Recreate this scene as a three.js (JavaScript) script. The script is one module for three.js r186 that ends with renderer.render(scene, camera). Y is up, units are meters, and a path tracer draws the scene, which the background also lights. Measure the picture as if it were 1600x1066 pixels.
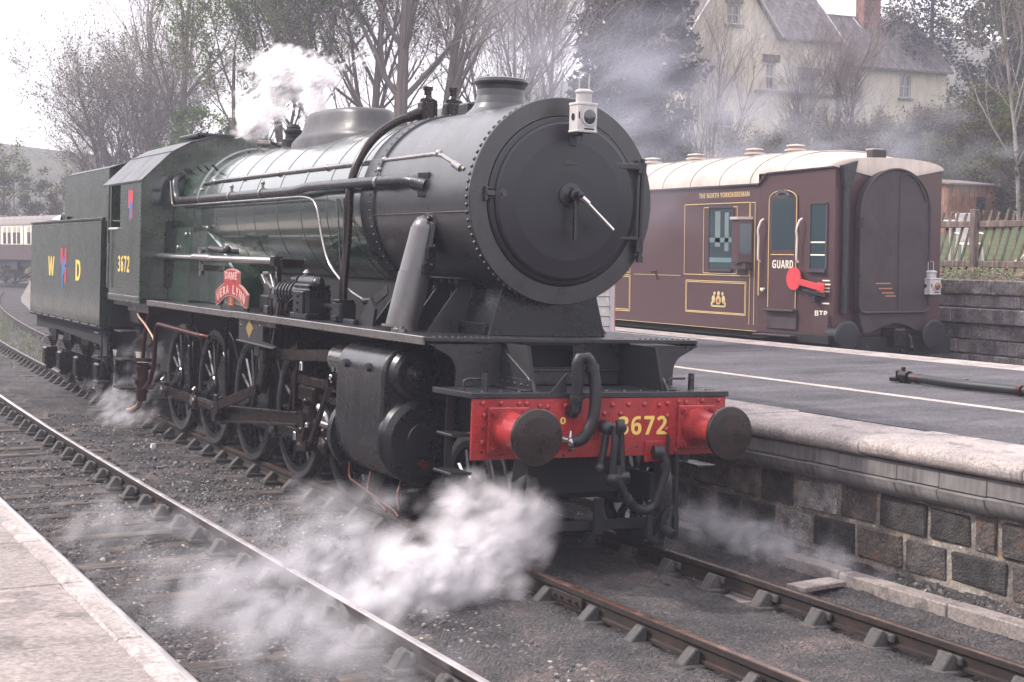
import * as THREE from 'three';
import { mergeGeometries } from 'three/addons/utils/BufferGeometryUtils.js';
import { TextGeometry } from 'three/addons/geometries/TextGeometry.js';
import { FontLoader } from 'three/addons/loaders/FontLoader.js';

// ---------- camera, sky, sun, exposure ----------
const scene = new THREE.Scene();
const camera = new THREE.PerspectiveCamera(24.89, 1024 / 682, 0.1, 3000);
camera.position.set(-6.2046, 2.4885, 10.679);
camera.up.set(0.02112, 0.9982, -0.05609);
camera.lookAt(-6.2046 + 0.45091, 2.4885 - 0.05958, 10.679 - 0.89058);
const renderer = new THREE.WebGLRenderer({ antialias: true });
renderer.setSize(1024, 682);
renderer.toneMapping = THREE.LinearToneMapping;
renderer.toneMappingExposure = 1.52;
renderer.shadowMap.enabled = true;
const SUN = new THREE.Vector3(-0.60, 0.66, -0.42).normalize();
const sun = new THREE.DirectionalLight(new THREE.Color().setRGB(1, 0.93, 0.85), 3.2);
sun.position.copy(SUN).multiplyScalar(60); sun.target.position.set(0, 0, 0);
sun.castShadow = true; sun.shadow.radius = 5; sun.shadow.mapSize.set(2048, 2048);
Object.assign(sun.shadow.camera, { left: -60, right: 60, top: 60, bottom: -60, near: 1, far: 200 });
scene.add(sun, sun.target);
scene.fog = new THREE.FogExp2(new THREE.Color().setRGB(0.86, 0.86, 1.0), 0.0018);

// ---------- random numbers and tileable noise ----------
function mulberry(a) { return () => { a |= 0; a = a + 0x6D2B79F5 | 0; let t = Math.imul(a ^ a >>> 15, 1 | a); t = t + Math.imul(t ^ t >>> 7, 61 | t) ^ t; return ((t ^ t >>> 14) >>> 0) / 4294967296; }; }
let rnd = mulberry(7);
const rr = (a, b) => a + (b - a) * rnd();
const h2 = (x, y, s) => { let n = Math.imul(x, 374761393) ^ Math.imul(y, 668265263) ^ Math.imul(s, 1274126177); n = Math.imul(n ^ n >>> 13, 1274126177); return ((n ^ n >>> 16) >>> 0) / 4294967296; };
const sm = (t) => t * t * (3 - 2 * t);
function pn(x, y, px, py, s) { // periodic value noise
  const x0 = Math.floor(x), y0 = Math.floor(y), fx = sm(x - x0), fy = sm(y - y0), m = (a, p) => ((a % p) + p) % p;
  const a = h2(m(x0, px), m(y0, py), s), b = h2(m(x0 + 1, px), m(y0, py), s), c = h2(m(x0, px), m(y0 + 1, py), s), d = h2(m(x0 + 1, px), m(y0 + 1, py), s);
  return (a + (b - a) * fx) + ((c + (d - c) * fx) - (a + (b - a) * fx)) * fy;
}
function fb(u, v, fx, fy, oct, s) { let t = 0, a = 0.5, n = 0; for (let i = 0; i < oct; i++) { t += a * pn(u * fx, v * fy, fx, fy, s + i); n += a; a *= 0.55; fx *= 2; fy *= 2; } return t / n; }
function vn3(x, y, z, s) {
  const x0 = Math.floor(x), y0 = Math.floor(y), z0 = Math.floor(z), fx = sm(x - x0), fy = sm(y - y0), fz = sm(z - z0), L = (a, b, t) => a + (b - a) * t;
  const g = (i, j, k) => h2(x0 + i + 57 * (z0 + k), y0 + j, s);
  return L(L(L(g(0, 0, 0), g(1, 0, 0), fx), L(g(0, 1, 0), g(1, 1, 0), fx), fy), L(L(g(0, 0, 1), g(1, 0, 1), fx), L(g(0, 1, 1), g(1, 1, 1), fx), fy), fz);
}
const fb3 = (x, y, z, s) => 0.55 * vn3(x, y, z, s) + 0.3 * vn3(x * 2.1, y * 2.1, z * 2.1, s + 1) + 0.15 * vn3(x * 4.3, y * 4.3, z * 4.3, s + 2);

// sky: thin bright overcast
{
  const W = 1024, H = 512, d = new Float32Array(W * H * 4);
  for (let j = 0; j < H; j++) for (let i = 0; i < W; i++) {
    const el = ((j + 0.5) / H - 0.5) * Math.PI, az = ((i + 0.5) / W - 0.5) * 2 * Math.PI;
    const x = Math.cos(el) * Math.cos(az), y = Math.sin(el), z = Math.cos(el) * Math.sin(az);
    const c = Math.max(0, x * SUN.x + y * SUN.y + z * SUN.z), cl = fb(i / W, j / H, 10, 8, 4, 31) - 0.5;
    let L = y >= 0 ? 1.22 + 0.3 * y + 0.55 * c ** 5 + 0.22 * cl : 0.32;
    const k = (j * W + i) * 4; d[k] = L * 1.0; d[k + 1] = L * 0.965; d[k + 2] = L * (1.0 + 0.06 * y); d[k + 3] = 1;
  }
  const sky = new THREE.DataTexture(d, W, H, THREE.RGBAFormat, THREE.FloatType);
  sky.mapping = THREE.EquirectangularReflectionMapping; sky.magFilter = sky.minFilter = THREE.LinearFilter; sky.needsUpdate = true;
  scene.background = sky; scene.environment = sky;
}

// ---------- textures ----------
function tex(n, fn, srgb = true, m = n) {
  const d = new Uint8Array(n * m * 4);
  for (let j = 0; j < m; j++) for (let i = 0; i < n; i++) { const c = fn(i / n, j / m), k = (j * n + i) * 4; for (let q = 0; q < 3; q++) d[k + q] = Math.max(0, Math.min(255, 255 * (c.length ? c[q] : c))); d[k + 3] = 255; }
  const t = new THREE.DataTexture(d, n, m, THREE.RGBAFormat); t.wrapS = t.wrapT = THREE.RepeatWrapping; t.magFilter = THREE.LinearFilter; t.minFilter = THREE.LinearMipmapLinearFilter;
  if (srgb) t.colorSpace = THREE.SRGBColorSpace; t.needsUpdate = true; return t;
}
const rep = (t, u, v = u) => { const c = t.clone(); c.repeat.set(u, v); c.needsUpdate = true; return c; };
const cl01 = (x) => Math.max(0, Math.min(1, x)), ss = (a, b, x) => sm(cl01((x - a) / (b - a)));
const T = {};
T.grime = tex(512, (u, v) => { const a = fb(u, v, 4, 4, 6, 1), b = fb(u, v, 40, 5, 3, 9), s = ss(0.62, 0.8, fb(u, v, 9, 9, 4, 5)); const g = 0.74 + 0.3 * a - 0.1 * b; return [g + 0.10 * s, g + 0.05 * s, g]; });
T.rough = tex(512, (u, v) => 0.55 + 0.55 * (fb(u, v, 5, 5, 6, 21) - 0.3) + 0.2 * (fb(u, v, 60, 60, 2, 3) - 0.5), false);
T.streak = tex(512, (u, v) => { const a = fb(u, v, 24, 2, 4, 41), b = fb(u, v, 4, 4, 5, 43), s = ss(0.5, 0.78, fb(u, v, 14, 2, 4, 47)); const g = 0.55 + 0.35 * a + 0.15 * b; return [g + 0.2 * s, g + 0.17 * s, g + 0.13 * s]; });
T.streakG = tex(512, (u, v) => { const a = fb(u, v, 40, 2, 4, 48), b = fb(u, v, 6, 6, 5, 49); return 0.62 + 0.26 * a + 0.3 * (b - 0.5); });
T.dent = tex(256, (u, v) => 0.7 * fb(u, v, 4, 2, 3, 61) + 0.3 * fb(u, v, 12, 5, 2, 67), false);
T.fine = tex(256, (u, v) => fb(u, v, 30, 30, 3, 71), false);
T.cinder = tex(1024, (u, v) => { const a = fb(u, v, 6, 6, 5, 81), f = fb(u, v, 160, 160, 3, 83), st = ss(0.72, 0.8, fb(u, v, 120, 120, 1, 89)), g = 0.16 + 0.4 * f + 0.42 * (a - 0.2); return [g + 0.16 * st + 0.06 * ss(0.5, 0.7, a), g + 0.12 * st + 0.02 * ss(0.5, 0.7, a), g + 0.1 * st]; });
T.cinderB = tex(1024, (u, v) => 0.6 * fb(u, v, 150, 150, 3, 83) + 0.4 * fb(u, v, 24, 24, 3, 91), false);
T.concrete = tex(1024, (u, v) => { const a = fb(u, v, 5, 5, 6, 101), f = fb(u, v, 120, 120, 2, 103), k = ss(0.6, 0.75, fb(u, v, 12, 12, 4, 107)); const dk = ss(0.7, 0.8, fb(u, v, 70, 70, 2, 109)); const g = 0.72 + 0.3 * (a - 0.5) + 0.24 * (f - 0.5) - 0.12 * k - 0.08 * dk; return [g, g * 0.965, g * 0.95]; });
T.tarmac = tex(1024, (u, v) => { const pt = ss(0.52, 0.56, fb(u, v, 3, 5, 3, 118)), sp = ss(0.78, 0.84, fb(u, v, 170, 170, 1, 119)); const a = fb(u, v, 4, 4, 5, 111), f = fb(u, v, 200, 200, 2, 113), w = fb(u, v, 2, 30, 3, 117); const g = 0.5 + 0.34 * (a - 0.5) + 0.3 * (f - 0.5) + 0.13 * (w - 0.5) - 0.05 * pt + 0.12 * sp; return [g, g * 0.98, g]; });
T.stone = tex(512, (u, v) => { const a = fb(u, v, 5, 5, 6, 121), f = fb(u, v, 60, 60, 3, 123), s = ss(0.58, 0.75, fb(u, v, 7, 7, 5, 127)), w = ss(0.75, 0.85, fb(u, v, 16, 16, 4, 129)); const g = 0.5 + 0.5 * (a - 0.5) + 0.3 * (f - 0.5); return [g + 0.1 * s + 0.3 * w, g + 0.05 * s + 0.28 * w, g + 0.25 * w]; });
T.stoneB = tex(512, (u, v) => 0.6 * fb(u, v, 8, 8, 4, 131) + 0.4 * fb(u, v, 50, 50, 3, 133), false);
T.wood = tex(512, (u, v) => { const a = fb(u, v, 3, 40, 5, 141), k = fb(u, v, 6, 6, 3, 143); const g = 0.45 + 0.5 * (a - 0.4) + 0.25 * (k - 0.5); return [g, g * 0.94, g * 0.88]; });
T.woodV = tex(512, (u, v) => { const a = fb(u, v, 40, 3, 5, 141), k = fb(u, v, 6, 6, 3, 143); const g = 0.5 + 0.5 * (a - 0.4) + 0.25 * (k - 0.5); return [g, g * 0.94, g * 0.9]; });
T.rust = tex(512, (u, v) => { const a = fb(u, v, 8, 8, 6, 151), b = fb(u, v, 50, 50, 2, 153); const g = 0.4 + 0.5 * (a - 0.4) + 0.2 * (b - 0.5); return [g * 1.08, g * 0.86, g * 0.76]; });
T.plaster = tex(512, (u, v) => { const a = fb(u, v, 4, 4, 5, 161), s = fb(u, v, 20, 3, 4, 163); const g = 0.84 + 0.16 * (a - 0.5) + 0.14 * (s - 0.5); return [g, g * 0.985, g * 0.95]; });
T.grass = tex(512, (u, v) => { const a = fb(u, v, 6, 6, 5, 171), f = fb(u, v, 90, 90, 2, 173); const g = 0.4 + 0.4 * (a - 0.5) + 0.4 * (f - 0.5); return [g * 0.95 + 0.1 * (a - 0.4), g, g * 0.55]; });

// ---------- materials (colours are linear base colours) ----------
const C3 = (r, g, b) => new THREE.Color().setRGB(r, g, b);
const mat = (c, roughness, o = {}) => new THREE.MeshPhysicalMaterial({ color: C3(...c), roughness, metalness: 0, ...o });
const M = {
  black: mat([0.010, 0.011, 0.015], 0.45, { map: T.grime, roughnessMap: T.rough, bumpMap: T.dent, bumpScale: 0.002 }),
  smoke: mat([0.026, 0.026, 0.032], 0.5, { clearcoat: 0.6, clearcoatRoughness: 0.35, map: rep(T.streakG, 0.5), roughnessMap: T.rough, bumpMap: T.dent, bumpScale: 0.003 }),
  door: mat([0.0085, 0.009, 0.0135], 0.4, { bumpMap: T.dent, bumpScale: 0.002 }),
  boiler: mat([0.008, 0.040, 0.018], 0.36, { map: T.grime, roughnessMap: T.rough, ior: 2.2, clearcoat: 1, clearcoatRoughness: 0.1, bumpMap: rep(T.dent, 0.5), bumpScale: 0.004 }),
  green: mat([0.028, 0.047, 0.028], 0.4, { map: rep(T.streak, 0.45), roughnessMap: T.rough, clearcoat: 0.8, clearcoatRoughness: 0.16, bumpMap: rep(T.dent, 0.4), bumpScale: 0.006 }),
  plate: mat([0.030, 0.030, 0.035], 0.5, { map: T.grime, roughnessMap: T.rough, bumpMap: T.fine, bumpScale: 0.002 }),
  steel: mat([0.42, 0.40, 0.39], 0.38, { metalness: 0.85, roughnessMap: T.rough, map: T.grime }),
  bright: mat([0.62, 0.6, 0.58], 0.25, { metalness: 0.95, roughnessMap: T.rough }),
  rod: mat([0.062, 0.054, 0.052], 0.4, { metalness: 0.35, map: T.rust, roughnessMap: T.rough }),
  wheel: mat([0.015, 0.016, 0.019], 0.38, { map: T.grime, roughnessMap: T.rough }),
  under: mat([0.009, 0.009, 0.011], 0.7, { map: T.grime }),
  red: mat([0.42, 0.04, 0.042], 0.45, { map: T.grime, roughnessMap: T.rough, bumpMap: T.dent, bumpScale: 0.001 }),
  buffer: mat([0.085, 0.084, 0.098], 0.5, { map: T.rust, roughnessMap: T.rough }),
  rubber: mat([0.018, 0.019, 0.024], 0.5, { map: T.grime }),
  yellow: mat([0.74, 0.54, 0.13], 0.55),
  white: mat([0.74, 0.71, 0.70], 0.5, { map: T.grime }),
  cream: mat([0.78, 0.72, 0.60], 0.5),
  copper: mat([0.36, 0.135, 0.085], 0.38, { metalness: 0.6, map: T.rust }),
  brass: mat([0.6, 0.42, 0.16], 0.35, { metalness: 0.8 }),
  lens: mat([0.02, 0.025, 0.03], 0.05, { clearcoat: 1 }),
  rail: mat([0.70, 0.64, 0.63], 0.36, { metalness: 0.35, map: T.grime, roughnessMap: T.rough }),
  railWorn: mat([0.38, 0.32, 0.29], 0.42, { metalness: 0.3, map: T.rust, roughnessMap: T.rough }),
  railSide: mat([0.085, 0.066, 0.056], 0.8, { map: T.rust, bumpMap: T.fine, bumpScale: 0.003 }),
  sleeper: mat([0.31, 0.285, 0.28], 0.9, { map: T.wood, bumpMap: T.wood, bumpScale: 0.012 }),
  sleeper2: mat([0.37, 0.325, 0.305], 0.9, { map: rep(T.wood, 1.3), bumpMap: rep(T.wood, 1.3), bumpScale: 0.012 }),
  cinder: mat([0.215, 0.20, 0.205], 0.95, { map: rep(T.cinder, 0.42), bumpMap: rep(T.cinderB, 0.42), bumpScale: 0.05 }),
  concrete: mat([0.47, 0.435, 0.415], 0.9, { map: rep(T.concrete, 0.55), bumpMap: rep(T.concrete, 1), bumpScale: 0.004 }),
  chair: mat([0.18, 0.165, 0.16], 0.85, { map: T.stone, bumpMap: T.fine, bumpScale: 0.003 }),
  strut: mat([0.13, 0.125, 0.128], 0.34, { metalness: 0.4, clearcoat: 0.8, clearcoatRoughness: 0.2, map: T.grime }),
  hill: mat([0.24, 0.22, 0.19], 0.95, { map: rep(T.grass, 0.05) }),
  concreteB: mat([0.44, 0.405, 0.39], 0.9, { map: rep(T.concrete, 0.41), bumpMap: rep(T.concrete, 1.2), bumpScale: 0.004 }),
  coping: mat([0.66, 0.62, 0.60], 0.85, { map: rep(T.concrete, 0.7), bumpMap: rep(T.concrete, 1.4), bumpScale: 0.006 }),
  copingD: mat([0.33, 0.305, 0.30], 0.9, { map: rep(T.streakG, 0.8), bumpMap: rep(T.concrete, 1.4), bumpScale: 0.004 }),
  tarmac: mat([0.30, 0.285, 0.305], 0.9, { map: rep(T.tarmac, 0.28), bumpMap: rep(T.tarmac, 1), bumpScale: 0.004 }),
  paint: mat([0.74, 0.70, 0.66], 0.8, { map: rep(T.concrete, 0.9) }),
  mortar: mat([0.85, 0.75, 0.66], 0.95, { map: T.stone, bumpMap: T.stoneB, bumpScale: 0.01 }),
  maroon: mat([0.072, 0.036, 0.039], 0.4, { clearcoat: 0.3, clearcoatRoughness: 0.2 }),
  maroonD: mat([0.062, 0.044, 0.052], 0.6, { map: T.grime }),
  roof: mat([0.70, 0.61, 0.575], 0.75, { map: rep(T.plaster, 0.5), bumpMap: T.dent, bumpScale: 0.006 }),
  glass: mat([0.025, 0.03, 0.035], 0.06, { clearcoat: 1, clearcoatRoughness: 0.03 }),
  gold: mat([0.58, 0.42, 0.20], 0.5),
  plaster: mat([0.88, 0.81, 0.70], 0.9, { map: rep(T.plaster, 0.25) }),
  slateA: mat([0.44, 0.39, 0.40], 0.85, { map: T.stone }), slateB: mat([0.54, 0.46, 0.46], 0.85, { map: T.stone }), slateC: mat([0.37, 0.34, 0.37], 0.85, { map: T.stone }),
  lintel: mat([0.55, 0.5, 0.47], 0.9, { map: T.stone }),
  brick: mat([0.62, 0.30, 0.21], 0.9, { map: T.stone }),
  pale: mat([0.55, 0.46, 0.44], 0.85, { map: T.woodV }),
  shed: mat([0.75, 0.38, 0.22], 0.85, { map: T.woodV }),
  bark: mat([0.46, 0.40, 0.375], 0.95, { map: rep(T.woodV, 1), bumpMap: T.woodV, bumpScale: 0.03 }),
  twig: mat([0.27, 0.215, 0.195], 0.95),
  birch: mat([0.85, 0.78, 0.74], 0.9, { map: T.stone }),
  grass: mat([0.24, 0.38, 0.15], 0.95, { map: rep(T.grass, 0.6) }),
};
for (const k of ['sA', 'sB', 'sC', 'sD', 'sE']) { const i = 'ABCDE'.indexOf(k[1]); M[k] = mat([[0.35, 0.28, 0.25], [0.22, 0.185, 0.18], [0.46, 0.34, 0.28], [0.15, 0.135, 0.135], [0.56, 0.45, 0.38]][i], 0.88, { map: rep(T.stone, 0.9 + 0.23 * i), bumpMap: rep(T.stoneB, 0.9 + 0.23 * i), bumpScale: 0.03 }); }
const leaf = (r, g, b) => new THREE.MeshPhysicalMaterial({ color: C3(r, g, b), roughness: 0.9, transmission: 0.5, thickness: 0 });

// ---------- geometry helpers ----------
const V = (x, y, z) => new THREE.Vector3(x, y, z);
const clean = (g) => { if (g.index) g = g.toNonIndexed(); for (const k of Object.keys(g.attributes)) if (!['position', 'normal', 'uv'].includes(k)) g.deleteAttribute(k); if (!g.attributes.normal) g.computeVertexNormals(); if (!g.attributes.uv) g.setAttribute('uv', new THREE.BufferAttribute(new Float32Array(g.attributes.position.count * 2), 2)); g.morphAttributes = {}; return g; };
function boxUV(g) {
  const p = g.attributes.position, n = g.attributes.normal, uv = g.attributes.uv;
  for (let t = 0; t < p.count; t += 3) {
    let ax = 0, ay = 0, az = 0; for (let k = 0; k < 3; k++) { ax += n.getX(t + k); ay += n.getY(t + k); az += n.getZ(t + k); }
    ax = Math.abs(ax); ay = Math.abs(ay); az = Math.abs(az);
    for (let k = t; k < t + 3; k++) { const x = p.getX(k), y = p.getY(k), z = p.getZ(k); if (ax >= ay && ax >= az) uv.setXY(k, z, y); else if (ay >= az) uv.setXY(k, x, z); else uv.setXY(k, x, y); }
  }
  return g;
}
const merge = (gs) => boxUV(mergeGeometries(gs.flat(9).map(clean), false));
const used = {};
function named(o, name, parent) { const top = parent === scene, key = top ? name : null; if (top) { used[key] = (used[key] || 0) + 1; if (used[key] > 1) name += '_' + String(used[key] - 1).padStart(3, '0'); } o.name = name; parent.add(o); return o; }
function part(name, gs, m, parent, kind) {
  const o = new THREE.Mesh(gs.isBufferGeometry ? boxUV(clean(gs)) : merge(gs), m); o.castShadow = o.receiveShadow = true; if (kind) o.userData.kind = kind; return named(o, name, parent);
}
const each = (name, list, m, parent) => list.forEach((g) => part(name, g, m, parent));
function tag(o, label, category, group, kind) { o.userData.label = label; if (category) o.userData.category = category; if (group) o.userData.group = group; if (kind) o.userData.kind = kind; return o; }
function thing(name, label, category, pos = [0, 0, 0], group, kind) { const g = new THREE.Group(); g.position.set(...pos); tag(g, label, category, group, kind); return named(g, name, scene); }
function xf(g, x = 0, y = 0, z = 0, rx = 0, ry = 0, rz = 0) { if (rx || ry || rz) g.applyMatrix4(new THREE.Matrix4().makeRotationFromEuler(new THREE.Euler(rx, ry, rz))); g.translate(x, y, z); return g; }
// box with chamfered edges: 44 triangles
function bx(x, y, z, w, h, d, c = 0.006, rx = 0, ry = 0, rz = 0) {
  c = Math.min(c, w / 2.2, h / 2.2, d / 2.2); const s = [w / 2, h / 2, d / 2], P = [], pt = (sg, ax) => sg.map((v, i) => v * (i === ax ? s[i] : s[i] - c));
  const tri = (a, b, q) => { const ab = [b[0] - a[0], b[1] - a[1], b[2] - a[2]], ac = [q[0] - a[0], q[1] - a[1], q[2] - a[2]]; const n = [ab[1] * ac[2] - ab[2] * ac[1], ab[2] * ac[0] - ab[0] * ac[2], ab[0] * ac[1] - ab[1] * ac[0]]; const dt = n[0] * (a[0] + b[0] + q[0]) + n[1] * (a[1] + b[1] + q[1]) + n[2] * (a[2] + b[2] + q[2]); dt > 0 ? P.push(...a, ...b, ...q) : P.push(...a, ...q, ...b); };
  const quad = (a, b, q, e) => { tri(a, b, q); tri(a, q, e); };
  for (let ax = 0; ax < 3; ax++) for (const s0 of [-1, 1]) { const o = [0, 1, 2].filter((i) => i !== ax), k = (u, v) => { const g = [0, 0, 0]; g[ax] = s0; g[o[0]] = u; g[o[1]] = v; return pt(g, ax); }; quad(k(-1, -1), k(1, -1), k(1, 1), k(-1, 1)); }
  for (let ax = 0; ax < 3; ax++) { const o = [0, 1, 2].filter((i) => i !== ax); for (const u of [-1, 1]) for (const v of [-1, 1]) { const k = (t, q) => { const g = [0, 0, 0]; g[ax] = t; g[o[0]] = u; g[o[1]] = v; return pt(g, q); }; quad(k(-1, o[0]), k(1, o[0]), k(1, o[1]), k(-1, o[1])); } }
  for (const u of [-1, 1]) for (const v of [-1, 1]) for (const t of [-1, 1]) tri(pt([u, v, t], 0), pt([u, v, t], 1), pt([u, v, t], 2));
  const g = new THREE.BufferGeometry(); g.setAttribute('position', new THREE.Float32BufferAttribute(P, 3)); g.computeVertexNormals(); return xf(clean(g), x, y, z, rx, ry, rz);
}
function cy(a, b, r0, r1 = r0, seg = 20, open = false) {
  const A = V(...a), B = V(...b), d = B.clone().sub(A), g = new THREE.CylinderGeometry(r1, r0, d.length(), seg, 1, open);
  g.applyQuaternion(new THREE.Quaternion().setFromUnitVectors(V(0, 1, 0), d.clone().normalize())); const m = A.add(B).multiplyScalar(0.5); return clean(g.translate(m.x, m.y, m.z));
}
function bar(a, b, w, h, c = 0.006, up = [0, 1, 0]) { // rectangular bar between two points; w across, h along 'up'
  const A = V(...a), B = V(...b), d = B.clone().sub(A), L = d.length(), z = d.normalize(), x = V(...up).cross(z).normalize(), y = z.clone().cross(x), m = A.add(B).multiplyScalar(0.5);
  return bx(0, 0, 0, w, h, L, c).applyMatrix4(new THREE.Matrix4().makeBasis(x, y, z).setPosition(m));
}
function pipe(pts, r, fil = 0.12, seg = 10, step = 0.06) { // pipe through points with rounded corners
  const p = pts.map((a) => V(...a)), path = new THREE.CurvePath(); let prev = p[0];
  for (let i = 1; i < p.length - 1; i++) { const f = Math.min(fil, p[i].distanceTo(p[i - 1]) * 0.48, p[i].distanceTo(p[i + 1]) * 0.48), a = p[i].clone().lerp(p[i - 1], f / p[i].distanceTo(p[i - 1])), b = p[i].clone().lerp(p[i + 1], f / p[i].distanceTo(p[i + 1])); if (prev.distanceTo(a) > 1e-4) path.add(new THREE.LineCurve3(prev, a)); path.add(new THREE.QuadraticBezierCurve3(a, p[i], b)); prev = b; }
  path.add(new THREE.LineCurve3(prev, p[p.length - 1])); const L = path.getLength(), g = [clean(new THREE.TubeGeometry(path, Math.min(260, Math.max(6, Math.ceil(L / step))), r, seg, false))];
  for (const [q, w] of [[0, 1], [p.length - 1, p.length - 2]]) { const d = p[q].clone().sub(p[w]).normalize(), c = new THREE.CircleGeometry(r, seg); c.applyQuaternion(new THREE.Quaternion().setFromUnitVectors(V(0, 0, 1), d)); g.push(clean(c.translate(p[q].x, p[q].y, p[q].z))); }
  return g;
}
const curveTube = (pts, r, seg = 10, n = 60) => clean(new THREE.TubeGeometry(new THREE.CatmullRomCurve3(pts.map((a) => V(...a))), n, r, seg, false));
// extruded outline: axis 'x' takes (z, y) points, 'z' takes (x, y), 'y' takes (x, z)
function prism(axis, pts, from, to, o = {}) {
  const s = pts instanceof THREE.Shape ? pts : new THREE.Shape(pts.map((a) => new THREE.Vector2(...a))), c = o.bevel || 0, g = new THREE.ExtrudeGeometry(s, { depth: to - from - 2 * c, bevelEnabled: c > 0, bevelSize: c, bevelThickness: c, bevelOffset: -c, bevelSegments: o.bs || 1, curveSegments: o.cs || 16 });
  g.translate(0, 0, from + c);
  if (axis === 'x') g.applyMatrix4(new THREE.Matrix4().set(0, 0, 1, 0, 0, 1, 0, 0, 1, 0, 0, 0, 0, 0, 0, 1));
  if (axis === 'y') g.applyMatrix4(new THREE.Matrix4().set(1, 0, 0, 0, 0, 0, 1, 0, 0, 1, 0, 0, 0, 0, 0, 1));
  const k = clean(g); if (axis !== 'z') { const p = k.attributes.position, n = k.attributes.normal; for (let i = 0; i < p.count; i += 3) for (const a of [p, n]) { const q = [a.getX(i), a.getY(i), a.getZ(i)]; a.setXYZ(i, a.getX(i + 2), a.getY(i + 2), a.getZ(i + 2)); a.setXYZ(i + 2, ...q); } }
  return k;
}
// lathe about an axis ('y', 'z' or 'x') through a centre; profile of [radius, along]
function lathe(axis, c, prof, seg = 48) {
  const g = new THREE.LatheGeometry(prof.map((a) => new THREE.Vector2(Math.max(a[0], 0.0001), a[1])), seg);
  if (axis === 'z') g.rotateX(Math.PI / 2); if (axis === 'x') g.rotateZ(-Math.PI / 2); return clean(g.translate(...c));
}
const creased = (prof) => prof.flatMap((p, i) => (i && i < prof.length - 1 ? [[p[0] + (prof[i - 1][0] - p[0]) * 0.001, p[1] + (prof[i - 1][1] - p[1]) * 0.001], p, [p[0] + (prof[i + 1][0] - p[0]) * 0.001, p[1] + (prof[i + 1][1] - p[1]) * 0.001]] : [p]));
const ball = (x, y, z, r, sx = 1, sy = 1, sz = 1, w = 10, h = 6) => clean(new THREE.SphereGeometry(r, w, h).scale(sx, sy, sz).translate(x, y, z));
const fontB = await new FontLoader().loadAsync('fonts/droid/droid_sans_bold.typeface.json');
const fontS = await new FontLoader().loadAsync('fonts/droid/droid_serif_bold.typeface.json');
// lettering as thin raised paint; cap height h, placed by a matrix basis: x along the text, y up, z out
function text(str, h, w, at, xAxis, zAxis, font = fontB, depth = 0.002) {
  const g = clean(new TextGeometry(str, { font, size: h, depth, curveSegments: 5, bevelEnabled: false })); g.computeBoundingBox(); const b = g.boundingBox; g.translate(-b.min.x, -b.min.y, 0); g.scale(w ? w / (b.max.x - b.min.x) : 1, h / (b.max.y - b.min.y), 1);
  const x = V(...xAxis), z = V(...zAxis), y = z.clone().cross(x); return g.applyMatrix4(new THREE.Matrix4().makeBasis(x, y, z).setPosition(...at));
}
const CANT = -0.03; // the engine's track leans into its curve
const bend = (z, R = 420) => (z < -5 ? ((-5 - z) ** 2) / (2 * R) : 0);
// ---------- ground ----------
const bank = (x, z) => { const xs = x - bend(z), e = 12.9 - 8.2 * ss(-58, -72, z), d = xs - e; if (d < 0) return -9; return 1.95 * (z > -58 ? 1 : ss(0, 5, d)) + 0.07 * Math.min(d, 20) + 3.2 * ss(17, 36, d) + 0.02 * Math.max(0, d - 36) + 1.2 * ss(-30, -65, z) * ss(0, 14, d); };
const hill = (x, z) => { const far = Math.max(0, -z - 120); return 17 * ss(0, 110, far) * (0.75 + 0.5 * vn3(x / 60, 0, z / 60, 3)) + 14 * ss(80, 170, x) * ss(-30, -80, z) + 0.24 * Math.max(0, Math.min(60, -x - 15)); };
const railY = (xs) => (xs < -1.9 ? -0.2 : xs < 1.4 ? -0.205 - 0.03 * xs : -0.235 + 0.14 * ss(1.4, 2.0, xs));
function H(x, z) { const xs = x - bend(z); const b = bank(x, z); if (b > -5) return b + hill(x, z) + 0.12 * (vn3(x / 3, 0, z / 3, 5) - 0.5); return (xs > 8 ? -0.1 : railY(xs)) + hill(x, z); }
function sheet(xs, zs, h, m) {
  const g = new THREE.BufferGeometry(), p = [], uv = [], id = [], n = xs.length;
  for (const z of zs) for (const x of xs) { p.push(x, h(x, z), z); uv.push(x, z); }
  for (let j = 0; j < zs.length - 1; j++) for (let i = 0; i < n - 1; i++) { const a = j * n + i; id.push(a, a + n, a + 1, a + 1, a + n, a + n + 1); }
  g.setAttribute('position', new THREE.Float32BufferAttribute(p, 3)); g.setAttribute('uv', new THREE.Float32BufferAttribute(uv, 2)); g.setIndex(id); g.computeVertexNormals(); const o = new THREE.Mesh(g, m); o.castShadow = o.receiveShadow = true; return o;
}
const span = (a, b, s) => { const n = Math.max(1, Math.round(Math.abs(b - a) / s)); return Array.from({ length: n + 1 }, (_, i) => a + (b - a) * i / n); };
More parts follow.
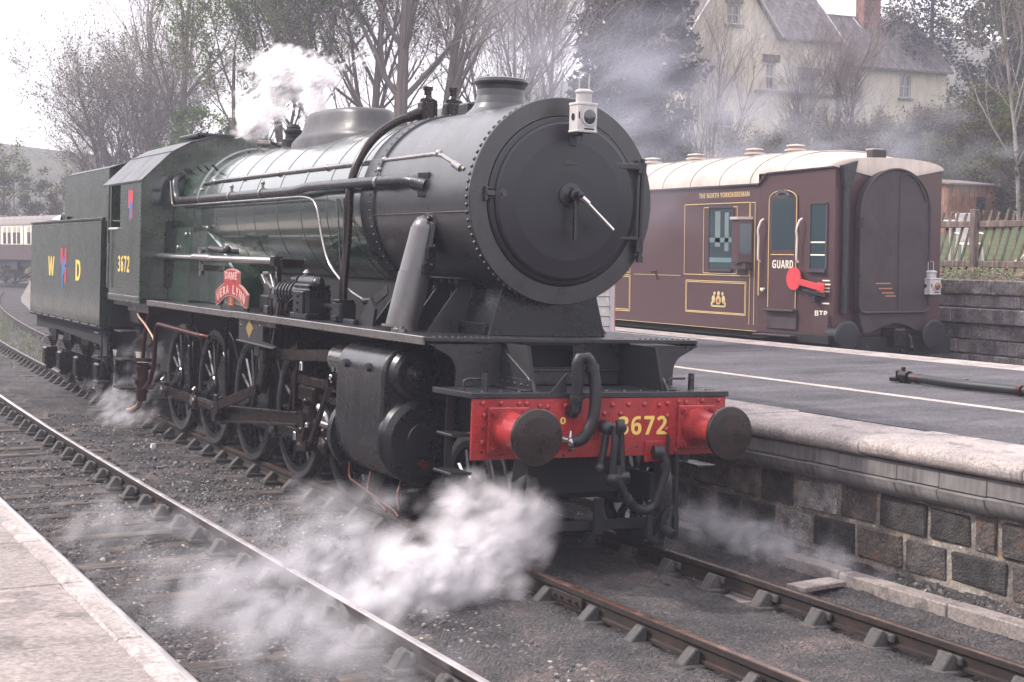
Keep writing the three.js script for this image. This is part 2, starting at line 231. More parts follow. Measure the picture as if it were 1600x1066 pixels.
{
  const lumpy = (x, z) => { const xs = x - bend(z); let y = railY(xs) + 0.012 + ss(-4, -1, z) * (Math.abs(xs) < 0.66 ? 0.035 : xs > 0.85 && xs < 1.6 ? 0.045 : xs < -0.8 && xs > -1.4 ? 0.034 : xs < -1.4 ? 0.004 : 0); y += 0.05 * (fb3(x * 2.2, 0, z * 2.2, 11) - 0.5) + 0.035 * (fb3(x * 9, 0, z * 9, 12) - 0.5) + 0.022 * (vn3(x * 26, 0, z * 26, 13) - 0.5); const gap = Math.abs(((z / 0.66) % 1 + 1) % 1 - 0.5); y -= 0.018 * ss(0.3, 0.1, gap) * (z < -2 ? 1 : 0.4) * (Math.abs(xs + 0.05) < 1.3 ? 0.4 : 1); return y; };
  const o = named(sheet(span(-4.8, 2.12, 0.045), [...span(-40, -14, 0.2).slice(0, -1), ...span(-14, 8, 0.06)], lumpy, M.cinder), 'track_bed', scene); tag(o, 'dark cinder track bed between the two platforms', 'ground', null, 'structure');
  const f = named(sheet([...span(-150, -60, 30), -40, -25, -12, -4.9, ...span(-4.3, 12.9, 1.72), 14, 16, 18, 21, 25, 30, 36, 42, 50, 60, 75, 100, 130, 160, 190], [...span(-240, -160, 16), ...span(-150, -40, 5), ...span(-36, 40, 4)], (x, z) => { const xs = x - bend(z); if (z > -39 && xs > -4.8 && xs < 2.12) return -0.6; return (xs > 12.6 && z > -58) || bank(x, z) > -5 ? H(x, z) - 0.5 : H(x, z) - 0.06; }, M.cinder), 'ground', scene); tag(f, 'cinder ground that carries the railway into the distance', 'ground', null, 'structure');
  const us = [0, 0.6, 1.2, 2, 3, 4.5, 6, 8, 10, 13, 16, 19, 22, 25, 28, 32, 36, 40, 46, 54, 64, 80, 105, 135, 165];
  const g = sheet(us, [...span(-126, -42, 4), ...span(-40, 30, 1.5)], () => 0, M.grass), p = g.geometry.attributes.position;
  for (let i = 0; i < p.count; i++) { const z = p.getZ(i), x = p.getX(i) + bend(z) + 12.9 - 8.2 * ss(-58, -72, z) + 0.02; p.setX(i, x); p.setY(i, H(x, z)); } g.geometry.computeVertexNormals(); named(g, 'grass_bank', scene); tag(g, 'green grass bank rising beyond the fence', 'grass', null, 'structure');
  const hl = named(sheet(span(-150, 190, 10), span(-240, -124, 8), (x, z) => H(x, z) + 0.05, M.hill), 'hills', scene); tag(hl, 'hazy brown hillside far beyond the trees', 'hill', null, 'structure');
}
// ---------- tracks ----------
const prof = [[-0.035, 0], [-0.03, 0.004], [0.03, 0.004], [0.035, 0], [0.035, -0.035], [0.012, -0.05], [0.012, -0.115], [0.03, -0.125], [0.03, -0.145], [-0.03, -0.145], [-0.03, -0.125], [-0.012, -0.115], [-0.012, -0.05], [-0.035, -0.035]];
function sweep(pr, x0, y0, zs) { const p = [], n = pr.length; for (let j = 0; j < zs.length - 1; j++) for (let i = 0; i < n; i++) { const q = [pr[i], pr[(i + 1) % n]], at = (k, z) => [q[k][0] + x0 + bend(z), q[k][1] + y0, z], a = at(0, zs[j]), b = at(1, zs[j]), c = at(0, zs[j + 1]), d = at(1, zs[j + 1]); p.push(...a, ...b, ...c, ...b, ...d, ...c); } const g = new THREE.BufferGeometry(); g.setAttribute('position', new THREE.Float32BufferAttribute(p, 3)); g.computeVertexNormals(); return clean(g); }
const chairG = [0, 1].map((k) => merge([bx(0, -0.165, 0, 0.36, 0.04, 0.2, 0.01), prism('z', [[0.03, -0.062], [0.052, -0.048], [0.07, -0.052], [0.165, -0.15], [0.165, -0.17], [0.03, -0.17]], -0.05, 0.05, { bevel: 0.008 }), prism('z', [[-0.03, -0.07], [-0.08, -0.04], [-0.1, -0.046], [-0.17, -0.15], [-0.17, -0.17], [-0.03, -0.17]], -0.058, 0.058, { bevel: 0.008 }), bx(-0.04, -0.085, 0.012 - 0.024 * k, 0.035, 0.06, 0.22, 0.01)]));
const sleeperG = [0, 1, 2].map((k) => bx(0, 0, 0, 2.6, 0.13, 0.255, 0.012 + 0.004 * k));
const far3 = sleeperG.map((g) => boxUV(g));
function track(name, label, x0, y0, cant, zs, step, z0, z1, top, off = 0) {
  const t = thing(name, label, 'railway track', [0, 0, 0], null, 'structure'); t.rotation.z = cant;
  for (const s of [-1, 1]) { const r = part('rail', sweep(prof, x0 + s * 0.7525, y0, zs), M.railSide, t); part('running_surface', sweep([[-0.035, -0.006], [-0.033, 0.001], [-0.026, 0.006], [-0.012, 0.009], [0.012, 0.009], [0.026, 0.006], [0.033, 0.001], [0.035, -0.006]], x0 + s * 0.7525, y0, zs), top, r); }
  let i = 0; const far = [];
  for (let z = z0; z > z1; z -= step * rr(0.97, 1.03)) { i++; const x = x0 + bend(z), a = z < -5 ? Math.atan((-5 - z) / 420) : 0, tilt = rr(-0.012, 0.012); if (z < -46) { far.push(bx(x, y0 - 0.255, z, 2.6, 0.13, 0.255, 0.01, 0, -a, 0)); continue; }
    const q = new THREE.Mesh(far3[i % 3], i % 3 ? M.sleeper : M.sleeper2); q.position.set(x + rr(-0.03, 0.03), y0 - 0.252 + rr(-0.006, 0.006), z); q.rotation.set(0, -a + rr(-0.01, 0.01), tilt * 0.4); q.castShadow = q.receiveShadow = true; named(q, 'sleeper', t);
    for (const s of [-1, 1]) { const c = new THREE.Mesh(chairG[i % 2], M.chair); c.position.set(x + s * 0.7525, y0, z + rr(-0.01, 0.01)); c.rotation.y = (s > 0 ? 0 : Math.PI) - a; c.castShadow = c.receiveShadow = true; named(c, 'chair', t); } }
  if (far.length) part('far_sleepers', far, M.sleeper, t, 'stuff'); return t;
}
rnd = mulberry(11);
const zT = [9, -5, ...span(-8, -110, 3)];
const tA = track('railway_track', 'worn running track under the steam locomotive', 0, 0, CANT, zT, 0.66, 7.2, -80, M.railWorn);
part('fishplate', [[-0.765, 0.9], [0.765, -0.3]].map(([x, z]) => [-1, 1].map((s) => [bx(x + s * 0.022, -0.083, z, 0.016, 0.075, 0.46, 0.004), ...[-0.16, -0.06, 0.06, 0.16].map((d) => cy([x + s * 0.02, -0.083, z + d], [x + s * 0.055, -0.083, z + d], 0.017, 0.015, 6))])), M.railSide, tA);
const tB = track('railway_track', 'polished empty track along the left platform', -3.135, 0, 0, zT, 0.68, 7.2, -60, M.rail);
part('fishplate', [-1, 1].map((s) => [bx(-2.3825 + s * 0.022, -0.083, 1.55, 0.016, 0.075, 0.46, 0.004), ...[-0.16, -0.06, 0.06, 0.16].map((d) => cy([-2.3825 + s * 0.02, -0.083, 1.55 + d], [-2.3825 + s * 0.055, -0.083, 1.55 + d], 0.017, 0.015, 6))]), M.railSide, tB);
track('railway_track', 'track beyond the island platform under the maroon coach', 10.3, 0.12, 0, [9, -5, ...span(-8, -60, 4)], 0.7, 6, -40, M.railWorn);
// loose stones, cinders and litter
{
  const n = 80000, o = new THREE.InstancedMesh(new THREE.IcosahedronGeometry(1, 0), mat([1, 1, 1], 0.95), n), m = new THREE.Matrix4(), q = new THREE.Quaternion(), e = new THREE.Euler(), c = new THREE.Color(); rnd = mulberry(5);
  for (let i = 0; i < n; i++) { let x, z; do { z = 7 - 21 * rnd() ** 1.4; x = rr(-4.7, 2.0); } while (fb3(x * 1.3, 0, z * 1.3, 17) < 0.30 + 0.3 * rnd() || Math.abs(x + bend(z)) < 0.68 && rnd() < 0.55); const s = (0.006 + 0.02 * rnd() ** 2) * (rnd() < 0.03 ? 1.8 : 1); e.set(rnd() * 6, rnd() * 6, rnd() * 6); q.setFromEuler(e); const y = railY(x - bend(z)) + 0.05 * (fb3(x * 2.2, 0, z * 2.2, 11) - 0.5) + 0.035 * (fb3(x * 9, 0, z * 9, 12) - 0.5); m.compose(V(x, y + 0.006, z), q, V(s, s * rr(0.5, 0.9), s * rr(0.7, 1.2))); o.setMatrixAt(i, m); const k = rnd(), g = k < 0.7 ? rr(0.04, 0.11) : k < 0.965 ? rr(0.11, 0.22) : rr(0.25, 0.42); c.setRGB(g * 1.04, g * 0.96, g * (k > 0.9 ? 0.84 : 0.97)); o.setColorAt(i, c); }
  o.castShadow = o.receiveShadow = true; named(o, 'gravel', scene); tag(o, 'loose ballast stones and clinker scattered over the track bed', 'gravel', null, 'stuff');
}
{
  const put = (name, label, cat, g, m) => { const o = part(name, g, m, scene); tag(o, label, cat); return o; }; rnd = mulberry(3);
  const crumple = (x, y, z, r, sq) => { const g = new THREE.IcosahedronGeometry(r, 1), p = g.attributes.position; for (let i = 0; i < p.count; i++) { const k = 0.75 + 0.5 * h2(Math.round(p.getX(i) * 999), Math.round(p.getY(i) * 999 + p.getZ(i) * 77), 3); p.setXYZ(i, p.getX(i) * k, p.getY(i) * k * sq, p.getZ(i) * k); } g.computeVertexNormals(); return clean(g.translate(x, y, z)); };
  put('litter', 'white round scrap of litter on the cinders left of the driving wheels', 'litter', crumple(-1.25, -0.16, -9.6, 0.05, 0.9), M.white);
  put('litter', 'small pale stick of litter between the rails ahead of the locomotive', 'litter', bx(0.5, -0.2, -0.02, 0.13, 0.02, 0.035, 0.004, 0, 0.5), M.white);
  put('litter', 'white paper scrap lying on the sleeper end left of the engine rail', 'litter', prism('y', [[-1.12, 0.74], [-0.86, 0.8], [-0.83, 0.86], [-1.05, 0.86]], -0.175, -0.168), M.white);
  put('litter', 'crumpled grey-white rag beside the far rail', 'litter', [crumple(0.45, -0.2, 0.28, 0.06, 0.5), crumple(0.54, -0.21, 0.3, 0.05, 0.5)], M.plate);
  put('plank', 'short pale board lying between the far rail and the platform wall', 'plank', bx(1.36, -0.13, 1.06, 0.46, 0.04, 0.2, 0.006, 0, 0.12), M.concrete);
  for (const [z0, z1] of [[-7, -3.9], [-3.85, -0.72], [-0.7, 0.95], [0.98, 2.2], [2.22, 4.6]]) { const o = put('timber_edging', ['weathered timber edging along the foot of the wall under the buffer', 'weathered timber edging behind the heating hose', 'weathered timber edging beside the short pale board', 'pale timber edging along the foot of the stone wall', 'pale timber edging at the right edge of the view'][[-7, -3.85, -0.7, 0.98, 2.22].indexOf(z0)], 'timber', bx(1.72 + rr(-0.02, 0.02), -0.125 + rr(-0.01, 0.01), (z0 + z1) / 2, 0.16, 0.12, z1 - z0, 0.01), M.concrete); }
  put('sleeper_end_stone', 'brown concrete slab beside the far rail ahead of the wall', 'slab', bx(0.35, -0.225, 0.95, 1.0, 0.05, 0.3, 0.01, 0, 0.06), M.concrete);
}
// grass tufts between the rails behind the tender and weeds by the track
{ rnd = mulberry(9); const p = []; for (let i = 0; i < 1500; i++) { const z = rr(-62, -24), x = bend(z) + rr(-0.6, 0.9) + (rnd() < 0.15 ? rr(-2.2, -0.8) : 0), a = rnd() * 6.28, h = rr(0.04, 0.16), w = 0.035; const y = H(x, z); p.push(x - w * Math.cos(a), y, z - w * Math.sin(a), x + w * Math.cos(a), y, z + w * Math.sin(a), x + rr(-0.05, 0.05), y + h, z + rr(-0.05, 0.05)); } for (let i = 0; i < 260; i++) { const c = [[0.42, 0.12], [1.3, 3.9], [-1.6, 2.9]][i % 3], x = c[0] + rr(-0.07, 0.07), z = c[1] + rr(-0.09, 0.09), y = -0.22, a = rnd() * 6.28; p.push(x - 0.012 * Math.cos(a), y, z, x + 0.012 * Math.cos(a), y, z + 0.012, x + rr(-0.05, 0.05), y + rr(0.03, 0.07), z + rr(-0.05, 0.05)); } const g = new THREE.BufferGeometry(); g.setAttribute('position', new THREE.Float32BufferAttribute(p, 3)); g.computeVertexNormals(); const o = part('weeds', g, leaf(0.17, 0.19, 0.11), scene); tag(o, 'thin green weeds growing between the rails', 'weeds', null, 'stuff'); }
// ---------- left platform ----------
{
  rnd = mulberry(21); const t = thing('platform_left', 'pale concrete paved platform in the lower left corner', 'platform', [0, 0, 0], null, 'structure');
  const zs = [-6, -4.9, -3.8, -2.6, -1.4, -0.2, 0.98, 2.44, 3.53, 4.65, 5.85, 7.1, 8.3, 9.6, 11, 13];
  for (let i = 0; i < zs.length - 1; i++) { const z0 = zs[i], z1 = zs[i + 1], ex = -4.77 + rr(-0.008, 0.008); part('paving_slab', prism('y', [[-6.6, z0 + 0.006], [-6.6, z1 - 0.006], [ex - 0.115, z1 - 0.006], [ex - 0.115, z0 + 0.006]], 0.8, 0.949 + rr(-0.004, 0.004), { bevel: 0.006 }), i % 2 ? M.concrete : M.concreteB, t); part('painted_edge', prism('y', [[ex - 0.112, z0 + 0.004], [ex - 0.112, z1 - 0.004], [ex + rr(-0.006, 0.006), z1 - 0.004], [ex + rr(-0.006, 0.006), z0 + 0.004]], 0.79, 0.951, { bevel: 0.012 }), M.coping, t); }
  each('platform_fill', [bx(-9.5, 0.87, 3.5, 5.8, 0.14, 19), bx(-8.7, 0.3, -10, 7.9, 1.0, 46)], M.concrete, t); part('rear_platform', sweep([[-4.77, 0.95], [-8, 0.95], [-8, 0.8], [-4.77, 0.8]], 0, 0, span(-45, -6, 3)), M.concrete, t);
}
// ---------- island platform on the right ----------
const island = thing('platform_right', 'tarmac island platform with rounded stone coping and stone block wall', 'platform', [0, 0, 0], null, 'structure');
{
  rnd = mulberry(23); const t = island, zl = [7, 3, 0, -3, -6, ...span(-9, -56, 3)];
  part('tarmac', sweep([[2.66, 1.0], [8.05, 1.02], [8.05, 0.9], [2.66, 0.9]], 0, 0, zl), M.tarmac, t);
  part('far_coping', sweep([[8.05, 1.023], [8.62, 1.03], [8.62, 0.85], [8.05, 0.85]], 0, 0, zl), M.coping, t);
  part('far_wall', sweep([[8.3, 0.85], [8.5, 0.85], [8.5, -0.3], [8.3, -0.3]], 0, 0, zl), M.mortar, t);
  part('white_line', sweep([[4.41, 1.011], [4.54, 1.011], [4.54, 1.004], [4.41, 1.004]], 0, 0, zl), M.paint, t);
  const nose = (a, b, m, name, dx = 0, dy = 0) => { const s = new THREE.Shape(); s.moveTo(2.66, 0.86); s.lineTo(2.66, 0.998); s.lineTo(2.06, 0.998); s.quadraticCurveTo(1.885, 0.995, 1.88, 0.915); s.quadraticCurveTo(1.885, 0.845, 1.96, 0.838); s.lineTo(2.2, 0.835); return part(name, prism('z', s, a, b, { bevel: 0.008, cs: 10 }).translate(dx, dy, 0), m, t); };
  for (let z = -9; z < 6.5;) { const l = rr(1.5, 2.1); nose(z + 0.004, z + l - 0.004, M.coping, 'coping_stone', rr(-0.008, 0.008), rr(-0.006, 0.006)); z += l; }
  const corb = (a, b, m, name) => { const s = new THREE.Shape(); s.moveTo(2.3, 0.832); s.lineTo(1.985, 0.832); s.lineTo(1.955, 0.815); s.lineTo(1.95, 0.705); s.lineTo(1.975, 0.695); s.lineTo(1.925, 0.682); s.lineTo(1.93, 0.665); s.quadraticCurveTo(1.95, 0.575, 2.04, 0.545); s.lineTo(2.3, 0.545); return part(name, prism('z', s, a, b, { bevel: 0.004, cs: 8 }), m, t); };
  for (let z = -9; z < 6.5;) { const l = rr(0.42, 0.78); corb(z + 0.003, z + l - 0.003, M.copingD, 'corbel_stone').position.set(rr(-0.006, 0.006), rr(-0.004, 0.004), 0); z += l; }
  const back = [-8.8, ...span(-11, -57, 2)];
  part('rear_coping', sweep([[2.66, 0.998], [2.06, 0.998], [1.93, 0.975], [1.88, 0.915], [1.92, 0.845], [2.0, 0.83], [1.95, 0.8], [1.95, 0.66], [2.05, 0.545], [2.66, 0.545]], 0, 0, back), M.coping, t);
  part('rear_wall', sweep([[2.055, 0.545], [2.4, 0.545], [2.4, -0.4], [2.055, -0.4]], 0, 0, back), M.mortar, t);
  // ramp at the far end
  { const z0 = -56, z1 = -66, b = bend(-57), g = (x0, x1, y) => prism('x', [[z1, -0.2], [z0, -0.3], [z0, y], [z1, 0.02]], x0, x1).applyMatrix4(new THREE.Matrix4().set(1, 0, -0.124, b - 57 * 0.124, 0, 1, 0, 0, 0, 0, 1, 0, 0, 0, 0, 1)); part('ramp', g(2.3, 8.2, 1.0), M.tarmac, t); part('ramp_coping', g(1.9, 2.3, 1.01), M.coping, t); part('ramp_wall', g(2.02, 2.06, 0.86), M.sC, t); }
  M.sBloom = mat([0.95, 0.88, 0.85], 0.9, { map: rep(T.stone, 2.1), bumpMap: rep(T.stoneB, 1), bumpScale: 0.03 });
  // wall of squared stone blocks in wide mortar joints
  part('wall_core', bx(2.28, 0.1, -1.2, 0.4, 0.9, 15.6), M.mortar, t);
  const rows = [[0.245, 0.545], [-0.055, 0.245], [-0.33, -0.055]];
  rows.forEach(([y0, y1], r) => { for (let z = -8.8 - r * 0.3; z < 6.4;) { const l = rr(0.42, 0.68) * (rnd() < 0.15 ? 0.6 : 1), j = 0.024 + 0.012 * rnd(), h = y1 - y0 - 0.045, g = bx(0, 0, 0, 0.24, h + rr(-0.015, 0.01), l - j * 2, 0.013), p = g.attributes.position, sd = Math.floor(rnd() * 1e6); for (let i = 0; i < p.count; i++) { const a = Math.round(p.getX(i) * 500), b = Math.round(p.getY(i) * 500), c = Math.round(p.getZ(i) * 500); p.setXYZ(i, p.getX(i) + 0.02 * (h2(a + 7 * b, c, sd) - 0.5), p.getY(i) + 0.02 * (h2(a, b + 5 * c, sd + 1) - 0.5), p.getZ(i) + 0.02 * (h2(a + 3 * c, b, sd + 2) - 0.5)); } g.computeVertexNormals(); g.translate(2.18 + rr(-0.008, 0.008), (y0 + y1) / 2 + rr(-0.008, 0.004), z + l / 2); part('stone_block', g, r < 2 && z < 0.05 && z + l > 0.05 ? M.sBloom : M['s' + 'ABCDABE'[Math.floor(rnd() * 6.6)]], t); z += l; } });
  // pale salt bloom on one block
  part('wall_plinth', bx(2.2, -0.36, -1.2, 0.4, 0.3, 15.6), M.mortar, t);
}
// ---------- hose on the platform ----------
{ const t = thing('water_hose', 'thick black hose with pipe fitting lying on the right platform', 'hose', [5.5, 1.02, -2.8]); part('hose', [pipe([[0.06, 0.06, 0], [0.1, 0.055, 0.3], [0.02, 0.052, 0.9], [0.1, 0.052, 1.9], [0.0, 0.052, 3.2], [0.15, 0.052, 4.8]], 0.052, 0.5, 14, 0.1)], M.rubber, t); part('hose_fitting', [cy([0.06, 0.06, -0.02], [0.06, 0.06, 0.1], 0.075, 0.07, 18), bx(0.06, 0.07, -0.06, 0.07, 0.12, 0.08, 0.01), bx(0.0, 0.03, -0.07, 0.08, 0.05, 0.12, 0.01), bx(0.06, 0.14, 0.0, 0.03, 0.06, 0.05)], M.rod, t); each('hose_band', [0.18, 0.95, 1.75].map((z) => cy([0.09 - 0.03 * (z > 0.5), 0.054, z], [0.09 - 0.03 * (z > 0.5), 0.054, z + 0.05], 0.057, 0.057, 16)), M.copper, t); }
// ---------- the locomotive (its own axes: rail top y = 0, buffer beam z = 0, front towards +z) ----------
const loco = thing('steam_locomotive', 'black and dark green steam locomotive with red buffer beam in the station', 'locomotive'); loco.rotation.z = CANT;
const P = (name, gs, m, parent = loco, kind) => part(name, gs, m, parent, kind);
const dome = (x, y, z, r, ax) => { const g = new THREE.SphereGeometry(r, 8, 4, 0, Math.PI * 2, 0, Math.PI / 2); g.scale(1, 0.8, 1); if (ax === 'z') g.rotateX(Math.PI / 2); if (ax === '-x') g.rotateZ(Math.PI / 2); if (ax === 'x') g.rotateZ(-Math.PI / 2); return clean(g.translate(x, y, z)); };
const hexn = (x, y, z, r, h, ax) => cy(ax === 'z' ? [x, y, z] : ax === 'y' ? [x, y, z] : [x, y, z], ax === 'z' ? [x, y, z + h] : ax === 'y' ? [x, y + h, z] : [x + h, y, z], r, r, 6);
// buffer beam
const beam = P('buffer_beam', bx(0, 1.0635, -0.015, 2.344, 0.477, 0.03, 0.004), M.red);
P('rivets', [[-1.085, 1.266], [-0.928, 1.265], [-0.769, 1.261], [-0.704, 1.261], [-0.584, 1.24], [-0.517, 1.234], [-0.358, 1.239], [-0.065, 1.243], [0.076, 1.242], [0.225, 1.245], [0.373, 1.245], [0.517, 1.237], [0.597, 1.252], [0.708, 1.265], [0.78, 1.257], [0.937, 1.269], [1.099, 1.273], [-1.069, 1.172], [0.002, 1.172], [0.152, 1.17], [0.598, 1.146], [0.711, 1.161], [1.081, 1.179], [0.595, 1.036], [0.711, 1.067], [0.707, 0.96], [0.704, 0.86], [-1.079, 0.963], [-0.45, 0.88], [0.1, 0.86], [-0.9, 0.85]].map((q) => dome(q[0], q[1], 0, 0.024, 'z')), M.red, beam, 'stuff');
each('beam_hole', [[-1.079, 1.066], [0.32, 0.9], [-1.08, 0.885], [-0.31, 0.88], [-0.36, 0.845]].map((q) => cy([q[0], q[1], -0.002], [q[0], q[1], 0.0015], 0.011, 0.011, 10)), M.under, beam);
P('patch_plate', bx(0.485, 0.86, 0.008, 0.195, 0.17, 0.014, 0.003), M.red, beam);
each('number_sign', [text('N', 0.13, 0.1, [-0.585, 1.0, 0.0005], [1, 0, 0], [0, 0, 1]), text('o', 0.056, 0.05, [-0.40, 1.094, 0.0005], [1, 0, 0], [0, 0, 1])], M.yellow, beam);
{ let i = 0; for (const ch of '3672') P('numeral', text(ch, 0.152, 0.098, [0.135 + 0.122 * i++, 0.997, 0.0005], [1, 0, 0], [0, 0, 1]), M.yellow, beam); }
for (const s of [-1, 1]) {
  const x = 0.87 * s, b = P('buffer', [bx(x, 1.055, 0.02, 0.36, 0.36, 0.04, 0.008), lathe('z', [x, 1.055, 0], creased([[0.155, 0.04], [0.15, 0.08], [0.142, 0.12], [0.122, 0.31], [0.118, 0.43], [0.105, 0.44], [0.1, 0.46]]), 40)], M.red);
  each('bolt', [[-1, -1], [-1, 1], [1, -1], [1, 1]].map(([i, j]) => [cy([x + i * 0.14, 1.055 + j * 0.14, 0.04], [x + i * 0.14, 1.055 + j * 0.14, 0.062], 0.032, 0.03, 6), cy([x + i * 0.14, 1.055 + j * 0.14, 0.06], [x + i * 0.14, 1.055 + j * 0.14, 0.085], 0.016, 0.014, 8)]), M.red, b);
  P('buffer_head', lathe('z', [x, 1.055, 0], creased([[0.09, 0.44], [0.1, 0.465], [0.2, 0.478], [0.214, 0.484], [0.216, 0.505], [0.208, 0.516], [0.15, 0.522], [0.0, 0.527]]), 56), M.buffer, b);
}
// front platform, slope plates and brackets
const fp = P('front_platform', prism('y', [[-1.245, -0.6], [-1.245, -0.5], [-1.19, 0.012], [1.19, 0.012], [1.245, -0.5], [1.245, -0.6]], 1.303, 1.347, { bevel: 0.004 }), M.plate);
P('rivets', Array.from({ length: 14 }, (_, i) => dome(-1.05 + i * 0.16, 1.347, -0.08 - (i % 2) * 0.01, 0.015)), M.plate, fp, 'stuff');
for (const s of [-1, 1]) {
  const x = 0.62 * s, sh = new THREE.Shape(); sh.moveTo(-1.1, 1.348); sh.lineTo(-1.1, 1.735); sh.lineTo(-0.77, 1.735); sh.lineTo(-0.17, 1.475); sh.quadraticCurveTo(-0.045, 1.42, -0.03, 1.348);
  const p = P('slope_plate', [prism('x', sh, x - 0.014, x + 0.014, { bevel: 0.004 }), bx(x + s * 0.05, 1.356, -0.57, 0.09, 0.016, 1.04), bx(x + s * 0.018, 1.395, -0.57, 0.012, 0.085, 1.04)], M.plate);
  P('rivets', [...Array.from({ length: 9 }, (_, i) => [1, -1].map((k) => dome(x + k * (k === s ? 0.024 : 0.014), 1.405 - 0.002 * i, -1.0 + i * 0.112, 0.014, k > 0 ? 'x' : '-x'))), ...[[-0.95, 1.66], [-0.8, 1.66], [-0.9, 1.55]].map((q) => dome(x + 0.014, q[1], q[0], 0.013, 'x'))], M.plate, p, 'stuff');
  if (s > 0) P('lifting_eye', [cy([0.596, 1.49, -0.5], [0.608, 1.49, -0.5], 0.115, 0.115, 28), bx(0.602, 1.43, -0.5, 0.012, 0.12, 0.23, 0.003), cy([0.594, 1.49, -0.5], [0.5965, 1.49, -0.5], 0.028, 0.028, 14)], M.plate, p);
  else P('lifting_eye', [cy([-0.645, 1.54, -0.5], [-0.633, 1.54, -0.5], 0.03, 0.03, 14)], M.under, p);
  const br = new THREE.Shape(); br.moveTo(s * 0.64, 1.348); br.lineTo(s * 1.035, 1.348); br.lineTo(s * 1.035, 1.45); br.quadraticCurveTo(s * 1.04, 1.56, s * 1.12, 1.6); br.lineTo(s * 1.29, 1.69); br.lineTo(s * 0.64, 1.69);
  P('platform_bracket', prism('z', br, -0.63, -0.61, { bevel: 0.003 }), M.plate);
  P('lamp_iron', [cy([s < 0 ? -1.0 : 0.92, 1.345, -0.15], [s < 0 ? -1.0 : 0.92, 1.485, -0.15], 0.027, 0.025, 14), pipe([[s < 0 ? -1.16 : 0.70, 1.345, -0.2], [s < 0 ? -1.16 : 0.70, 1.44, -0.2], [s < 0 ? -1.0 : 0.86, 1.44, -0.19]].map((q) => (s > 0 ? [q[0] + 0.02, q[1], q[2]] : q)), 0.011, 0.03, 8)], M.plate);
  each('slot', [[0.9, -0.4], [0.75, -0.1], [1.1, -0.12], [1.05, -0.3]].map((q) => bx(s * q[0], 1.3475, q[1], 0.07, 0.003, 0.022, 0.001)), M.under, loco);
  // footsteps below the platform
  const zf = -0.4, st = P('footstep', [bar([s * 1.13, 1.3, -0.5], [s * 1.13, 0.62, -0.52], 0.07, 0.014), bar([s * 1.13, 1.3, -0.24], [s * 1.13, 0.62, -0.24], 0.07, 0.014), bx(s * 1.15, 0.99, -0.38, 0.17, 0.022, 0.3), bx(s * 1.15, 0.69, -0.38, 0.19, 0.022, 0.34)], M.plate);
}
{ const s = new THREE.Shape([[-0.606, 1.348], [0.606, 1.348], [0.606, 1.735], [-0.606, 1.735]].map((q) => new THREE.Vector2(...q))); for (const h of [[-0.56, -0.42, 1.5, 1.68], [-0.33, 0.13, 1.49, 1.675]]) s.holes.push(new THREE.Path([[h[0], h[2]], [h[1], h[2]], [h[1], h[3]], [h[0], h[3]]].map((q) => new THREE.Vector2(...q)))); P('cross_plate', [prism('z', s, -0.8, -0.78), bx(0, 1.47, -0.765, 1.19, 0.03, 0.03), bx(-0.37, 1.54, -0.765, 0.03, 0.36, 0.03)], M.plate); P('frame_box', bx(0, 1.52, -1.0, 1.15, 0.36, 0.03), M.under); }
// running plate
const rp = P('running_plate', [prism('y', [[-1.31, -9.85], [-1.31, -0.66], [-1.25, -0.58], [1.25, -0.58], [1.31, -0.66], [1.31, -9.85]], 1.708, 1.74, { bevel: 0.003 })], M.plate);
for (const s of [-1, 1]) P('valance', [[-9.85, -8.9], [-8.89, -5.97], [-5.96, -3.0], [-2.99, -0.66]].map(([a, b]) => bx(s * 1.305, 1.703 + (a < -6.5 ? 0 : 0.006), (a + b) / 2, 0.022, 0.072, b - a, 0.006)), M.steel, rp);
P('rivets', Array.from({ length: 10 }, (_, i) => [-1, 1].map((s) => dome(s * (0.72 + i * 0.055), 1.74, -0.66, 0.013))), M.plate, rp, 'stuff');
// smokebox
const SY = 2.89, sb = P('smokebox', lathe('z', [0, SY, 0], creased([[0.862, -3.12], [0.862, -0.835]]), 96), M.smoke);
each('seam', [bx(-0.858, SY - 0.12, -1.95, 0.02, 0.012, 2.2, 0.004), bx(0.858, SY - 0.12, -1.95, 0.02, 0.012, 2.2, 0.004)], M.smoke, sb);
P('rivets', [...Array.from({ length: 84 }, (_, i) => { const a = i / 84 * 2 * Math.PI; return ball(0.862 * Math.cos(a), SY + 0.862 * Math.sin(a), -0.885, 0.019, 1, 1, 1, 8, 5); }), ...Array.from({ length: 72 }, (_, i) => { const a = i / 72 * 2 * Math.PI; return ball(0.878 * Math.cos(a), SY + 0.878 * Math.sin(a), -3.0, 0.015, 1, 1, 1, 6, 4); })], M.smoke, sb, 'stuff');
P('joint_ring', lathe('z', [0, SY, 0], creased([[0.84, -3.26], [0.882, -3.25], [0.882, -2.94], [0.86, -2.93]]), 96), M.black, sb);
P('front_ring', lathe('z', [0, SY, 0], creased([[0.86, -0.85], [0.872, -0.84], [0.875, -0.822], [0.868, -0.812], [0.72, -0.806], [0.712, -0.82], [0.7, -0.88]]), 96), M.smoke);
const door = P('smokebox_door', lathe('z', [0, SY, 0], creased([[0.71, -0.84], [0.712, -0.80], [0.70, -0.785], [0.672, -0.775], [0.665, -0.752], [0.645, -0.738], [0.5, -0.712], [0.25, -0.694], [0, -0.688]]), 96), M.door);
P('door_strap', [bar([-0.07, 3.205, -0.71], [0.77, 3.225, -0.755], 0.03, 0.05), bx(0.735, 3.21, -0.765, 0.08, 0.1, 0.05), bx(0.0, 3.2, -0.705, 0.14, 0.03, 0.02)], M.plate, door);
P('door_strap', [bar([-0.07, 2.60, -0.715], [0.74, 2.605, -0.755], 0.03, 0.03), bx(0.735, 2.55, -0.765, 0.07, 0.13, 0.05)], M.plate, door);
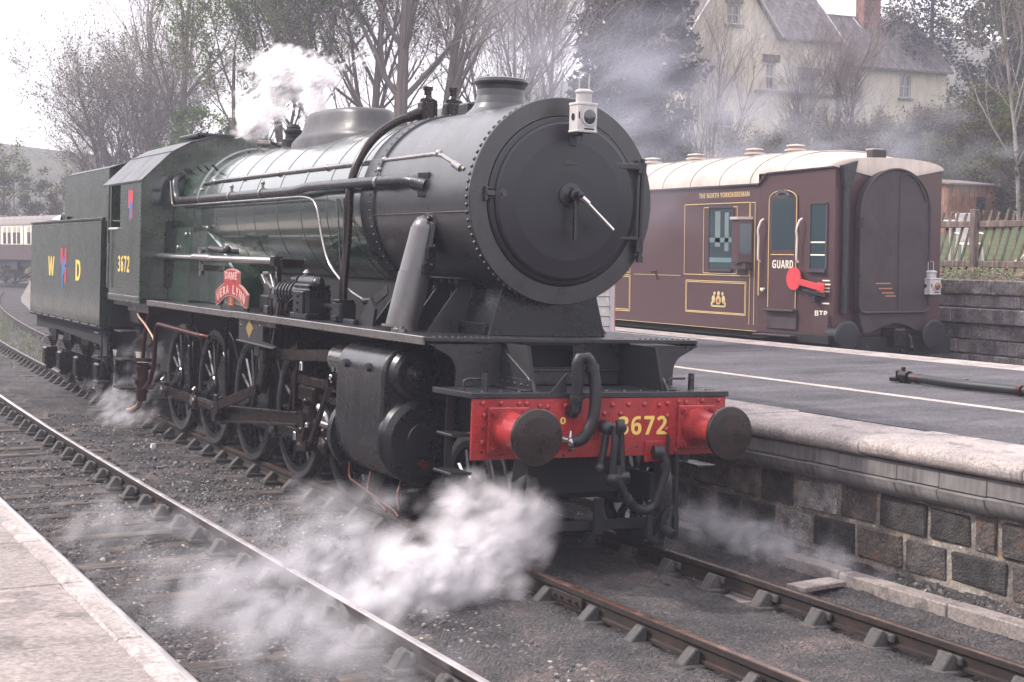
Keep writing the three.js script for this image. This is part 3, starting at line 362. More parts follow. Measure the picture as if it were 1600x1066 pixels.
P('hinge_pin', [cy([0.74, 2.44, -0.755], [0.74, 3.29, -0.755], 0.02, 0.02, 12), cy([0.74, 2.4, -0.755], [0.74, 2.46, -0.755], 0.035, 0.03, 10)], M.door, door);
P('door_clamp', [bx(-0.735, 2.92, -0.79, 0.03, 0.12, 0.05), bx(-0.655, 2.925, -0.775, 0.17, 0.045, 0.04), bx(-0.655, 2.965, -0.785, 0.17, 0.012, 0.05), bx(-0.655, 2.885, -0.785, 0.17, 0.012, 0.05), cy([-0.6, 2.925, -0.79], [-0.6, 2.925, -0.73], 0.045, 0.045, 14), cy([-0.6, 2.925, -0.74], [-0.6, 2.925, -0.715], 0.025, 0.025, 10)], M.smoke, door);
const dart = P('door_dart', lathe('z', [0.0, 2.94, -0.7], creased([[0.105, 0], [0.105, 0.02], [0.07, 0.03], [0.05, 0.06], [0.05, 0.12], [0.03, 0.13], [0.028, 0.2], [0.0, 0.21]]), 28), M.door, door);
P('handle', [cy([0, 2.98, -0.6], [0.005, 2.57, -0.59], 0.018, 0.02, 12), cy([0, 2.99, -0.62], [0, 2.9, -0.6], 0.032, 0.03, 12)], M.black, dart);
P('handle', [cy([0.06, 2.89, -0.53], [0.325, 2.66, -0.52], 0.017, 0.019, 12), cy([0.0, 2.94, -0.55], [0.09, 2.87, -0.53], 0.03, 0.024, 12)], M.bright, dart);
P('lamp_bracket', [bx(0.02, 3.42, -0.71, 0.06, 0.14, 0.02), bx(0.02, 3.44, -0.64, 0.05, 0.014, 0.14)], M.door, door);
// saddle and fins
P('smokebox_saddle', [prism('z', [[-0.57, 1.74], [-0.46, 2.13], [-0.40, 2.2], [0.40, 2.2], [0.46, 2.13], [0.57, 1.74]], -2.95, -1.0, { bevel: 0.006 }), bx(-0.52, 1.79, -1.95, 0.16, 0.1, 1.8)], M.black);
for (const s of [-1, 1]) for (const z of [-1.55, -1.98, -2.4, -2.8]) P('saddle_fin', prism('z', [[s * 0.46, 2.2], [s * 0.66, 2.2], [s * 0.62, 2.12], [s * 0.9, 1.742], [s * 0.55, 1.742]], z - 0.01, z + 0.01), M.plate);
P('saddle_flange', [bx(-0.6, 2.21, -2.0, 0.16, 0.018, 1.3), ...[-1.5, -1.65, -1.8].map((z) => hexn(-0.64, 2.17, z, 0.02, 0.035, 'y'))], M.black);
// chimney
P('chimney', lathe('y', [0, 0, -2.06], creased([[0.4, 3.58], [0.36, 3.66], [0.315, 3.71], [0.268, 3.755], [0.24, 3.80], [0.224, 3.87], [0.22, 3.93], [0.226, 3.965], [0.244, 3.985], [0.25, 4.0], [0.246, 4.025], [0.225, 4.035], [0.19, 4.03], [0.185, 3.8]]), 56), M.smoke);
// boiler and firebox
const boiler = P('boiler', lathe('z', [0, SY, 0], creased([[0.85, -10.2], [0.85, -3.2]]), 96), M.boiler);
for (const z of [-9.35, -8.3, -7.45, -6.75, -5.9, -5.1, -4.3, -3.55]) P('boiler_band', lathe('z', [0, SY, 0], creased([[0.848, z - 0.03], [0.8555, z - 0.028], [0.8555, z + 0.028], [0.848, z + 0.03]]), 72), M.boiler, boiler);
{ const s = new THREE.Shape(); s.moveTo(-0.97, 1.742); s.lineTo(-0.93, 2.7); s.absarc(0, SY, 0.905, Math.PI * 1.06, -0.06 * Math.PI, true); s.lineTo(0.97, 1.742); P('firebox', prism('z', s, -10.15, -9.1, { bevel: 0.02, cs: 40 }), M.boiler); const t = new THREE.Shape(); t.moveTo(-0.93, 1.742); t.lineTo(-0.84, 2.75); t.lineTo(0.84, 2.75); t.lineTo(0.93, 1.742); P('throat_plate', prism('x', [[-9.15, 1.742], [-9.15, 2.8], [-8.2, 2.5], [-7.4, 2.1], [-7.2, 1.742]], -0.82, 0.82, { bevel: 0.02 }), M.boiler); }
each('washout_plug', [[-9.7, 2.45], [-9.3, 2.62], [-8.6, 2.7]].map(([z, y]) => dome(-0.87 - (z < -9.2 ? 0.075 : -0.01), y, z, 0.035, '-x')), M.steel, boiler);
each('boiler_stud', [-10.05, -9.6, -9.25, -8.9].map((z) => cy([-0.66, 3.45, z], [-0.74, 3.53, z], 0.016, 0.016, 8)), M.black, boiler);
P('boiler_bottom', [bx(0, 1.95, -6, 0.9, 0.42, 6.0), bx(0, 1.3, -6.0, 0.9, 0.7, 9.0)], M.under);
// streamlined dome casing
{
  const levels = [[1.16, 3.5], [1.13, 3.70], [1.07, 3.75], [1.0, 3.80], [0.95, 3.88], [0.915, 3.96], [0.89, 3.995], [0.84, 4.018], [0.72, 4.028], [0.3, 4.035], [0.0, 4.036]], N = 56, pos = [], idx = [];
  for (const [k, y] of levels) for (let i = 0; i < N; i++) { const a = i / N * 2 * Math.PI, c = Math.cos(a), s = Math.sin(a), e = 0.72; pos.push(0.40 * k * Math.sign(c) * Math.abs(c) ** e, y, -5.95 + (0.94 * k) * Math.sign(s) * Math.abs(s) ** e - (k > 1 ? (k - 1) * 0.9 * (s < 0 ? 1 : 0) : 0)); }
  for (let l = 0; l < levels.length - 1; l++) for (let i = 0; i < N; i++) { const a = l * N + i, b = l * N + (i + 1) % N, c = a + N, d = b + N; idx.push(a, c, b, b, c, d); }
  const g = new THREE.BufferGeometry(); g.setAttribute('position', new THREE.Float32BufferAttribute(pos, 3)); g.setIndex(idx); g.computeVertexNormals(); P('dome', g, mat([0.06, 0.056, 0.06], 0.62, { map: T.grime, roughnessMap: T.rough }));
}
for (const x of [-0.13, 0.13]) P('safety_valve', lathe('y', [x, 0, -7.5], creased([[0.14, 3.68], [0.14, 3.79], [0.1, 3.81], [0.1, 3.87], [0.115, 3.88], [0.115, 3.91], [0.085, 3.93], [0.085, 3.95], [0.06, 3.985], [0.0, 3.99]]), 20), M.under);
P('whistle', [cy([-0.12, 3.7, -8.9], [-0.12, 3.86, -8.9], 0.025), cy([-0.16, 3.84, -8.9], [0.02, 3.84, -8.9], 0.045)], M.steel); P('steam_valve', [cy([0.1, 3.72, -8.55], [0.1, 3.82, -8.55], 0.02), cy([0.02, 3.82, -8.55], [0.2, 3.82, -8.55], 0.025)], M.steel);
// top feed
{ const tf = P('top_feed', [[-0.1, -3.5], [0.14, -3.42]].map(([x, z]) => [bx(x, 3.82, z, 0.17, 0.26, 0.17, 0.03), lathe('y', [x, 0, z], creased([[0.075, 3.94], [0.075, 3.965], [0.05, 3.975], [0.038, 4.0], [0.038, 4.05], [0.05, 4.055], [0.05, 4.085], [0, 4.09]]), 16), cy([x - 0.07, 3.7, z + 0.08], [x - 0.07, 3.95, z + 0.08], 0.016), cy([x + 0.05, 3.7, z + 0.085], [x + 0.05, 3.95, z + 0.085], 0.016)]), M.rod);
  const arc = []; for (let i = 0; i <= 18; i++) { const a = (0.54 + 0.46 * i / 18) * Math.PI; arc.push([0.93 * Math.cos(a), SY + 0.93 * Math.sin(a), -3.52 + 0.1 * i / 18]); }
  arc.unshift([-0.02, SY + 0.95, -3.5]); arc.push([-0.945, 2.5, -3.4], [-0.985, 2.1, -3.36], [-0.99, 1.74, -3.34]); P('feed_pipe', [curveTube(arc, 0.042, 14, 90), cy([-0.16, 3.83, -3.51], [-0.3, 3.77, -3.51], 0.06, 0.05, 14), bx(-0.99, 1.95, -3.34, 0.16, 0.02, 0.2), bx(-0.99, 1.78, -3.34, 0.2, 0.05, 0.16)], M.rod, tf); }
P('small_valve_box', bx(-0.02, 3.79, -2.62, 0.2, 0.14, 0.24, 0.02), M.black);
// handrail and pipes along the boiler
{ const hr = P('handrail', [pipe([[-0.775, 3.26, -10.12], [-0.765, 3.3, -8.6], [-0.76, 3.3, -6], [-0.76, 3.29, -2], [-0.76, 3.29, -1.68], [-0.79, 3.2, -1.35], [-0.82, 3.12, -1.02]], 0.022, 0.1, 10, 0.2), cy([-0.8, 3.18, -1.28], [-0.815, 3.13, -1.1], 0.036, 0.036, 12)], M.steel); for (const z of [-9.75, -8.65, -7.45, -6.1, -4.53, -2.94, -1.7]) P('handrail_stanchion', [cy([-0.762, 3.297, z], [-0.665, 3.2, z], 0.02, 0.03, 10), ball(-0.762, 3.296, z, 0.034)], M.steel, hr); }
{ const ej = P('ejector_pipe', [pipe([[-0.80, 3.42, -10.12], [-0.95, 3.36, -9.95], [-0.95, 3.07, -9.8], [-0.945, 3.06, -5.0], [-0.945, 3.085, -4.6], [-0.945, 3.075, -2.5], [-0.93, 3.07, -2.05], [-0.84, 3.02, -1.8]], 0.048, 0.16, 14), cy([-0.9, 3.045, -1.9], [-0.83, 3.01, -1.76], 0.07, 0.07, 16), bx(-0.86, 3.02, -1.78, 0.05, 0.22, 0.12, 0.01, 0, 0.5)], M.plate); each('pipe_clip', [-8.6, -7.3, -6.1, -2.62].map((z) => [cy([-0.945, 3.065, z - 0.03], [-0.945, 3.065, z + 0.03], 0.06, 0.06, 14), bx(-0.9, 3.07, z, 0.12, 0.03, 0.05), cy([-0.945, 3.1, z], [-0.945, 3.17, z], 0.016), ball(-0.945, 3.18, z, 0.026)]), M.steel, ej); }
P('lubricator_pipe', pipe([[-0.97, 3.34, -10.1], [-0.985, 3.2, -9.98], [-0.985, 3.0, -9.9], [-0.975, 2.985, -4.6], [-0.975, 2.93, -4.22], [-0.97, 2.6, -4.08], [-0.97, 2.3, -3.85], [-0.95, 2.05, -3.3], [-0.93, 1.97, -2.95]], 0.016, 0.18, 8, 0.08), M.steel);
each('oil_pipe', [pipe([[-0.86, 2.95, -3.75], [-0.9, 2.6, -3.62], [-0.93, 2.2, -3.5], [-0.97, 1.76, -3.45]], 0.009, 0.1, 6), pipe([[-0.86, 2.95, -3.95], [-0.9, 2.6, -3.75], [-0.93, 2.2, -3.58], [-0.98, 1.76, -3.5]], 0.009, 0.1, 6)], M.black, loco);
// reversing rod and its bracket
{ const rv = P('reversing_rod', [cy([-1.1, 2.33, -10.14], [-1.1, 2.31, -5.16], 0.042, 0.042, 16), cy([-1.1, 2.33, -8.3], [-1.1, 2.325, -7.55], 0.052, 0.052, 16)], M.bright); P('rod_fork', [bx(-1.1, 2.31, -5.08, 0.1, 0.11, 0.16, 0.012), bar([-1.1, 2.31, -5.02], [-1.1, 1.74, -4.96], 0.05, 0.07), bx(-0.98, 2.29, -4.95, 0.24, 0.09, 0.12)], M.rod, rv); P('bracket', [bar([-1.1, 2.42, -8.0], [-1.1, 2.18, -8.02], 0.04, 0.06), cy([-1.14, 2.42, -8.0], [-1.06, 2.42, -8.0], 0.035), bx(-0.98, 2.2, -7.98, 0.26, 0.08, 0.14), bx(-1.08, 2.13, -8.05, 0.05, 0.06, 0.1)], M.steel, rv); P('grab_tube', [cy([-1.0, 2.44, -7.95], [-1.0, 2.415, -7.3], 0.04, 0.04, 14), cy([-1.0, 2.41, -7.28], [-0.86, 2.41, -7.24], 0.03), ball(-1.0, 2.43, -7.25, 0.05)], M.plate, rv); }
// nameplate on the running plate
{
  const cz = -6.5, RO = 1.533, cO = 2.065 - RO, RI = 1.19, cI = 1.896 - RI;
  const outline = (o) => { const s = new THREE.Shape(), pO = (x) => cO + Math.sqrt((RO + o) ** 2 - x * x), pI = (x) => cI + Math.sqrt((RI - o) ** 2 - x * x), L = []; L.push([-0.6 - o, 1.775 - o]); for (let i = 0; i <= 10; i++) { const x = -0.64 - o + (0.34) * i / 10; L.push([x, pO(x)]); } L.push([-0.3 - o, 2.17 + o], [-0.15, 2.2 + o], [0, 2.208 + o], [0.15, 2.2 + o], [0.3 + o, 2.17 + o]); for (let i = 0; i <= 10; i++) { const x = 0.3 + o + (0.34) * i / 10; L.push([x, pO(x)]); } L.push([0.6 + o, 1.775 - o]); for (let i = 0; i <= 16; i++) { const x = 0.5 - i / 16; L.push([x, pI(x)]); } return L.map((q) => [q[0] + cz, q[1]]); };
  const np = P('nameplate', prism('x', outline(-0.014), -1.168, -1.15), M.red); P('plate_rim', prism('x', outline(0), -1.163, -1.14), M.plateRim = mat([0.42, 0.25, 0.2], 0.5), np);
  const L = [text('DAME', 0.085, 0.46, [-1.168, 2.085, cz - 0.23], [0, 0, 1], [-1, 0, 0])], str = 'VERA LYNN';
  [...str].forEach((ch, i) => { if (ch === ' ') return; const x = -0.49 + 0.98 * i / (str.length - 1), a = Math.asin(x / 1.36), g = text(ch, 0.1, 0.095, [0, 0, 0], [1, 0, 0], [0, 0, 1]); g.translate(-0.0475, 0, 0); g.rotateZ(-a); g.applyMatrix4(new THREE.Matrix4().makeBasis(V(0, 0, 1), V(0, 1, 0), V(-1, 0, 0)).setPosition(-1.168, 1.925 - 1.36 + Math.sqrt(1.36 ** 2 - x * x), cz + x)); L.push(g); });
  P('plate_lettering', L, mat([0.55, 0.38, 0.33], 0.5), np); P('plate_badge', [bx(-1.155, 1.83, cz, 0.012, 0.1, 0.22, 0.004), cy([-1.161, 1.84, cz], [-1.15, 1.84, cz], 0.055, 0.055, 24)], M.red, np); P('badge_emblem', [cy([-1.165, 1.845, cz], [-1.16, 1.845, cz], 0.035, 0.035, 18), bx(-1.163, 1.8, cz, 0.006, 0.02, 0.12, 0.002)], M.brass, np);
  P('nameplate_bracket', [bx(-1.12, 1.8, cz - 0.5, 0.03, 0.12, 0.05), bx(-1.12, 1.8, cz + 0.5, 0.03, 0.12, 0.05), bx(-1.13, 1.77, cz, 0.015, 0.06, 0.9)], M.plate);
}
// pump and lubricator on the running plate
{
  const x = -1.03, pu = P('lubricator', [bx(x, 1.91, -4.12, 0.26, 0.3, 0.42, 0.03), bx(x, 1.77, -4.12, 0.3, 0.06, 0.5, 0.01), bx(x, 2.07, -4.14, 0.24, 0.04, 0.46, 0.015), cy([x, 2.1, -4.36], [x, 2.1, -3.95], 0.08, 0.07, 18), ball(x, 2.1, -3.95, 0.07), ball(x, 2.1, -4.36, 0.08), bx(x - 0.14, 1.91, -4.12, 0.03, 0.22, 0.3, 0.01), ...[-0.1, 0, 0.1].map((d) => cy([x - 0.15, 1.9 + d * 0.7, -4.12], [x - 0.17, 1.9 + d * 0.7, -4.12], 0.018, 0.018, 8))], M.black);
  P('filler_cap', lathe('y', [x, 0, -4.3], creased([[0.06, 2.15], [0.06, 2.17], [0.03, 2.18], [0.045, 2.2], [0.02, 2.23], [0, 2.24]]), 14), M.steel, pu);
  P('feed_cylinder', [cy([x, 1.99, -4.95], [x, 1.99, -4.34], 0.12, 0.12, 22), ...[0, 1, 2, 3, 4].map((i) => cy([x, 1.99, -4.9 + i * 0.1], [x, 1.99, -4.86 + i * 0.1], 0.135, 0.135, 22)), cy([x, 2.12, -4.66], [x, 2.12, -4.5], 0.05, 0.05, 14), ball(x, 2.12, -4.66, 0.05)], M.black, pu);
  P('sector_plate', [cy([x - 0.08, 1.86, -5.06], [x - 0.06, 1.86, -5.06], 0.19, 0.19, 30), bx(x, 1.77, -5.0, 0.16, 0.06, 0.2)], M.plate, pu);
  P('crank', [bar([x - 0.12, 2.0, -4.96], [x - 0.12, 2.16, -5.1], 0.03, 0.035), cy([x - 0.2, 2.17, -5.12], [x - 0.08, 2.17, -5.12], 0.028, 0.024, 10), cy([x - 0.14, 2.0, -4.96], [x, 2.0, -4.96], 0.04)], M.bright, pu);
  P('drive_rod', [bar([x - 0.12, 1.88, -4.8], [-1.24, 1.42, -4.72], 0.025, 0.03), cy([-1.22, 1.92, -4.84], [-1.22, 1.42, -4.84], 0.014, 0.014, 8), cy([-1.1, 1.74, -4.62], [-1.1, 1.9, -4.62], 0.045, 0.04, 14), pipe([[-1.1, 1.95, -4.4], [-1.16, 1.9, -4.46], [-1.17, 1.75, -4.52]], 0.014, 0.05, 8)], M.rod, pu);
  each('oil_box', [bx(-0.95, 1.86, -5.65, 0.2, 0.16, 0.3, 0.02), bx(-0.95, 2.0, -5.55, 0.18, 0.14, 0.24, 0.02, 0.35), bar([-1.0, 1.9, -5.5], [-1.0, 2.14, -5.86], 0.05, 0.07), prism('x', [[-5.85, 1.742], [-5.62, 1.742], [-5.55, 1.98], [-5.75, 1.98]], -1.02, -0.98), bx(-1.1, 1.79, -5.2, 0.14, 0.09, 0.14, 0.01)], M.plate, loco);
  P('valve_block', [bx(-0.98, 1.84, -3.34, 0.17, 0.2, 0.22, 0.02), cy([-0.98, 1.88, -3.9], [-0.98, 1.88, -3.4], 0.035), bx(-0.95, 1.76, -3.05, 0.2, 0.05, 0.3, 0.01), cy([-0.92, 1.96, -2.97], [-0.90, 1.97, -2.83], 0.035, 0.03, 10)], M.black);
  P('link_lever', [bar([-0.9, 1.95, -2.8], [-0.88, 2.08, -2.5], 0.02, 0.09), prism('x', [[-2.95, 1.742], [-2.55, 1.742], [-2.5, 1.9], [-2.62, 2.0]], -1.0, -0.97)], M.plate);
}
// outside steam pipe
P('steam_pipe', [cy([-1.04, 1.742, -1.78], [-0.93, 2.23, -1.77], 0.143, 0.143, 36, true), cy([-0.93, 2.23, -1.77], [-0.835, 2.62, -1.76], 0.138, 0.138, 36, true), ball(-0.825, 2.62, -1.76, 0.14, 1, 1, 1, 28, 16), cy([-1.04, 1.745, -1.78], [-1.036, 1.765, -1.78], 0.175, 0.175, 36)], M.strut);
P('pipe_flange', [bx(-0.845, 2.6, -1.72, 0.05, 0.3, 0.34, 0.02, 0, 0, -0.15), ...[[2.72, -1.62], [2.72, -1.84], [2.48, -1.56], [2.32, -1.6]].map(([y, z]) => ball(-0.87 - (y < 2.5 ? -0.03 : 0), y, z, 0.026)), bx(-0.875, 2.42, -1.6, 0.04, 0.1, 0.05), bx(-0.9, 2.28, -1.62, 0.04, 0.09, 0.05)], M.black);
P('plate_cover', [lathe('y', [-1.17, 1.74, -1.5], creased([[0.07, 0], [0.07, 0.025], [0.04, 0.035], [0.04, 0.05], [0, 0.052]]), 18)], M.steel);
// cylinders
for (const s of [-1, 1]) {
  const sh = new THREE.Shape(); sh.moveTo(s * 0.6, 1.62); sh.lineTo(s * 1.02, 1.62); sh.quadraticCurveTo(s * 1.33, 1.62, s * 1.335, 1.36); sh.lineTo(s * 1.345, 0.86); sh.quadraticCurveTo(s * 1.33, 0.46, s * 0.97, 0.44); sh.lineTo(s * 0.6, 0.5);
  const c = P('cylinder', prism('z', sh, -2.55, -1.45, { bevel: 0.025, bs: 3, cs: 24 }), mat([0.022, 0.0225, 0.027], 0.42, { map: rep(T.streak, 0.9), roughnessMap: T.rough, clearcoat: 0.3, clearcoatRoughness: 0.25 }));
  P('cylinder_cover', lathe('z', [s * 0.98, 0.82, -1.46], creased([[0.385, 0], [0.385, 0.05], [0.36, 0.1], [0.3, 0.12], [0.16, 0.125], [0.15, 0.14], [0, 0.15]]), 48), M.black, c);
  P('valve_cover', [lathe('z', [s * 1.05, 1.38, -1.46], creased([[0.235, 0], [0.235, 0.03], [0.215, 0.085], [0.18, 0.105], [0.115, 0.108], [0.11, 0.13], [0.05, 0.14], [0.036, 0.145], [0.036, 0.19], [0, 0.195]]), 40), ...Array.from({ length: 8 }, (_, i) => hexn(s * 1.05 + 0.085 * Math.cos(i * 0.785), 1.38 + 0.085 * Math.sin(i * 0.785), -1.33, 0.014, 0.02, 'z'))], M.black, c);
  P('relief_valve', cy([s * 1.0, 0.62, -1.36], [s * 1.0, 0.62, -1.26], 0.045, 0.03, 16), M.copper, c);
  each('cover_plug', [[1.42, -2.3], [1.42, -1.75]].map(([y, z]) => cy([s * 1.33, y, z], [s * 1.365, y, z], 0.04, 0.034, 10)), M.plate, c);
  P('valve_tail', [cy([s * 1.05, 1.40, -3.2], [s * 1.05, 1.40, -2.6], 0.14, 0.14, 28), cy([s * 1.05, 1.4, -2.66], [s * 1.05, 1.4, -2.55], 0.2, 0.2, 28), ...[0, 1, 2, 3].map((i) => hexn(s * 1.16, 1.28 + i * 0.004, -3.1 + i * 0.12, 0.02, 0.05, 'y'))], M.steel, c);
  P('rear_cover', [cy([s * 1.0, 0.75, -2.7], [s * 1.0, 0.75, -2.55], 0.36, 0.38, 36), cy([s * 1.0, 0.75, -2.82], [s * 1.0, 0.75, -2.7], 0.12, 0.14, 20)], M.black, c);
  each('drain_pipe', [pipe([[s * 1.2, 0.5, -2.5], [s * 1.22, 0.36, -2.45], [s * 1.25, 0.24, -1.3], [s * 1.25, 0.2, -1.2]], 0.016, 0.06, 8), pipe([[s * 1.05, 0.48, -1.6], [s * 1.12, 0.34, -1.55], [s * 1.22, 0.24, -1.26]], 0.015, 0.06, 8), pipe([[s * 1.15, 0.46, -2.1], [s * 1.2, 0.3, -2.05], [s * 1.28, 0.22, -1.4]], 0.014, 0.06, 8)], M.copper, c);
}
// wheels
const WZ = [-3.42, -5.02, -6.62, -8.22, -9.82], CR = 0.355, PHI = Math.atan2(-0.2, -0.30), pin = (z) => [0.7175 + CR * Math.sin(PHI), z + CR * Math.cos(PHI)];
function wheelGeo(r, spokes, wt) { // local axes: axle along x, outer face towards -x
  const rim = lathe('x', [0, 0, 0], creased([[r - 0.125, -0.06], [r - 0.07, -0.065], [r - 0.07, 0.06], [r - 0.125, 0.06], [r - 0.125, -0.06]]), 56);
  const tyre = lathe('x', [0, 0, 0], creased([[r - 0.071, -0.066], [r - 0.012, -0.067], [r, -0.055], [r + 0.002, 0.035], [r + 0.028, 0.045], [r + 0.028, 0.066], [r - 0.071, 0.068]]), 64);
  const G = [rim, lathe('x', [0, 0, 0], creased([[0.0, -0.125], [0.07, -0.125], [0.08, -0.105], [0.135, -0.1], [0.15, -0.085], [0.155, 0.08], [0, 0.08]]), 32)];
  for (let i = 0; i < spokes; i++) { const a = (i + 0.5) / spokes * 2 * Math.PI, R = r - 0.12; G.push(bar([-0.02, 0.13 * Math.sin(a), 0.13 * Math.cos(a)], [-0.005, R * Math.sin(a), R * Math.cos(a)], 0.05, 0.075, 0.016, [1, 0, 0])); }
  if (wt) { const c = [CR * Math.sin(PHI), CR * Math.cos(PHI)]; G.push(cy([-0.11, c[0], c[1]], [0.05, c[0], c[1]], 0.12, 0.13, 24), bar([-0.03, 0, 0], [-0.03, c[0], c[1]], 0.13, 0.2, 0.02, [1, 0, 0])); }
  return [merge(G), tyre, (a0, a1, r0) => { const R = r - 0.115, s = new THREE.Shape(); s.absarc(0, 0, R, a0, a1, false); s.absarc(0, 0, r0, a1, a0, true); return prism('x', s, -0.075, 0.04, { bevel: 0.008, cs: 24 }); }];
}
const [dw, dt, dseg] = wheelGeo(0.7175, 15, true), [lw, lt] = wheelGeo(0.48, 11, false), wtA = dseg(-0.72, 0.86, 0.24), wtB = dseg(-0.55, 1.0, 0.2);
const wheelAt = (name, G, ty, x, y, z, wt) => { const o = new THREE.Mesh(G, M.wheel); o.castShadow = o.receiveShadow = true; named(o, name, loco); o.position.set(x, y, z); if (x > 0) o.rotation.y = Math.PI; const t = new THREE.Mesh(ty, M.tyre); t.castShadow = t.receiveShadow = true; named(t, 'tyre', o); if (wt) { const b = new THREE.Mesh(wt, M.wheel); b.castShadow = b.receiveShadow = true; named(b, 'balance_weight', o); } return o; };
M.tyre = mat([0.11, 0.108, 0.115], 0.38, { metalness: 0.5, map: T.grime, roughnessMap: T.rough });
for (const s of [-1, 1]) { WZ.forEach((z, i) => wheelAt('driving_wheel', dw, dt, s * 0.775, 0.7175, z, i === 2 ? wtB : wtA)); wheelAt('pony_wheel', lw, lt, s * 0.775, 0.48, -0.72); }
each('axle', [...WZ.map((z) => cy([-0.72, 0.7175, z], [0.72, 0.7175, z], 0.1)), cy([-0.72, 0.48, -0.72], [0.72, 0.48, -0.72], 0.08)], M.under, loco);
for (const s of [-1, 1]) {
  P('main_frame', [prism('x', [[-12.0, 0.75], [-12.0, 1.70], [-0.2, 1.70], [-0.05, 1.3], [-0.05, 0.86], [-1.4, 0.9], [-2.6, 0.55], [-10.2, 0.55]], s * 0.6 - 0.016, s * 0.6 + 0.016), bx(s * 0.62, 1.22, -6.0, 0.05, 0.06, 8), ...WZ.map((z) => bx(s * 0.62, 0.72, z, 0.08, 0.4, 0.3, 0.02))], M.under);
  for (const z of [-4.22, -5.82, -7.42, -9.02]) P('brake_hanger', [bar([s * 0.86, 1.25, z - 0.05], [s * 0.86, 0.45, z - 0.12], 0.05, 0.06), prism('x', [[z - 0.16, 0.5], [z - 0.02, 0.48], [z + 0.0, 0.95], [z - 0.12, 0.92]], s * 0.78 - 0.05, s * 0.78 + 0.05)], M.rod);
  // rods
  const X = (k) => s * k, pz = WZ.map(pin);
  for (let i = 0; i < 4; i++) { const a = pz[i + 1], b = pz[i]; P('coupling_rod', [bar([X(0.985), a[0], a[1] + 0.06], [X(0.985), b[0], b[1] - 0.06], 0.045, 0.115, 0.008), bar([X(1.012), a[0], a[1] + 0.2], [X(1.012), b[0], b[1] - 0.2], 0.012, 0.06, 0.004), cy([X(0.95), b[0], b[1]], [X(1.02), b[0], b[1]], 0.115, 0.115, 22), cy([X(0.93), a[0], a[1]], [X(1.0), a[0], a[1]], 0.1, 0.1, 22)], M.rod); }
  each('crank_pin', pz.map((p, i) => [cy([X(0.88), p[0], p[1]], [X(i === 2 ? 1.16 : 1.04), p[0], p[1]], 0.055, 0.055, 16), cy([X(1.03), p[0], p[1]], [X(1.05), p[0], p[1]], 0.075, 0.07, 6), cy([X(1.02), p[0] + 0.12, p[1]], [X(0.99), p[0] + 0.16, p[1]], 0.03, 0.025, 8)]), M.steel, loco);
  const m = pz[2], ch = [0.7175, -4.08];
  P('connecting_rod', [bar([X(1.095), m[0], m[1] + 0.1], [X(1.095), ch[0], ch[1] - 0.08], 0.05, 0.15, 0.008), bar([X(1.11), m[0] + 0.085, m[1] + 0.14], [X(1.11), ch[0] + 0.06, ch[1] - 0.1], 0.08, 0.03, 0.006), bar([X(1.11), m[0] - 0.085, m[1] + 0.14], [X(1.11), ch[0] - 0.06, ch[1] - 0.1], 0.08, 0.03, 0.006), cy([X(1.05), m[0], m[1]], [X(1.15), m[0], m[1]], 0.14, 0.14, 28), cy([X(1.05), ch[0], ch[1]], [X(1.14), ch[0], ch[1]], 0.1, 0.1, 20)], M.rod);
  const rc = [m[0] + 0.10, m[1] + 0.22], el = [0.93, -5.24];
  P('return_crank', [bar([X(1.19), m[0] + 0.02, m[1] - 0.02], [X(1.19), rc[0], rc[1]], 0.05, 0.17, 0.02), cy([X(1.16), m[0], m[1]], [X(1.22), m[0], m[1]], 0.1, 0.1, 20), ball(X(1.22), m[0] + 0.06, m[1] + 0.02, 0.03)], M.rod);
  P('eccentric_rod', [bar([X(1.235), rc[0], rc[1]], [X(1.235), el[0], el[1]], 0.035, 0.105, 0.006), cy([X(1.2), rc[0], rc[1]], [X(1.26), rc[0], rc[1]], 0.095, 0.095, 22), cy([X(1.2), el[0], el[1]], [X(1.26), el[0], el[1]], 0.06, 0.06, 18), bx(X(1.235), rc[0] + 0.1, rc[1] - 0.02, 0.05, 0.06, 0.14, 0.01), bx(X(1.235), rc[0] + 0.1, rc[1] + 0.16, 0.05, 0.04, 0.05, 0.01)], M.rod);
  P('expansion_link', [curveTube([[X(1.17), 0.92, -5.2], [X(1.17), 1.1, -5.1], [X(1.17), 1.3, -5.07], [X(1.17), 1.55, -5.12]], 0.05, 8, 20), bar([X(1.17), 0.98, -5.12], [X(1.17), 0.55, -5.12], 0.04, 0.05), bx(X(1.17), 1.3, -5.08, 0.14, 0.16, 0.14, 0.02)], M.rod);
  P('radius_rod', [bar([X(1.1), 1.32, -5.1], [X(1.1), 1.42, -3.3], 0.05, 0.12, 0.008), cy([X(1.06), 1.33, -5.0], [X(1.14), 1.33, -5.0], 0.05)], M.rod);
  P('combination_lever', [bar([X(1.16), 1.2, -3.14], [X(1.16), 0.5, -3.72], 0.035, 0.075, 0.006), cy([X(1.12), 1.16, -3.17], [X(1.2), 1.16, -3.17], 0.05), cy([X(1.1), 0.5, -3.72], [X(1.22), 0.5, -3.72], 0.055, 0.055, 14), bar([X(1.16), 0.49, -3.7], [X(1.16), 0.44, -4.1], 0.03, 0.07)], M.rod);
  P('slide_bar', [bx(X(1.02), 1.12, -3.5, 0.16, 0.09, 1.75, 0.008), bx(X(1.02), 0.98, -3.5, 0.1, 0.05, 1.7, 0.006), bx(X(1.02), 1.0, -4.36, 0.2, 0.4, 0.08), bx(X(0.85), 1.25, -4.36, 0.5, 0.5, 0.04), bx(X(1.1), 1.2, -2.75, 0.05, 0.06, 0.4)], M.rod);
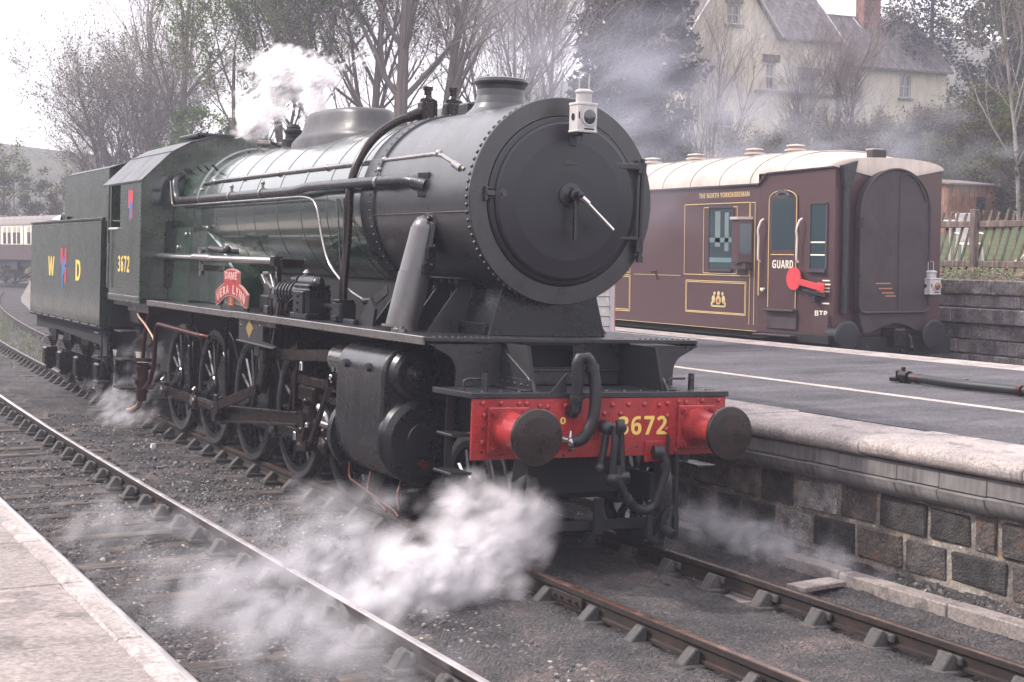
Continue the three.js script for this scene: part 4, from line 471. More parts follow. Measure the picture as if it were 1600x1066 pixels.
  P('crosshead', [bx(X(1.02), 0.99, -4.0, 0.2, 0.16, 0.46, 0.02), bx(X(1.03), 0.8, -4.02, 0.14, 0.36, 0.26, 0.03), prism('z', [[X(0.98), 0.5], [X(1.16), 0.5], [X(1.14), 0.66], [X(1.0), 0.66]], -4.12, -3.95), ball(X(1.12), 0.92, -3.95, 0.04), ball(X(1.12), 0.62, -4.05, 0.045)], M.rod);
  P('piston_rod', [cy([X(1.02), 0.7175, -3.9], [X(1.02), 0.7175, -2.6], 0.05, 0.05, 18), cy([X(1.02), 0.7175, -3.05], [X(1.02), 0.7175, -2.88], 0.085, 0.085, 18), cy([X(1.05), 0.88, -3.72], [X(1.05), 0.8, -3.5], 0.055, 0.055, 14)], M.bright);
  each('oil_cup', [[1.1, 0.62, -3.98], [1.12, 1.22, -4.12], [1.14, 1.16, -3.2], [1.12, 0.44, -3.74], [1.12, 0.5, -4.26], [1.13, 0.42, -4.1]].map(([a, b, c]) => [cy([X(a), b, c], [X(a), b + 0.07, c], 0.03, 0.026, 10), ball(X(a), b + 0.07, c, 0.026)]), M.bright, loco);
  P('motion_bracket', [prism('x', [[-5.84, 1.44], [-5.84, 1.705], [-4.55, 1.705], [-4.55, 1.62], [-4.98, 1.62], [-4.98, 1.46], [-4.55, 1.43], [-4.55, 1.41]], X(1.25) - 0.012, X(1.25) + 0.012), bar([X(1.25), 1.43, -5.84], [X(1.25), 1.41, -4.55], 0.09, 0.018), bx(X(0.95), 1.55, -5.2, 0.6, 0.26, 0.04), bx(X(1.1), 1.35, -5.45, 0.16, 0.16, 0.2, 0.02), bx(X(1.12), 1.2, -5.3, 0.14, 0.16, 0.12, 0.02)], M.plate);
  if (s < 0) P('maker_plate', [prism('x', [[-5.43, 1.47], [-5.3, 1.575], [-5.43, 1.68], [-5.56, 1.575]], -1.268, -1.262), prism('x', [[-5.43, 1.495], [-5.33, 1.575], [-5.43, 1.655], [-5.53, 1.575]], -1.27, -1.266)], M.brass);
  P('bolt_heads', [...Array.from({ length: 6 }, (_, i) => dome(X(1.262), 1.68, -5.75 + i * 0.14, 0.014, s < 0 ? '-x' : 'x')), dome(X(1.262), 1.6, -5.75, 0.014, s < 0 ? '-x' : 'x'), dome(X(1.262), 1.62, -5.07, 0.016, s < 0 ? '-x' : 'x')], M.steel, loco, 'stuff');
  P('lifting_link', [bar([X(1.05), 1.7, -4.8], [X(1.05), 1.36, -4.85], 0.04, 0.06), cy([X(0.7), 1.62, -4.75], [X(1.2), 1.62, -4.75], 0.05), bar([X(1.0), 0.4, -4.5], [X(1.0), 1.4, -4.42], 0.04, 0.05), bar([X(0.98), 0.42, -4.95], [X(0.98), 1.36, -4.7], 0.035, 0.05)], M.rod);
  each('sand_pipe', [pipe([[X(0.95), 1.7, -7.25], [X(0.95), 1.35, -7.38], [X(0.9), 0.5, -7.45], [X(0.82), 0.12, -7.5]], 0.02, 0.1, 8), pipe([[X(0.95), 1.7, -8.85], [X(0.95), 1.35, -8.98], [X(0.9), 0.5, -9.05], [X(0.82), 0.12, -9.1]], 0.02, 0.1, 8)], M.rod, loco);
  P('pony_frame', [bx(X(0.55), 0.55, -0.9, 0.05, 0.22, 1.6), bx(X(0.55), 0.5, -0.72, 0.16, 0.3, 0.34, 0.02), bar([X(0.72), 0.85, -0.02], [X(0.76), 0.12, -0.06], 0.02, 0.12)], M.under);
}
P('guard_iron', [pipe([[0.46, 0.4, 0.02], [0.46, 0.12, 0.0], [0.6, 0.1, 0.0]], 0.03), prism('z', (() => { const s = new THREE.Shape(); s.absarc(0.655, 0.3, 0.085, 0, Math.PI, false); s.lineTo(0.57, 0.12); s.lineTo(0.615, 0.12); s.absarc(0.655, 0.3, 0.04, Math.PI, 0, true); s.lineTo(0.695, 0.12); s.lineTo(0.74, 0.12); return s; })(), -0.02, 0.02)], M.rubber);
P('truck_beam', [bx(0, 0.62, -0.45, 1.0, 0.3, 0.1), bx(0, 0.5, -1.3, 1.1, 0.2, 1.4), bx(0, 0.85, -1.2, 1.2, 0.05, 2.2), bx(0, 0.24, -0.2, 1.3, 0.08, 0.06), bx(0.05, 0.32, -0.12, 0.09, 0.3, 0.03)], M.under);
// draw hook and screw coupling
{ const dh = P('draw_hook', [bar([-0.03, 1.08, 0.0], [-0.03, 1.07, 0.2], 0.06, 0.1, 0.02), curveTube([[-0.03, 1.07, 0.16], [-0.03, 1.05, 0.26], [-0.03, 1.1, 0.31], [-0.03, 1.15, 0.29]], 0.035, 10, 20)], M.rubber); P('coupling_link', [pipe([[-0.09, 1.07, 0.2], [-0.1, 0.92, 0.19], [-0.13, 0.76, 0.18]], 0.03, 0.04, 10), pipe([[0.04, 1.07, 0.2], [0.055, 0.9, 0.19], [0.07, 0.68, 0.2]], 0.03, 0.04, 10), pipe([[-0.05, 1.1, 0.26], [-0.05, 0.95, 0.27], [-0.06, 0.68, 0.24]], 0.03, 0.04, 10), ball(-0.09, 1.08, 0.2, 0.055), ball(0.04, 1.08, 0.2, 0.05), ball(-0.13, 0.76, 0.18, 0.05), ball(-0.055, 0.68, 0.24, 0.055), ball(0.09, 0.67, 0.2, 0.05), cy([-0.13, 1.08, 0.19], [0.07, 1.08, 0.19], 0.03), cy([-0.07, 0.69, 0.22], [0.11, 0.69, 0.22], 0.04)], M.rubber, dh); P('coupling_screw', [cy([0.01, 0.78, 0.21], [0.03, 0.64, 0.21], 0.045, 0.05, 12), cy([0.03, 0.66, 0.21], [0.135, 0.49, 0.2], 0.032, 0.03, 12), cy([0.1, 0.54, 0.2], [0.135, 0.49, 0.2], 0.045, 0.045, 12)], M.rubber, dh); }
// vacuum standpipe with its ribbed hose
{ const vp = P('vacuum_standpipe', [cy([-0.31, 1.18, 0.02], [-0.31, 1.28, 0.1], 0.055, 0.05, 16), pipe([[-0.31, 1.2, 0.08], [-0.315, 1.4, 0.11], [-0.335, 1.6, 0.12], [-0.285, 1.66, 0.13], [-0.22, 1.6, 0.13]], 0.046, 0.06, 14), ...[1.3, 1.46].map((y) => cy([-0.317, y, 0.105], [-0.318, y + 0.03, 0.107], 0.058, 0.058, 14)), prism('z', [[-0.5, 1.348], [-0.36, 1.348], [-0.36, 1.5]], 0.0, 0.012)], M.rubber); const pts = [[-0.225, 1.61, 0.13], [-0.19, 1.5, 0.14], [-0.178, 1.35, 0.16], [-0.19, 1.2, 0.17], [-0.22, 1.09, 0.17], [-0.28, 0.99, 0.15], [-0.34, 0.965, 0.12]], c = new THREE.CatmullRomCurve3(pts.map((a) => V(...a))), h = [curveTube(pts, 0.046, 14, 60)]; for (let i = 2; i < 62; i++) { const p = c.getPoint(i / 64), q = c.getPoint((i + 0.35) / 64); h.push(cy(p.toArray(), q.toArray(), 0.0515, 0.0515, 14, true)); } P('vacuum_hose', h, M.rubber, vp); P('hose_end', [ball(-0.35, 0.96, 0.11, 0.045), cy([-0.36, 0.97, 0.1], [-0.4, 0.98, 0.03], 0.03, 0.03, 10), cy([-0.36, 0.98, 0.1], [-0.35, 1.05, 0.09], 0.02, 0.01, 8), bx(-0.33, 0.92, 0.08, 0.06, 0.05, 0.05, 0.01)], M.steel, vp); P('hose_clip', [cy([-0.21, 1.57, 0.132], [-0.2, 1.53, 0.135], 0.058, 0.058, 16)], M.rubber, vp); }
// steam heating hose
P('heating_hose', [pipe([[0.48, 0.86, 0.0], [0.49, 0.86, 0.08], [0.545, 0.8, 0.1], [0.54, 0.7, 0.1], [0.5, 0.55, 0.08], [0.47, 0.42, 0.06], [0.4, 0.38, 0.05], [0.28, 0.4, 0.06], [0.2, 0.48, 0.1]], 0.04, 0.08, 12), cy([0.53, 0.78, 0.1], [0.535, 0.72, 0.1], 0.052, 0.052, 14), cy([0.44, 0.86, 0.06], [0.52, 0.86, 0.08], 0.055, 0.055, 14), cy([0.59, 1.0, 0.04], [0.595, 0.74, 0.05], 0.012, 0.012, 8)], M.rubber);
P('hose_hook', [bar([0.66, 0.36, 0.02], [0.6, 0.2, 0.06], 0.03, 0.05), cy([0.6, 0.22, 0.02], [0.62, 0.18, 0.12], 0.045, 0.04, 12), pipe([[0.6, 0.2, 0.08], [0.57, 0.14, 0.08], [0.56, 0.05, 0.1]], 0.012, 0.03, 8)], M.rubber);
// cab
for (const s of [-1, 1]) { const sh = new THREE.Shape([[-12.05, 1.76], [-10.16, 1.76], [-10.16, 3.34], [-11.4, 3.34], [-11.4, 2.72], [-11.98, 2.72], [-11.98, 3.34], [-12.05, 3.34]].map((q) => new THREE.Vector2(...q))); const c = P('cab_side', [prism('x', sh, s * 1.33 - 0.012, s * 1.33 + 0.012), bx(s * 1.33, 1.745, -11.1, 0.05, 0.05, 1.9), bx(s * 1.33, 1.72, -11.1, 0.03, 0.09, 1.95)], M.green);
  P('rivets', [...Array.from({ length: 28 }, (_, i) => dome(s * 1.342, 1.82 + i * 0.054, -10.2, 0.012, s < 0 ? '-x' : 'x')), ...Array.from({ length: 28 }, (_, i) => dome(s * 1.342, 1.82 + i * 0.054, -11.32, 0.011, s < 0 ? '-x' : 'x'))], M.green, c, 'stuff');
  P('window_sill', [bx(s * 1.34, 2.7, -11.7, 0.07, 0.03, 0.62)], M.white, c); P('handrail', [cy([s * 1.38, 1.85, -11.97], [s * 1.38, 2.5, -11.97], 0.014, 0.014, 8), cy([s * 1.38, 1.92, -12.0], [s * 1.38, 3.2, -12.0], 0.012, 0.012, 8)], M.steel, c);
  if (s < 0) { [...'3672'].forEach((ch, i) => P('numeral', text(ch, 0.225, 0.135, [-1.3425, 2.09, -11.46 + i * 0.185], [0, 0, 1], [-1, 0, 0]), M.yellow, c));
    P('badge', [bx(-1.3435, 3.1, -10.83, 0.004, 0.24, 0.15, 0.001), bx(-1.3435, 2.93, -10.7, 0.004, 0.2, 0.1, 0.001)], mat([0.5, 0.05, 0.09], 0.5), c); P('badge', [bx(-1.3435, 3.12, -10.68, 0.004, 0.2, 0.12, 0.001)], mat([0.45, 0.05, 0.05], 0.5), c); P('badge_shield', [cy([-1.3435, 3.0, -10.74], [-1.347, 3.0, -10.74], 0.1, 0.1, 4), bx(-1.343, 2.88, -10.8, 0.004, 0.16, 0.06, 0.001)], mat([0.03, 0.14, 0.36], 0.5), c); }
  P('cab_steps', [bar([s * 1.2, 1.7, -11.55], [s * 1.2, 0.42, -11.55], 0.014, 0.09), bar([s * 1.2, 1.7, -11.1], [s * 1.2, 0.42, -11.1], 0.014, 0.09), ...[0.45, 0.85, 1.25].map((y) => bx(s * 1.25, y, -11.32, 0.22, 0.025, 0.46))], M.under);
  P('cab_valance', [bx(s * 1.25, 1.66, -11.0, 0.03, 0.1, 2.1), bx(s * 1.1, 1.6, -10.6, 0.3, 0.1, 1.2)], M.plate);
}
{ const sh = new THREE.Shape(); sh.moveTo(-1.33, 1.75); sh.lineTo(-1.33, 3.34); sh.lineTo(-0.95, 3.72); sh.quadraticCurveTo(-0.5, 4.0, 0, 4.02); sh.quadraticCurveTo(0.5, 4.0, 0.95, 3.72); sh.lineTo(1.33, 3.34); sh.lineTo(1.33, 1.75); const hole = new THREE.Path(); hole.absarc(0, SY, 0.84, 0, 2 * Math.PI, true); sh.holes.push(hole); for (const s of [-1, 1]) { const w = new THREE.Path([[s * 1.02, 3.0], [s * 1.2, 3.0], [s * 1.2, 3.3], [s * 1.02, 3.44]].map((q) => new THREE.Vector2(...q))); sh.holes.push(w); }
  const cf = P('cab_front', prism('z', sh, -10.18, -10.15, { cs: 24 }), M.green); each('cab_window', [bx(-1.11, 3.21, -10.165, 0.2, 0.46, 0.006, 0.001), bx(1.11, 3.21, -10.165, 0.2, 0.46, 0.006, 0.001)], M.glass, cf); P('rivets', Array.from({ length: 22 }, (_, i) => { const t = -0.92 + 1.84 * i / 21; return dome(t, 3.93 - 0.27 * Math.abs(t) ** 2 - 0.03, -10.15, 0.013, 'z'); }), M.green, cf, 'stuff'); each('roof_bracket', [cy([-0.42, 3.9, -10.3], [-0.42, 4.06, -10.3], 0.018, 0.012, 8), bx(-0.95, 2.35, -10.12, 0.12, 0.9, 0.03)], M.black, cf);
  const arc = (o) => [[-1.36, 3.33 + o], [-0.96, 3.73 + o], [-0.7, 3.88 + o], [-0.35, 3.99 + o], [0, 4.03 + o], [0.35, 3.99 + o], [0.7, 3.88 + o], [0.96, 3.73 + o], [1.36, 3.33 + o]]; const rf = P('cab_roof', prism('z', [...arc(0.012), ...arc(-0.012).reverse()], -12.5, -10.1), M.plate); each('roof_vent', [bx(0, 4.05, -11.2, 0.9, 0.05, 1.0, 0.015), bx(-0.95, 3.74, -11.3, 0.03, 0.03, 2.3)], M.black, rf);
  P('cab_backhead', [bx(0, 2.6, -10.25, 1.6, 1.7, 0.1), bx(0, 1.72, -11.1, 2.6, 0.05, 1.9), bx(0.3, 2.3, -10.5, 0.5, 0.9, 0.5)], M.under); P('ashpan', [bx(0, 1.15, -10.6, 1.2, 1.0, 2.6), bx(0, 0.75, -9.6, 1.3, 0.7, 1.4)], M.under); }
// injector and copper pipework below the cab
P('injector', [cy([-1.2, 0.34, -10.5], [-1.2, 0.85, -10.45], 0.07, 0.085, 16), cy([-1.2, 0.78, -10.46], [-1.2, 0.82, -10.455], 0.12, 0.12, 18), cy([-1.2, 0.88, -10.45], [-1.2, 0.92, -10.45], 0.13, 0.13, 18), cy([-1.2, 0.62, -10.5], [-1.2, 0.65, -10.5], 0.11, 0.11, 16), cy([-1.3, 0.6, -10.48], [-1.1, 0.6, -10.48], 0.045), cy([-1.2, 0.45, -10.52], [-1.2, 0.48, -10.52], 0.1, 0.1, 16)], mat([0.14, 0.075, 0.06], 0.55, { map: T.rust, metalness: 0.3 }));
P('overflow_pipe', [pipe([[-1.2, 0.4, -10.55], [-1.2, 0.26, -10.6], [-1.24, 0.17, -10.85], [-1.26, 0.15, -11.0]], 0.04, 0.08, 12)], mat([0.3, 0.22, 0.17], 0.5, { metalness: 0.5 }));
each('copper_pipe', [pipe([[-1.12, 1.37, -7.5], [-1.2, 1.385, -7.6], [-1.2, 1.43, -9.68], [-1.2, 1.33, -9.78], [-1.2, 0.85, -9.85], [-1.2, 0.62, -10.05], [-1.2, 0.5, -10.4]], 0.03, 0.09, 12), pipe([[-1.15, 1.7, -10.2], [-1.18, 1.35, -10.4], [-1.2, 1.1, -10.44], [-1.2, 0.9, -10.45]], 0.03, 0.12, 12)], M.copper, loco);
P('copper_pipe', [pipe([[-1.15, 1.68, -11.0], [-1.22, 1.5, -10.75], [-1.22, 1.4, -10.3], [-1.22, 1.25, -9.85], [-1.2, 1.15, -9.82]], 0.016, 0.15, 8)], mat([0.5, 0.3, 0.22], 0.4, { metalness: 0.5 }));
// ---------- tender ----------
const tender = thing('tender', 'dark green tender lettered W D coupled behind the cab', 'tender'); tender.rotation.z = CANT;
{
  const Q = (n, g, m, p = tender, k) => part(n, g, m, p, k);
  const body = Q('tank', [bx(0, 2.045, -15.62, 2.66, 1.6, 6.08, 0.02)], M.green);
  for (const s of [-1, 1]) Q('tank_edge', [bx(s * 1.31, 2.86, -15.62, 0.05, 0.035, 6.1), bx(s * 1.335, 2.045, -12.6, 0.03, 1.6, 0.03), ...Array.from({ length: 9 }, (_, i) => bx(s * 1.345, 1.245, -13.0 - i * 0.66, 0.03, 0.02, 0.5))], M.plate, body);
  Q('rivets', [...Array.from({ length: 26 }, (_, i) => dome(-1.33, 1.32 + i * 0.06, -12.68, 0.011, '-x')), ...Array.from({ length: 30 }, (_, i) => dome(-1.33, 2.8, -12.75 - i * 0.2, 0.01, '-x'))], M.green, body, 'stuff');
  Q('letter', text('W', 0.33, 0.56, [-1.3315, 1.94, -16.9], [0, 0, 1], [-1, 0, 0]), M.yellow, body); Q('letter', text('D', 0.33, 0.38, [-1.3315, 1.9, -14.52], [0, 0, 1], [-1, 0, 0]), M.yellow, body);
  Q('badge', [bx(-1.3325, 2.28, -15.68, 0.005, 0.26, 0.18, 0.001), bx(-1.3325, 1.97, -15.36, 0.005, 0.26, 0.14, 0.001), bx(-1.3325, 2.28, -15.36, 0.005, 0.26, 0.14, 0.001)], mat([0.5, 0.045, 0.07], 0.5), body); Q('badge_shield', [cy([-1.333, 2.12, -15.52], [-1.336, 2.12, -15.52], 0.17, 0.17, 4), bx(-1.3325, 1.9, -15.6, 0.005, 0.3, 0.1, 0.001)], mat([0.03, 0.15, 0.38], 0.5), body);
  Q('coal_bunker', [bx(0, 3.27, -15.9, 1.84, 0.88, 3.6, 0.015)], M.green); Q('bunker_top', [prism('z', (() => { const s = new THREE.Shape(); s.moveTo(-0.93, 3.7); s.quadraticCurveTo(0, 4.08, 0.93, 3.7); return s; })(), -17.7, -14.05)], M.black);
  Q('rivets', Array.from({ length: 18 }, (_, i) => dome(-0.92, 2.93, -14.2 - i * 0.2, 0.014, '-x')), M.green, tender, 'stuff');
  each('water_filler', [clean(new THREE.TorusGeometry(0.13, 0.03, 8, 20, Math.PI).rotateY(Math.PI / 2).translate(-0.9, 2.88, -17.95)), bx(-0.8, 2.89, -18.1, 0.6, 0.05, 0.8), bx(-0.95, 2.93, -17.2, 0.06, 0.1, 0.06)], M.under, tender);
  for (const s of [-1, 1]) {
    Q('tender_frame', [prism('x', [[-18.6, 0.98], [-18.6, 1.22], [-12.65, 1.22], [-12.65, 0.62], [-13.2, 0.95], [-16.6, 1.02]], s * 1.2 - 0.015, s * 1.2 + 0.015), bx(s * 1.27, 1.225, -15.6, 0.14, 0.03, 6.0)], M.under);
    for (const z of [-13.35, -14.95, -16.35, -17.7]) { Q('axle_box', [bx(s * 1.13, 0.5, z, 0.22, 0.32, 0.3, 0.03), prism('x', [[z - 0.3, 0.98], [z - 0.12, 0.3], [z + 0.12, 0.3], [z + 0.3, 0.98]], s * 1.06 - 0.02, s * 1.06 + 0.02), ...[0, 1, 2, 3, 4].map((i) => bx(s * 1.16, 0.72 + i * 0.03, z, 0.09, 0.024, 0.95 - i * 0.15)), bar([s * 1.16, 1.0, z - 0.46], [s * 1.16, 0.72, z - 0.46], 0.04, 0.05), bar([s * 1.16, 1.0, z + 0.46], [s * 1.16, 0.72, z + 0.46], 0.04, 0.05), bx(s * 1.15, 0.3, z, 0.12, 0.08, 0.2, 0.02)], M.rod);
      const w = new THREE.Mesh(lw, M.wheel); named(w, 'wheel', tender); w.position.set(s * 0.775, 0.48, z); if (s > 0) w.rotation.y = Math.PI; const t = new THREE.Mesh(lt, M.tyre); named(t, 'tyre', w); for (const q of [w, t]) q.castShadow = q.receiveShadow = true; }
    Q('tender_steps', [bar([s * 1.24, 1.22, -12.72], [s * 1.24, 0.4, -12.72], 0.014, 0.12), ...[0.42, 0.8, 1.15].map((y) => bx(s * 1.26, y, -12.75, 0.2, 0.025, 0.3)), cy([s * 1.3, 1.3, -12.62], [s * 1.3, 0.5, -12.62], 0.014, 0.014, 8)], M.plate);
  }
  Q('tender_underframe', [bx(0, 1.05, -15.6, 2.0, 0.34, 6.0), bx(0, 2.0, -12.58, 2.4, 1.5, 0.06), bx(0, 1.5, -12.2, 1.9, 0.3, 0.7)], M.under);
}
// ---------- headlamp ----------
function lamp(name, label, [x, y, z], turn, lensCol, group) {
  const t = thing(name, label, 'lamp', [x, y, z]); t.rotation.y = turn; const Q = (n, g, m, p = t) => part(n, g, m, p);
  const b = Q('lamp_body', [bx(0, 0.115, 0, 0.2, 0.23, 0.19, 0.008), bx(0, 0.238, 0, 0.21, 0.025, 0.2, 0.006), bx(0, 0.01, 0, 0.21, 0.02, 0.2, 0.005)], M.white);
  Q('lamp_top', lathe('y', [0, 0, 0], creased([[0.075, 0.25], [0.075, 0.33], [0.085, 0.335], [0.085, 0.35], [0.06, 0.365], [0, 0.37]]), 20), M.white);
  Q('lamp_handle', pipe([[-0.05, 0.33, 0], [-0.05, 0.505, 0], [0.05, 0.505, 0], [0.05, 0.33, 0]], 0.0065, 0.009, 8), M.white);
  const le = Q('lens', [lathe('z', [0.015, 0.13, 0.095], creased([[0.064, 0.012], [0.05, 0.026], [0.025, 0.034], [0, 0.036]]), 24)], lensCol); Q('lens_rim', lathe('z', [0.015, 0.13, 0.095], creased([[0.076, 0], [0.076, 0.016], [0.062, 0.018], [0.062, 0.0]]), 24), M.white, le);
  Q('side_lens', cy([-0.1, 0.13, 0], [-0.108, 0.13, 0], 0.03, 0.03, 16), M.lens); Q('bracket', [bx(0.02, 0.03, 0.098, 0.1, 0.012, 0.008), bx(-0.04, -0.03, 0.06, 0.012, 0.09, 0.01), bx(-0.085, 0.14, 0.099, 0.012, 0.06, 0.006)], M.under);
  return t;
}
{ const p = V(0.02, 3.452, -0.55).applyAxisAngle(V(0, 0, 1), CANT), l = lamp('headlamp', 'white lamp hung at the top of the smokebox door', p.toArray(), 0, M.lens); l.rotation.z = CANT; l.scale.set(0.92, 0.98, 0.78); }
// ---------- maroon coach ----------
const coach = thing('maroon_coach', 'maroon railway coach with cream roof and gold lining behind the platform', 'railway coach');
{
  const Q = (n, g, m, p = coach, k) => part(n, g, m, p, k), XS = 8.95, XC = 10.3, z1 = -8.65, z0 = -10.25, out = [-1, 0, 0], along = [0, 0, 1];
  const tp = (z) => (z < z0 ? 0 : 0.27 * (z - z0) / (z1 - z0)), half = (z) => 1.35 - tp(z);
  // body as a tapering shell: main length plus narrowing end
  Q('body', [bx(XC, 2.36, (z0 - 28) / 2, 2.7, 2.44, 28 + z0, 0.01), prism('y', [[XC - half(z0), z0], [XC + half(z0), z0], [XC + half(z1), z1], [XC - half(z1), z1]], 1.14, 3.78, { bevel: 0.01 }), bx(XC, 1.3, -9.8, 2.3, 0.36, 2.2)], M.maroon);
  { // roof: rows across, rising from the eaves; the end dips
    const zs = [-28, -20, -14, -11, z0 - 0.001, z0, -9.8, -9.3, -8.95, -8.63], N = 20, p = [], id = []; for (const z of zs) { const e = z >= z0 ? 3.74 + 0.06 * (z - z0) / (z1 - z0) : 3.57, top = 4.16 - 0.19 * ss(-10.1, -8.6, z), h = half(z) + 0.03; for (let i = 0; i <= N; i++) { const a = Math.PI * i / N, c = -Math.cos(a); p.push(XC + h * c, e + (top - e) * Math.sqrt(Math.max(0, 1 - Math.abs(c) ** 2.3)), z); } }
    for (let j = 0; j < zs.length - 1; j++) for (let i = 0; i < N; i++) { const a = j * (N + 1) + i, b = a + N + 1; id.push(a, b, a + 1, a + 1, b, b + 1); } const last = (zs.length - 1) * (N + 1), c = p.length / 3; p.push(XC, 3.6, -8.63); for (let i = 0; i < N; i++) id.push(c, last + i + 1, last + i);
    const g = new THREE.BufferGeometry(); g.setAttribute('position', new THREE.Float32BufferAttribute(p, 3)); g.setIndex(id); g.computeVertexNormals(); const roof = Q('roof', g, M.roof);
    for (const z of [-26, -24.4, -22.8, -21.2, -19.6, -18, -16.9, -15.8, -14.9, -13.9, -13.2, -12.3, -11.4, -10.5, -9.7]) { const q = [], e = z >= z0 ? 3.745 : 3.575, top = 4.165 - 0.19 * ss(-10.1, -8.6, z); for (let i = 0; i <= 24; i++) { const a = Math.PI * i / 24, cc = -Math.cos(a); q.push([XC + (half(z) + 0.031) * cc, e + (top - e) * Math.sqrt(Math.max(0, 1 - Math.abs(cc) ** 2.3)) + 0.003, z]); } Q('roof_seam', curveTube(q, 0.012, 5, 48), M.roof, roof); }
    Q('gutter', [bx(XS - 0.03, 3.575, (z0 - 28) / 2, 0.04, 0.035, 28 + z0), bar([XS - 0.03, 3.575, z0], [XS + 0.0, 3.74, z0 + 0.16], 0.03, 0.03), bar([XS + 0.0, 3.745, z0 + 0.16], [XC - half(z1) - 0.02, 3.8, z1], 0.03, 0.03)], M.maroonD, roof);
    for (const z of [-27, -25.4, -23.8, -22, -20.5, -19, -17.4, -15.75, -14.2, -12.3, -11.1]) Q('roof_ventilator', lathe('y', [XC, 0, z], creased([[0.1, 4.12], [0.1, 4.2], [0.19, 4.21], [0.19, 4.235], [0.11, 4.255], [0.11, 4.285], [0.17, 4.29], [0.15, 4.31], [0, 4.33]]), 18), M.roof);
    Q('roof_step', [bx(XC - 0.22, 4.02, -8.72, 0.28, 0.14, 0.16, 0.01)], M.maroonD); Q('roof_cap', bx(XC - 0.24, 4.1, -8.75, 0.2, 0.02, 0.2), M.roof);
  }
  const side = (x) => x - 0.006, line = (y0, y1, za, zb, x = XS, w = 0.014) => bx(side(x), (y0 + y1) / 2, (za + zb) / 2, 0.008, Math.max(w, y1 - y0), Math.max(w, zb - za), 0.002);
  const frame = (y0, y1, za, zb, x = XS) => [line(y1, y1, za, zb, x), line(y0, y0, za, zb, x), line(y0, y1, za, za, x), line(y0, y1, zb, zb, x)];
  const skew = (z) => XC - half(z); // side plane at z
  each('gold_lining', [frame(2.06, 3.285, -12.48, -10.53), frame(1.40, 1.955, -12.42, -10.6), frame(1.42, 1.93, -12.39, -10.63), line(1.25, 3.28, -10.5, -10.5), line(1.25, 3.28, -10.37, -10.37), line(3.28, 3.28, -10.5, -10.37), frame(2.09, 3.22, -11.88, -10.88), frame(2.06, 3.285, -15.6, -14.33), frame(1.36, 1.98, -15.6, -14.35), frame(1.33, 2.01, -15.63, -14.32), line(2.03, 2.03, -14.2, -12.6, XS, 0.008), line(1.15, 1.15, -16, -10.3, XS, 0.008), ...[-19.3, -22.5, -25.7].map((z) => frame(2.06, 3.285, z - 1.2, z + 1.2))], M.gold, coach);
  const win = (name, y0, y1, za, zb, x0, x1, extra = []) => { const w = Q(name, [bar([x0 - 0.004, y1 + 0.02, za], [x1 - 0.004, y1 + 0.02, zb], 0.03, 0.04, 0.004), bar([x0 - 0.012, y0 - 0.02, za], [x1 - 0.012, y0 - 0.02, zb], 0.05, 0.04, 0.004), bar([x0 - 0.004, y0, za], [x0 - 0.004, y1, za], 0.03, 0.045, 0.004, [0, 0, 1]), bar([x1 - 0.004, y0, zb], [x1 - 0.004, y1, zb], 0.03, 0.045, 0.004, [0, 0, 1])], M.maroonD); Q('pane', bar([x0, (y0 + y1) / 2, za], [x1, (y0 + y1) / 2, zb], 0.012, y1 - y0, 0.001), M.coachGlass, w); extra.forEach((e) => Q(e[0], e[1], e[2], w)); return w; };
  M.coachGlass = mat([0.035, 0.055, 0.065], 0.12, { clearcoat: 1, clearcoatRoughness: 0.06 }); M.teal = mat([0.11, 0.19, 0.20], 0.6);
  win('window', 2.16, 3.2, -11.72, -11.0, XS, XS, [['curtain', [bx(XS - 0.008, 2.85, -11.45, 0.004, 0.6, 0.16, 0.001)], M.coachPale = mat([0.14, 0.18, 0.18], 0.8)], ['curtain', [bx(XS - 0.008, 2.8, -11.18, 0.004, 0.66, 0.12, 0.001)], M.coachPale], ['table', [bx(XS - 0.008, 2.66, -11.36, 0.004, 0.08, 0.66, 0.001)], M.teal], ['table', [bx(XS - 0.008, 2.32, -11.36, 0.004, 0.08, 0.66, 0.001)], M.teal]]);
  win('window', 2.2, 3.2, -15.3, -14.6, XS, XS); win('window', 2.2, 3.2, -19.8, -18.8, XS, XS); win('window', 2.2, 3.2, -23, -22, XS, XS);
  { const d = Q('lookout', [prism('y', [[XS, -10.84], [XS - 0.2, -10.74], [XS - 0.2, -10.56], [XS, -10.46]], 2.28, 3.0, { bevel: 0.01 })], M.maroon); Q('lookout_hood', prism('y', [[XS + 0.01, -10.9], [XS - 0.24, -10.76], [XS - 0.24, -10.54], [XS + 0.01, -10.43]], 3.0, 3.045), M.roof, d); Q('lookout_pane', bar([XS - 0.19, 2.68, -10.555], [XS - 0.012, 2.68, -10.462], 0.012, 0.5, 0.001), M.coachGlass, d); Q('lookout_base', bx(XS - 0.07, 2.22, -10.65, 0.14, 0.1, 0.42), M.maroonD, d); }
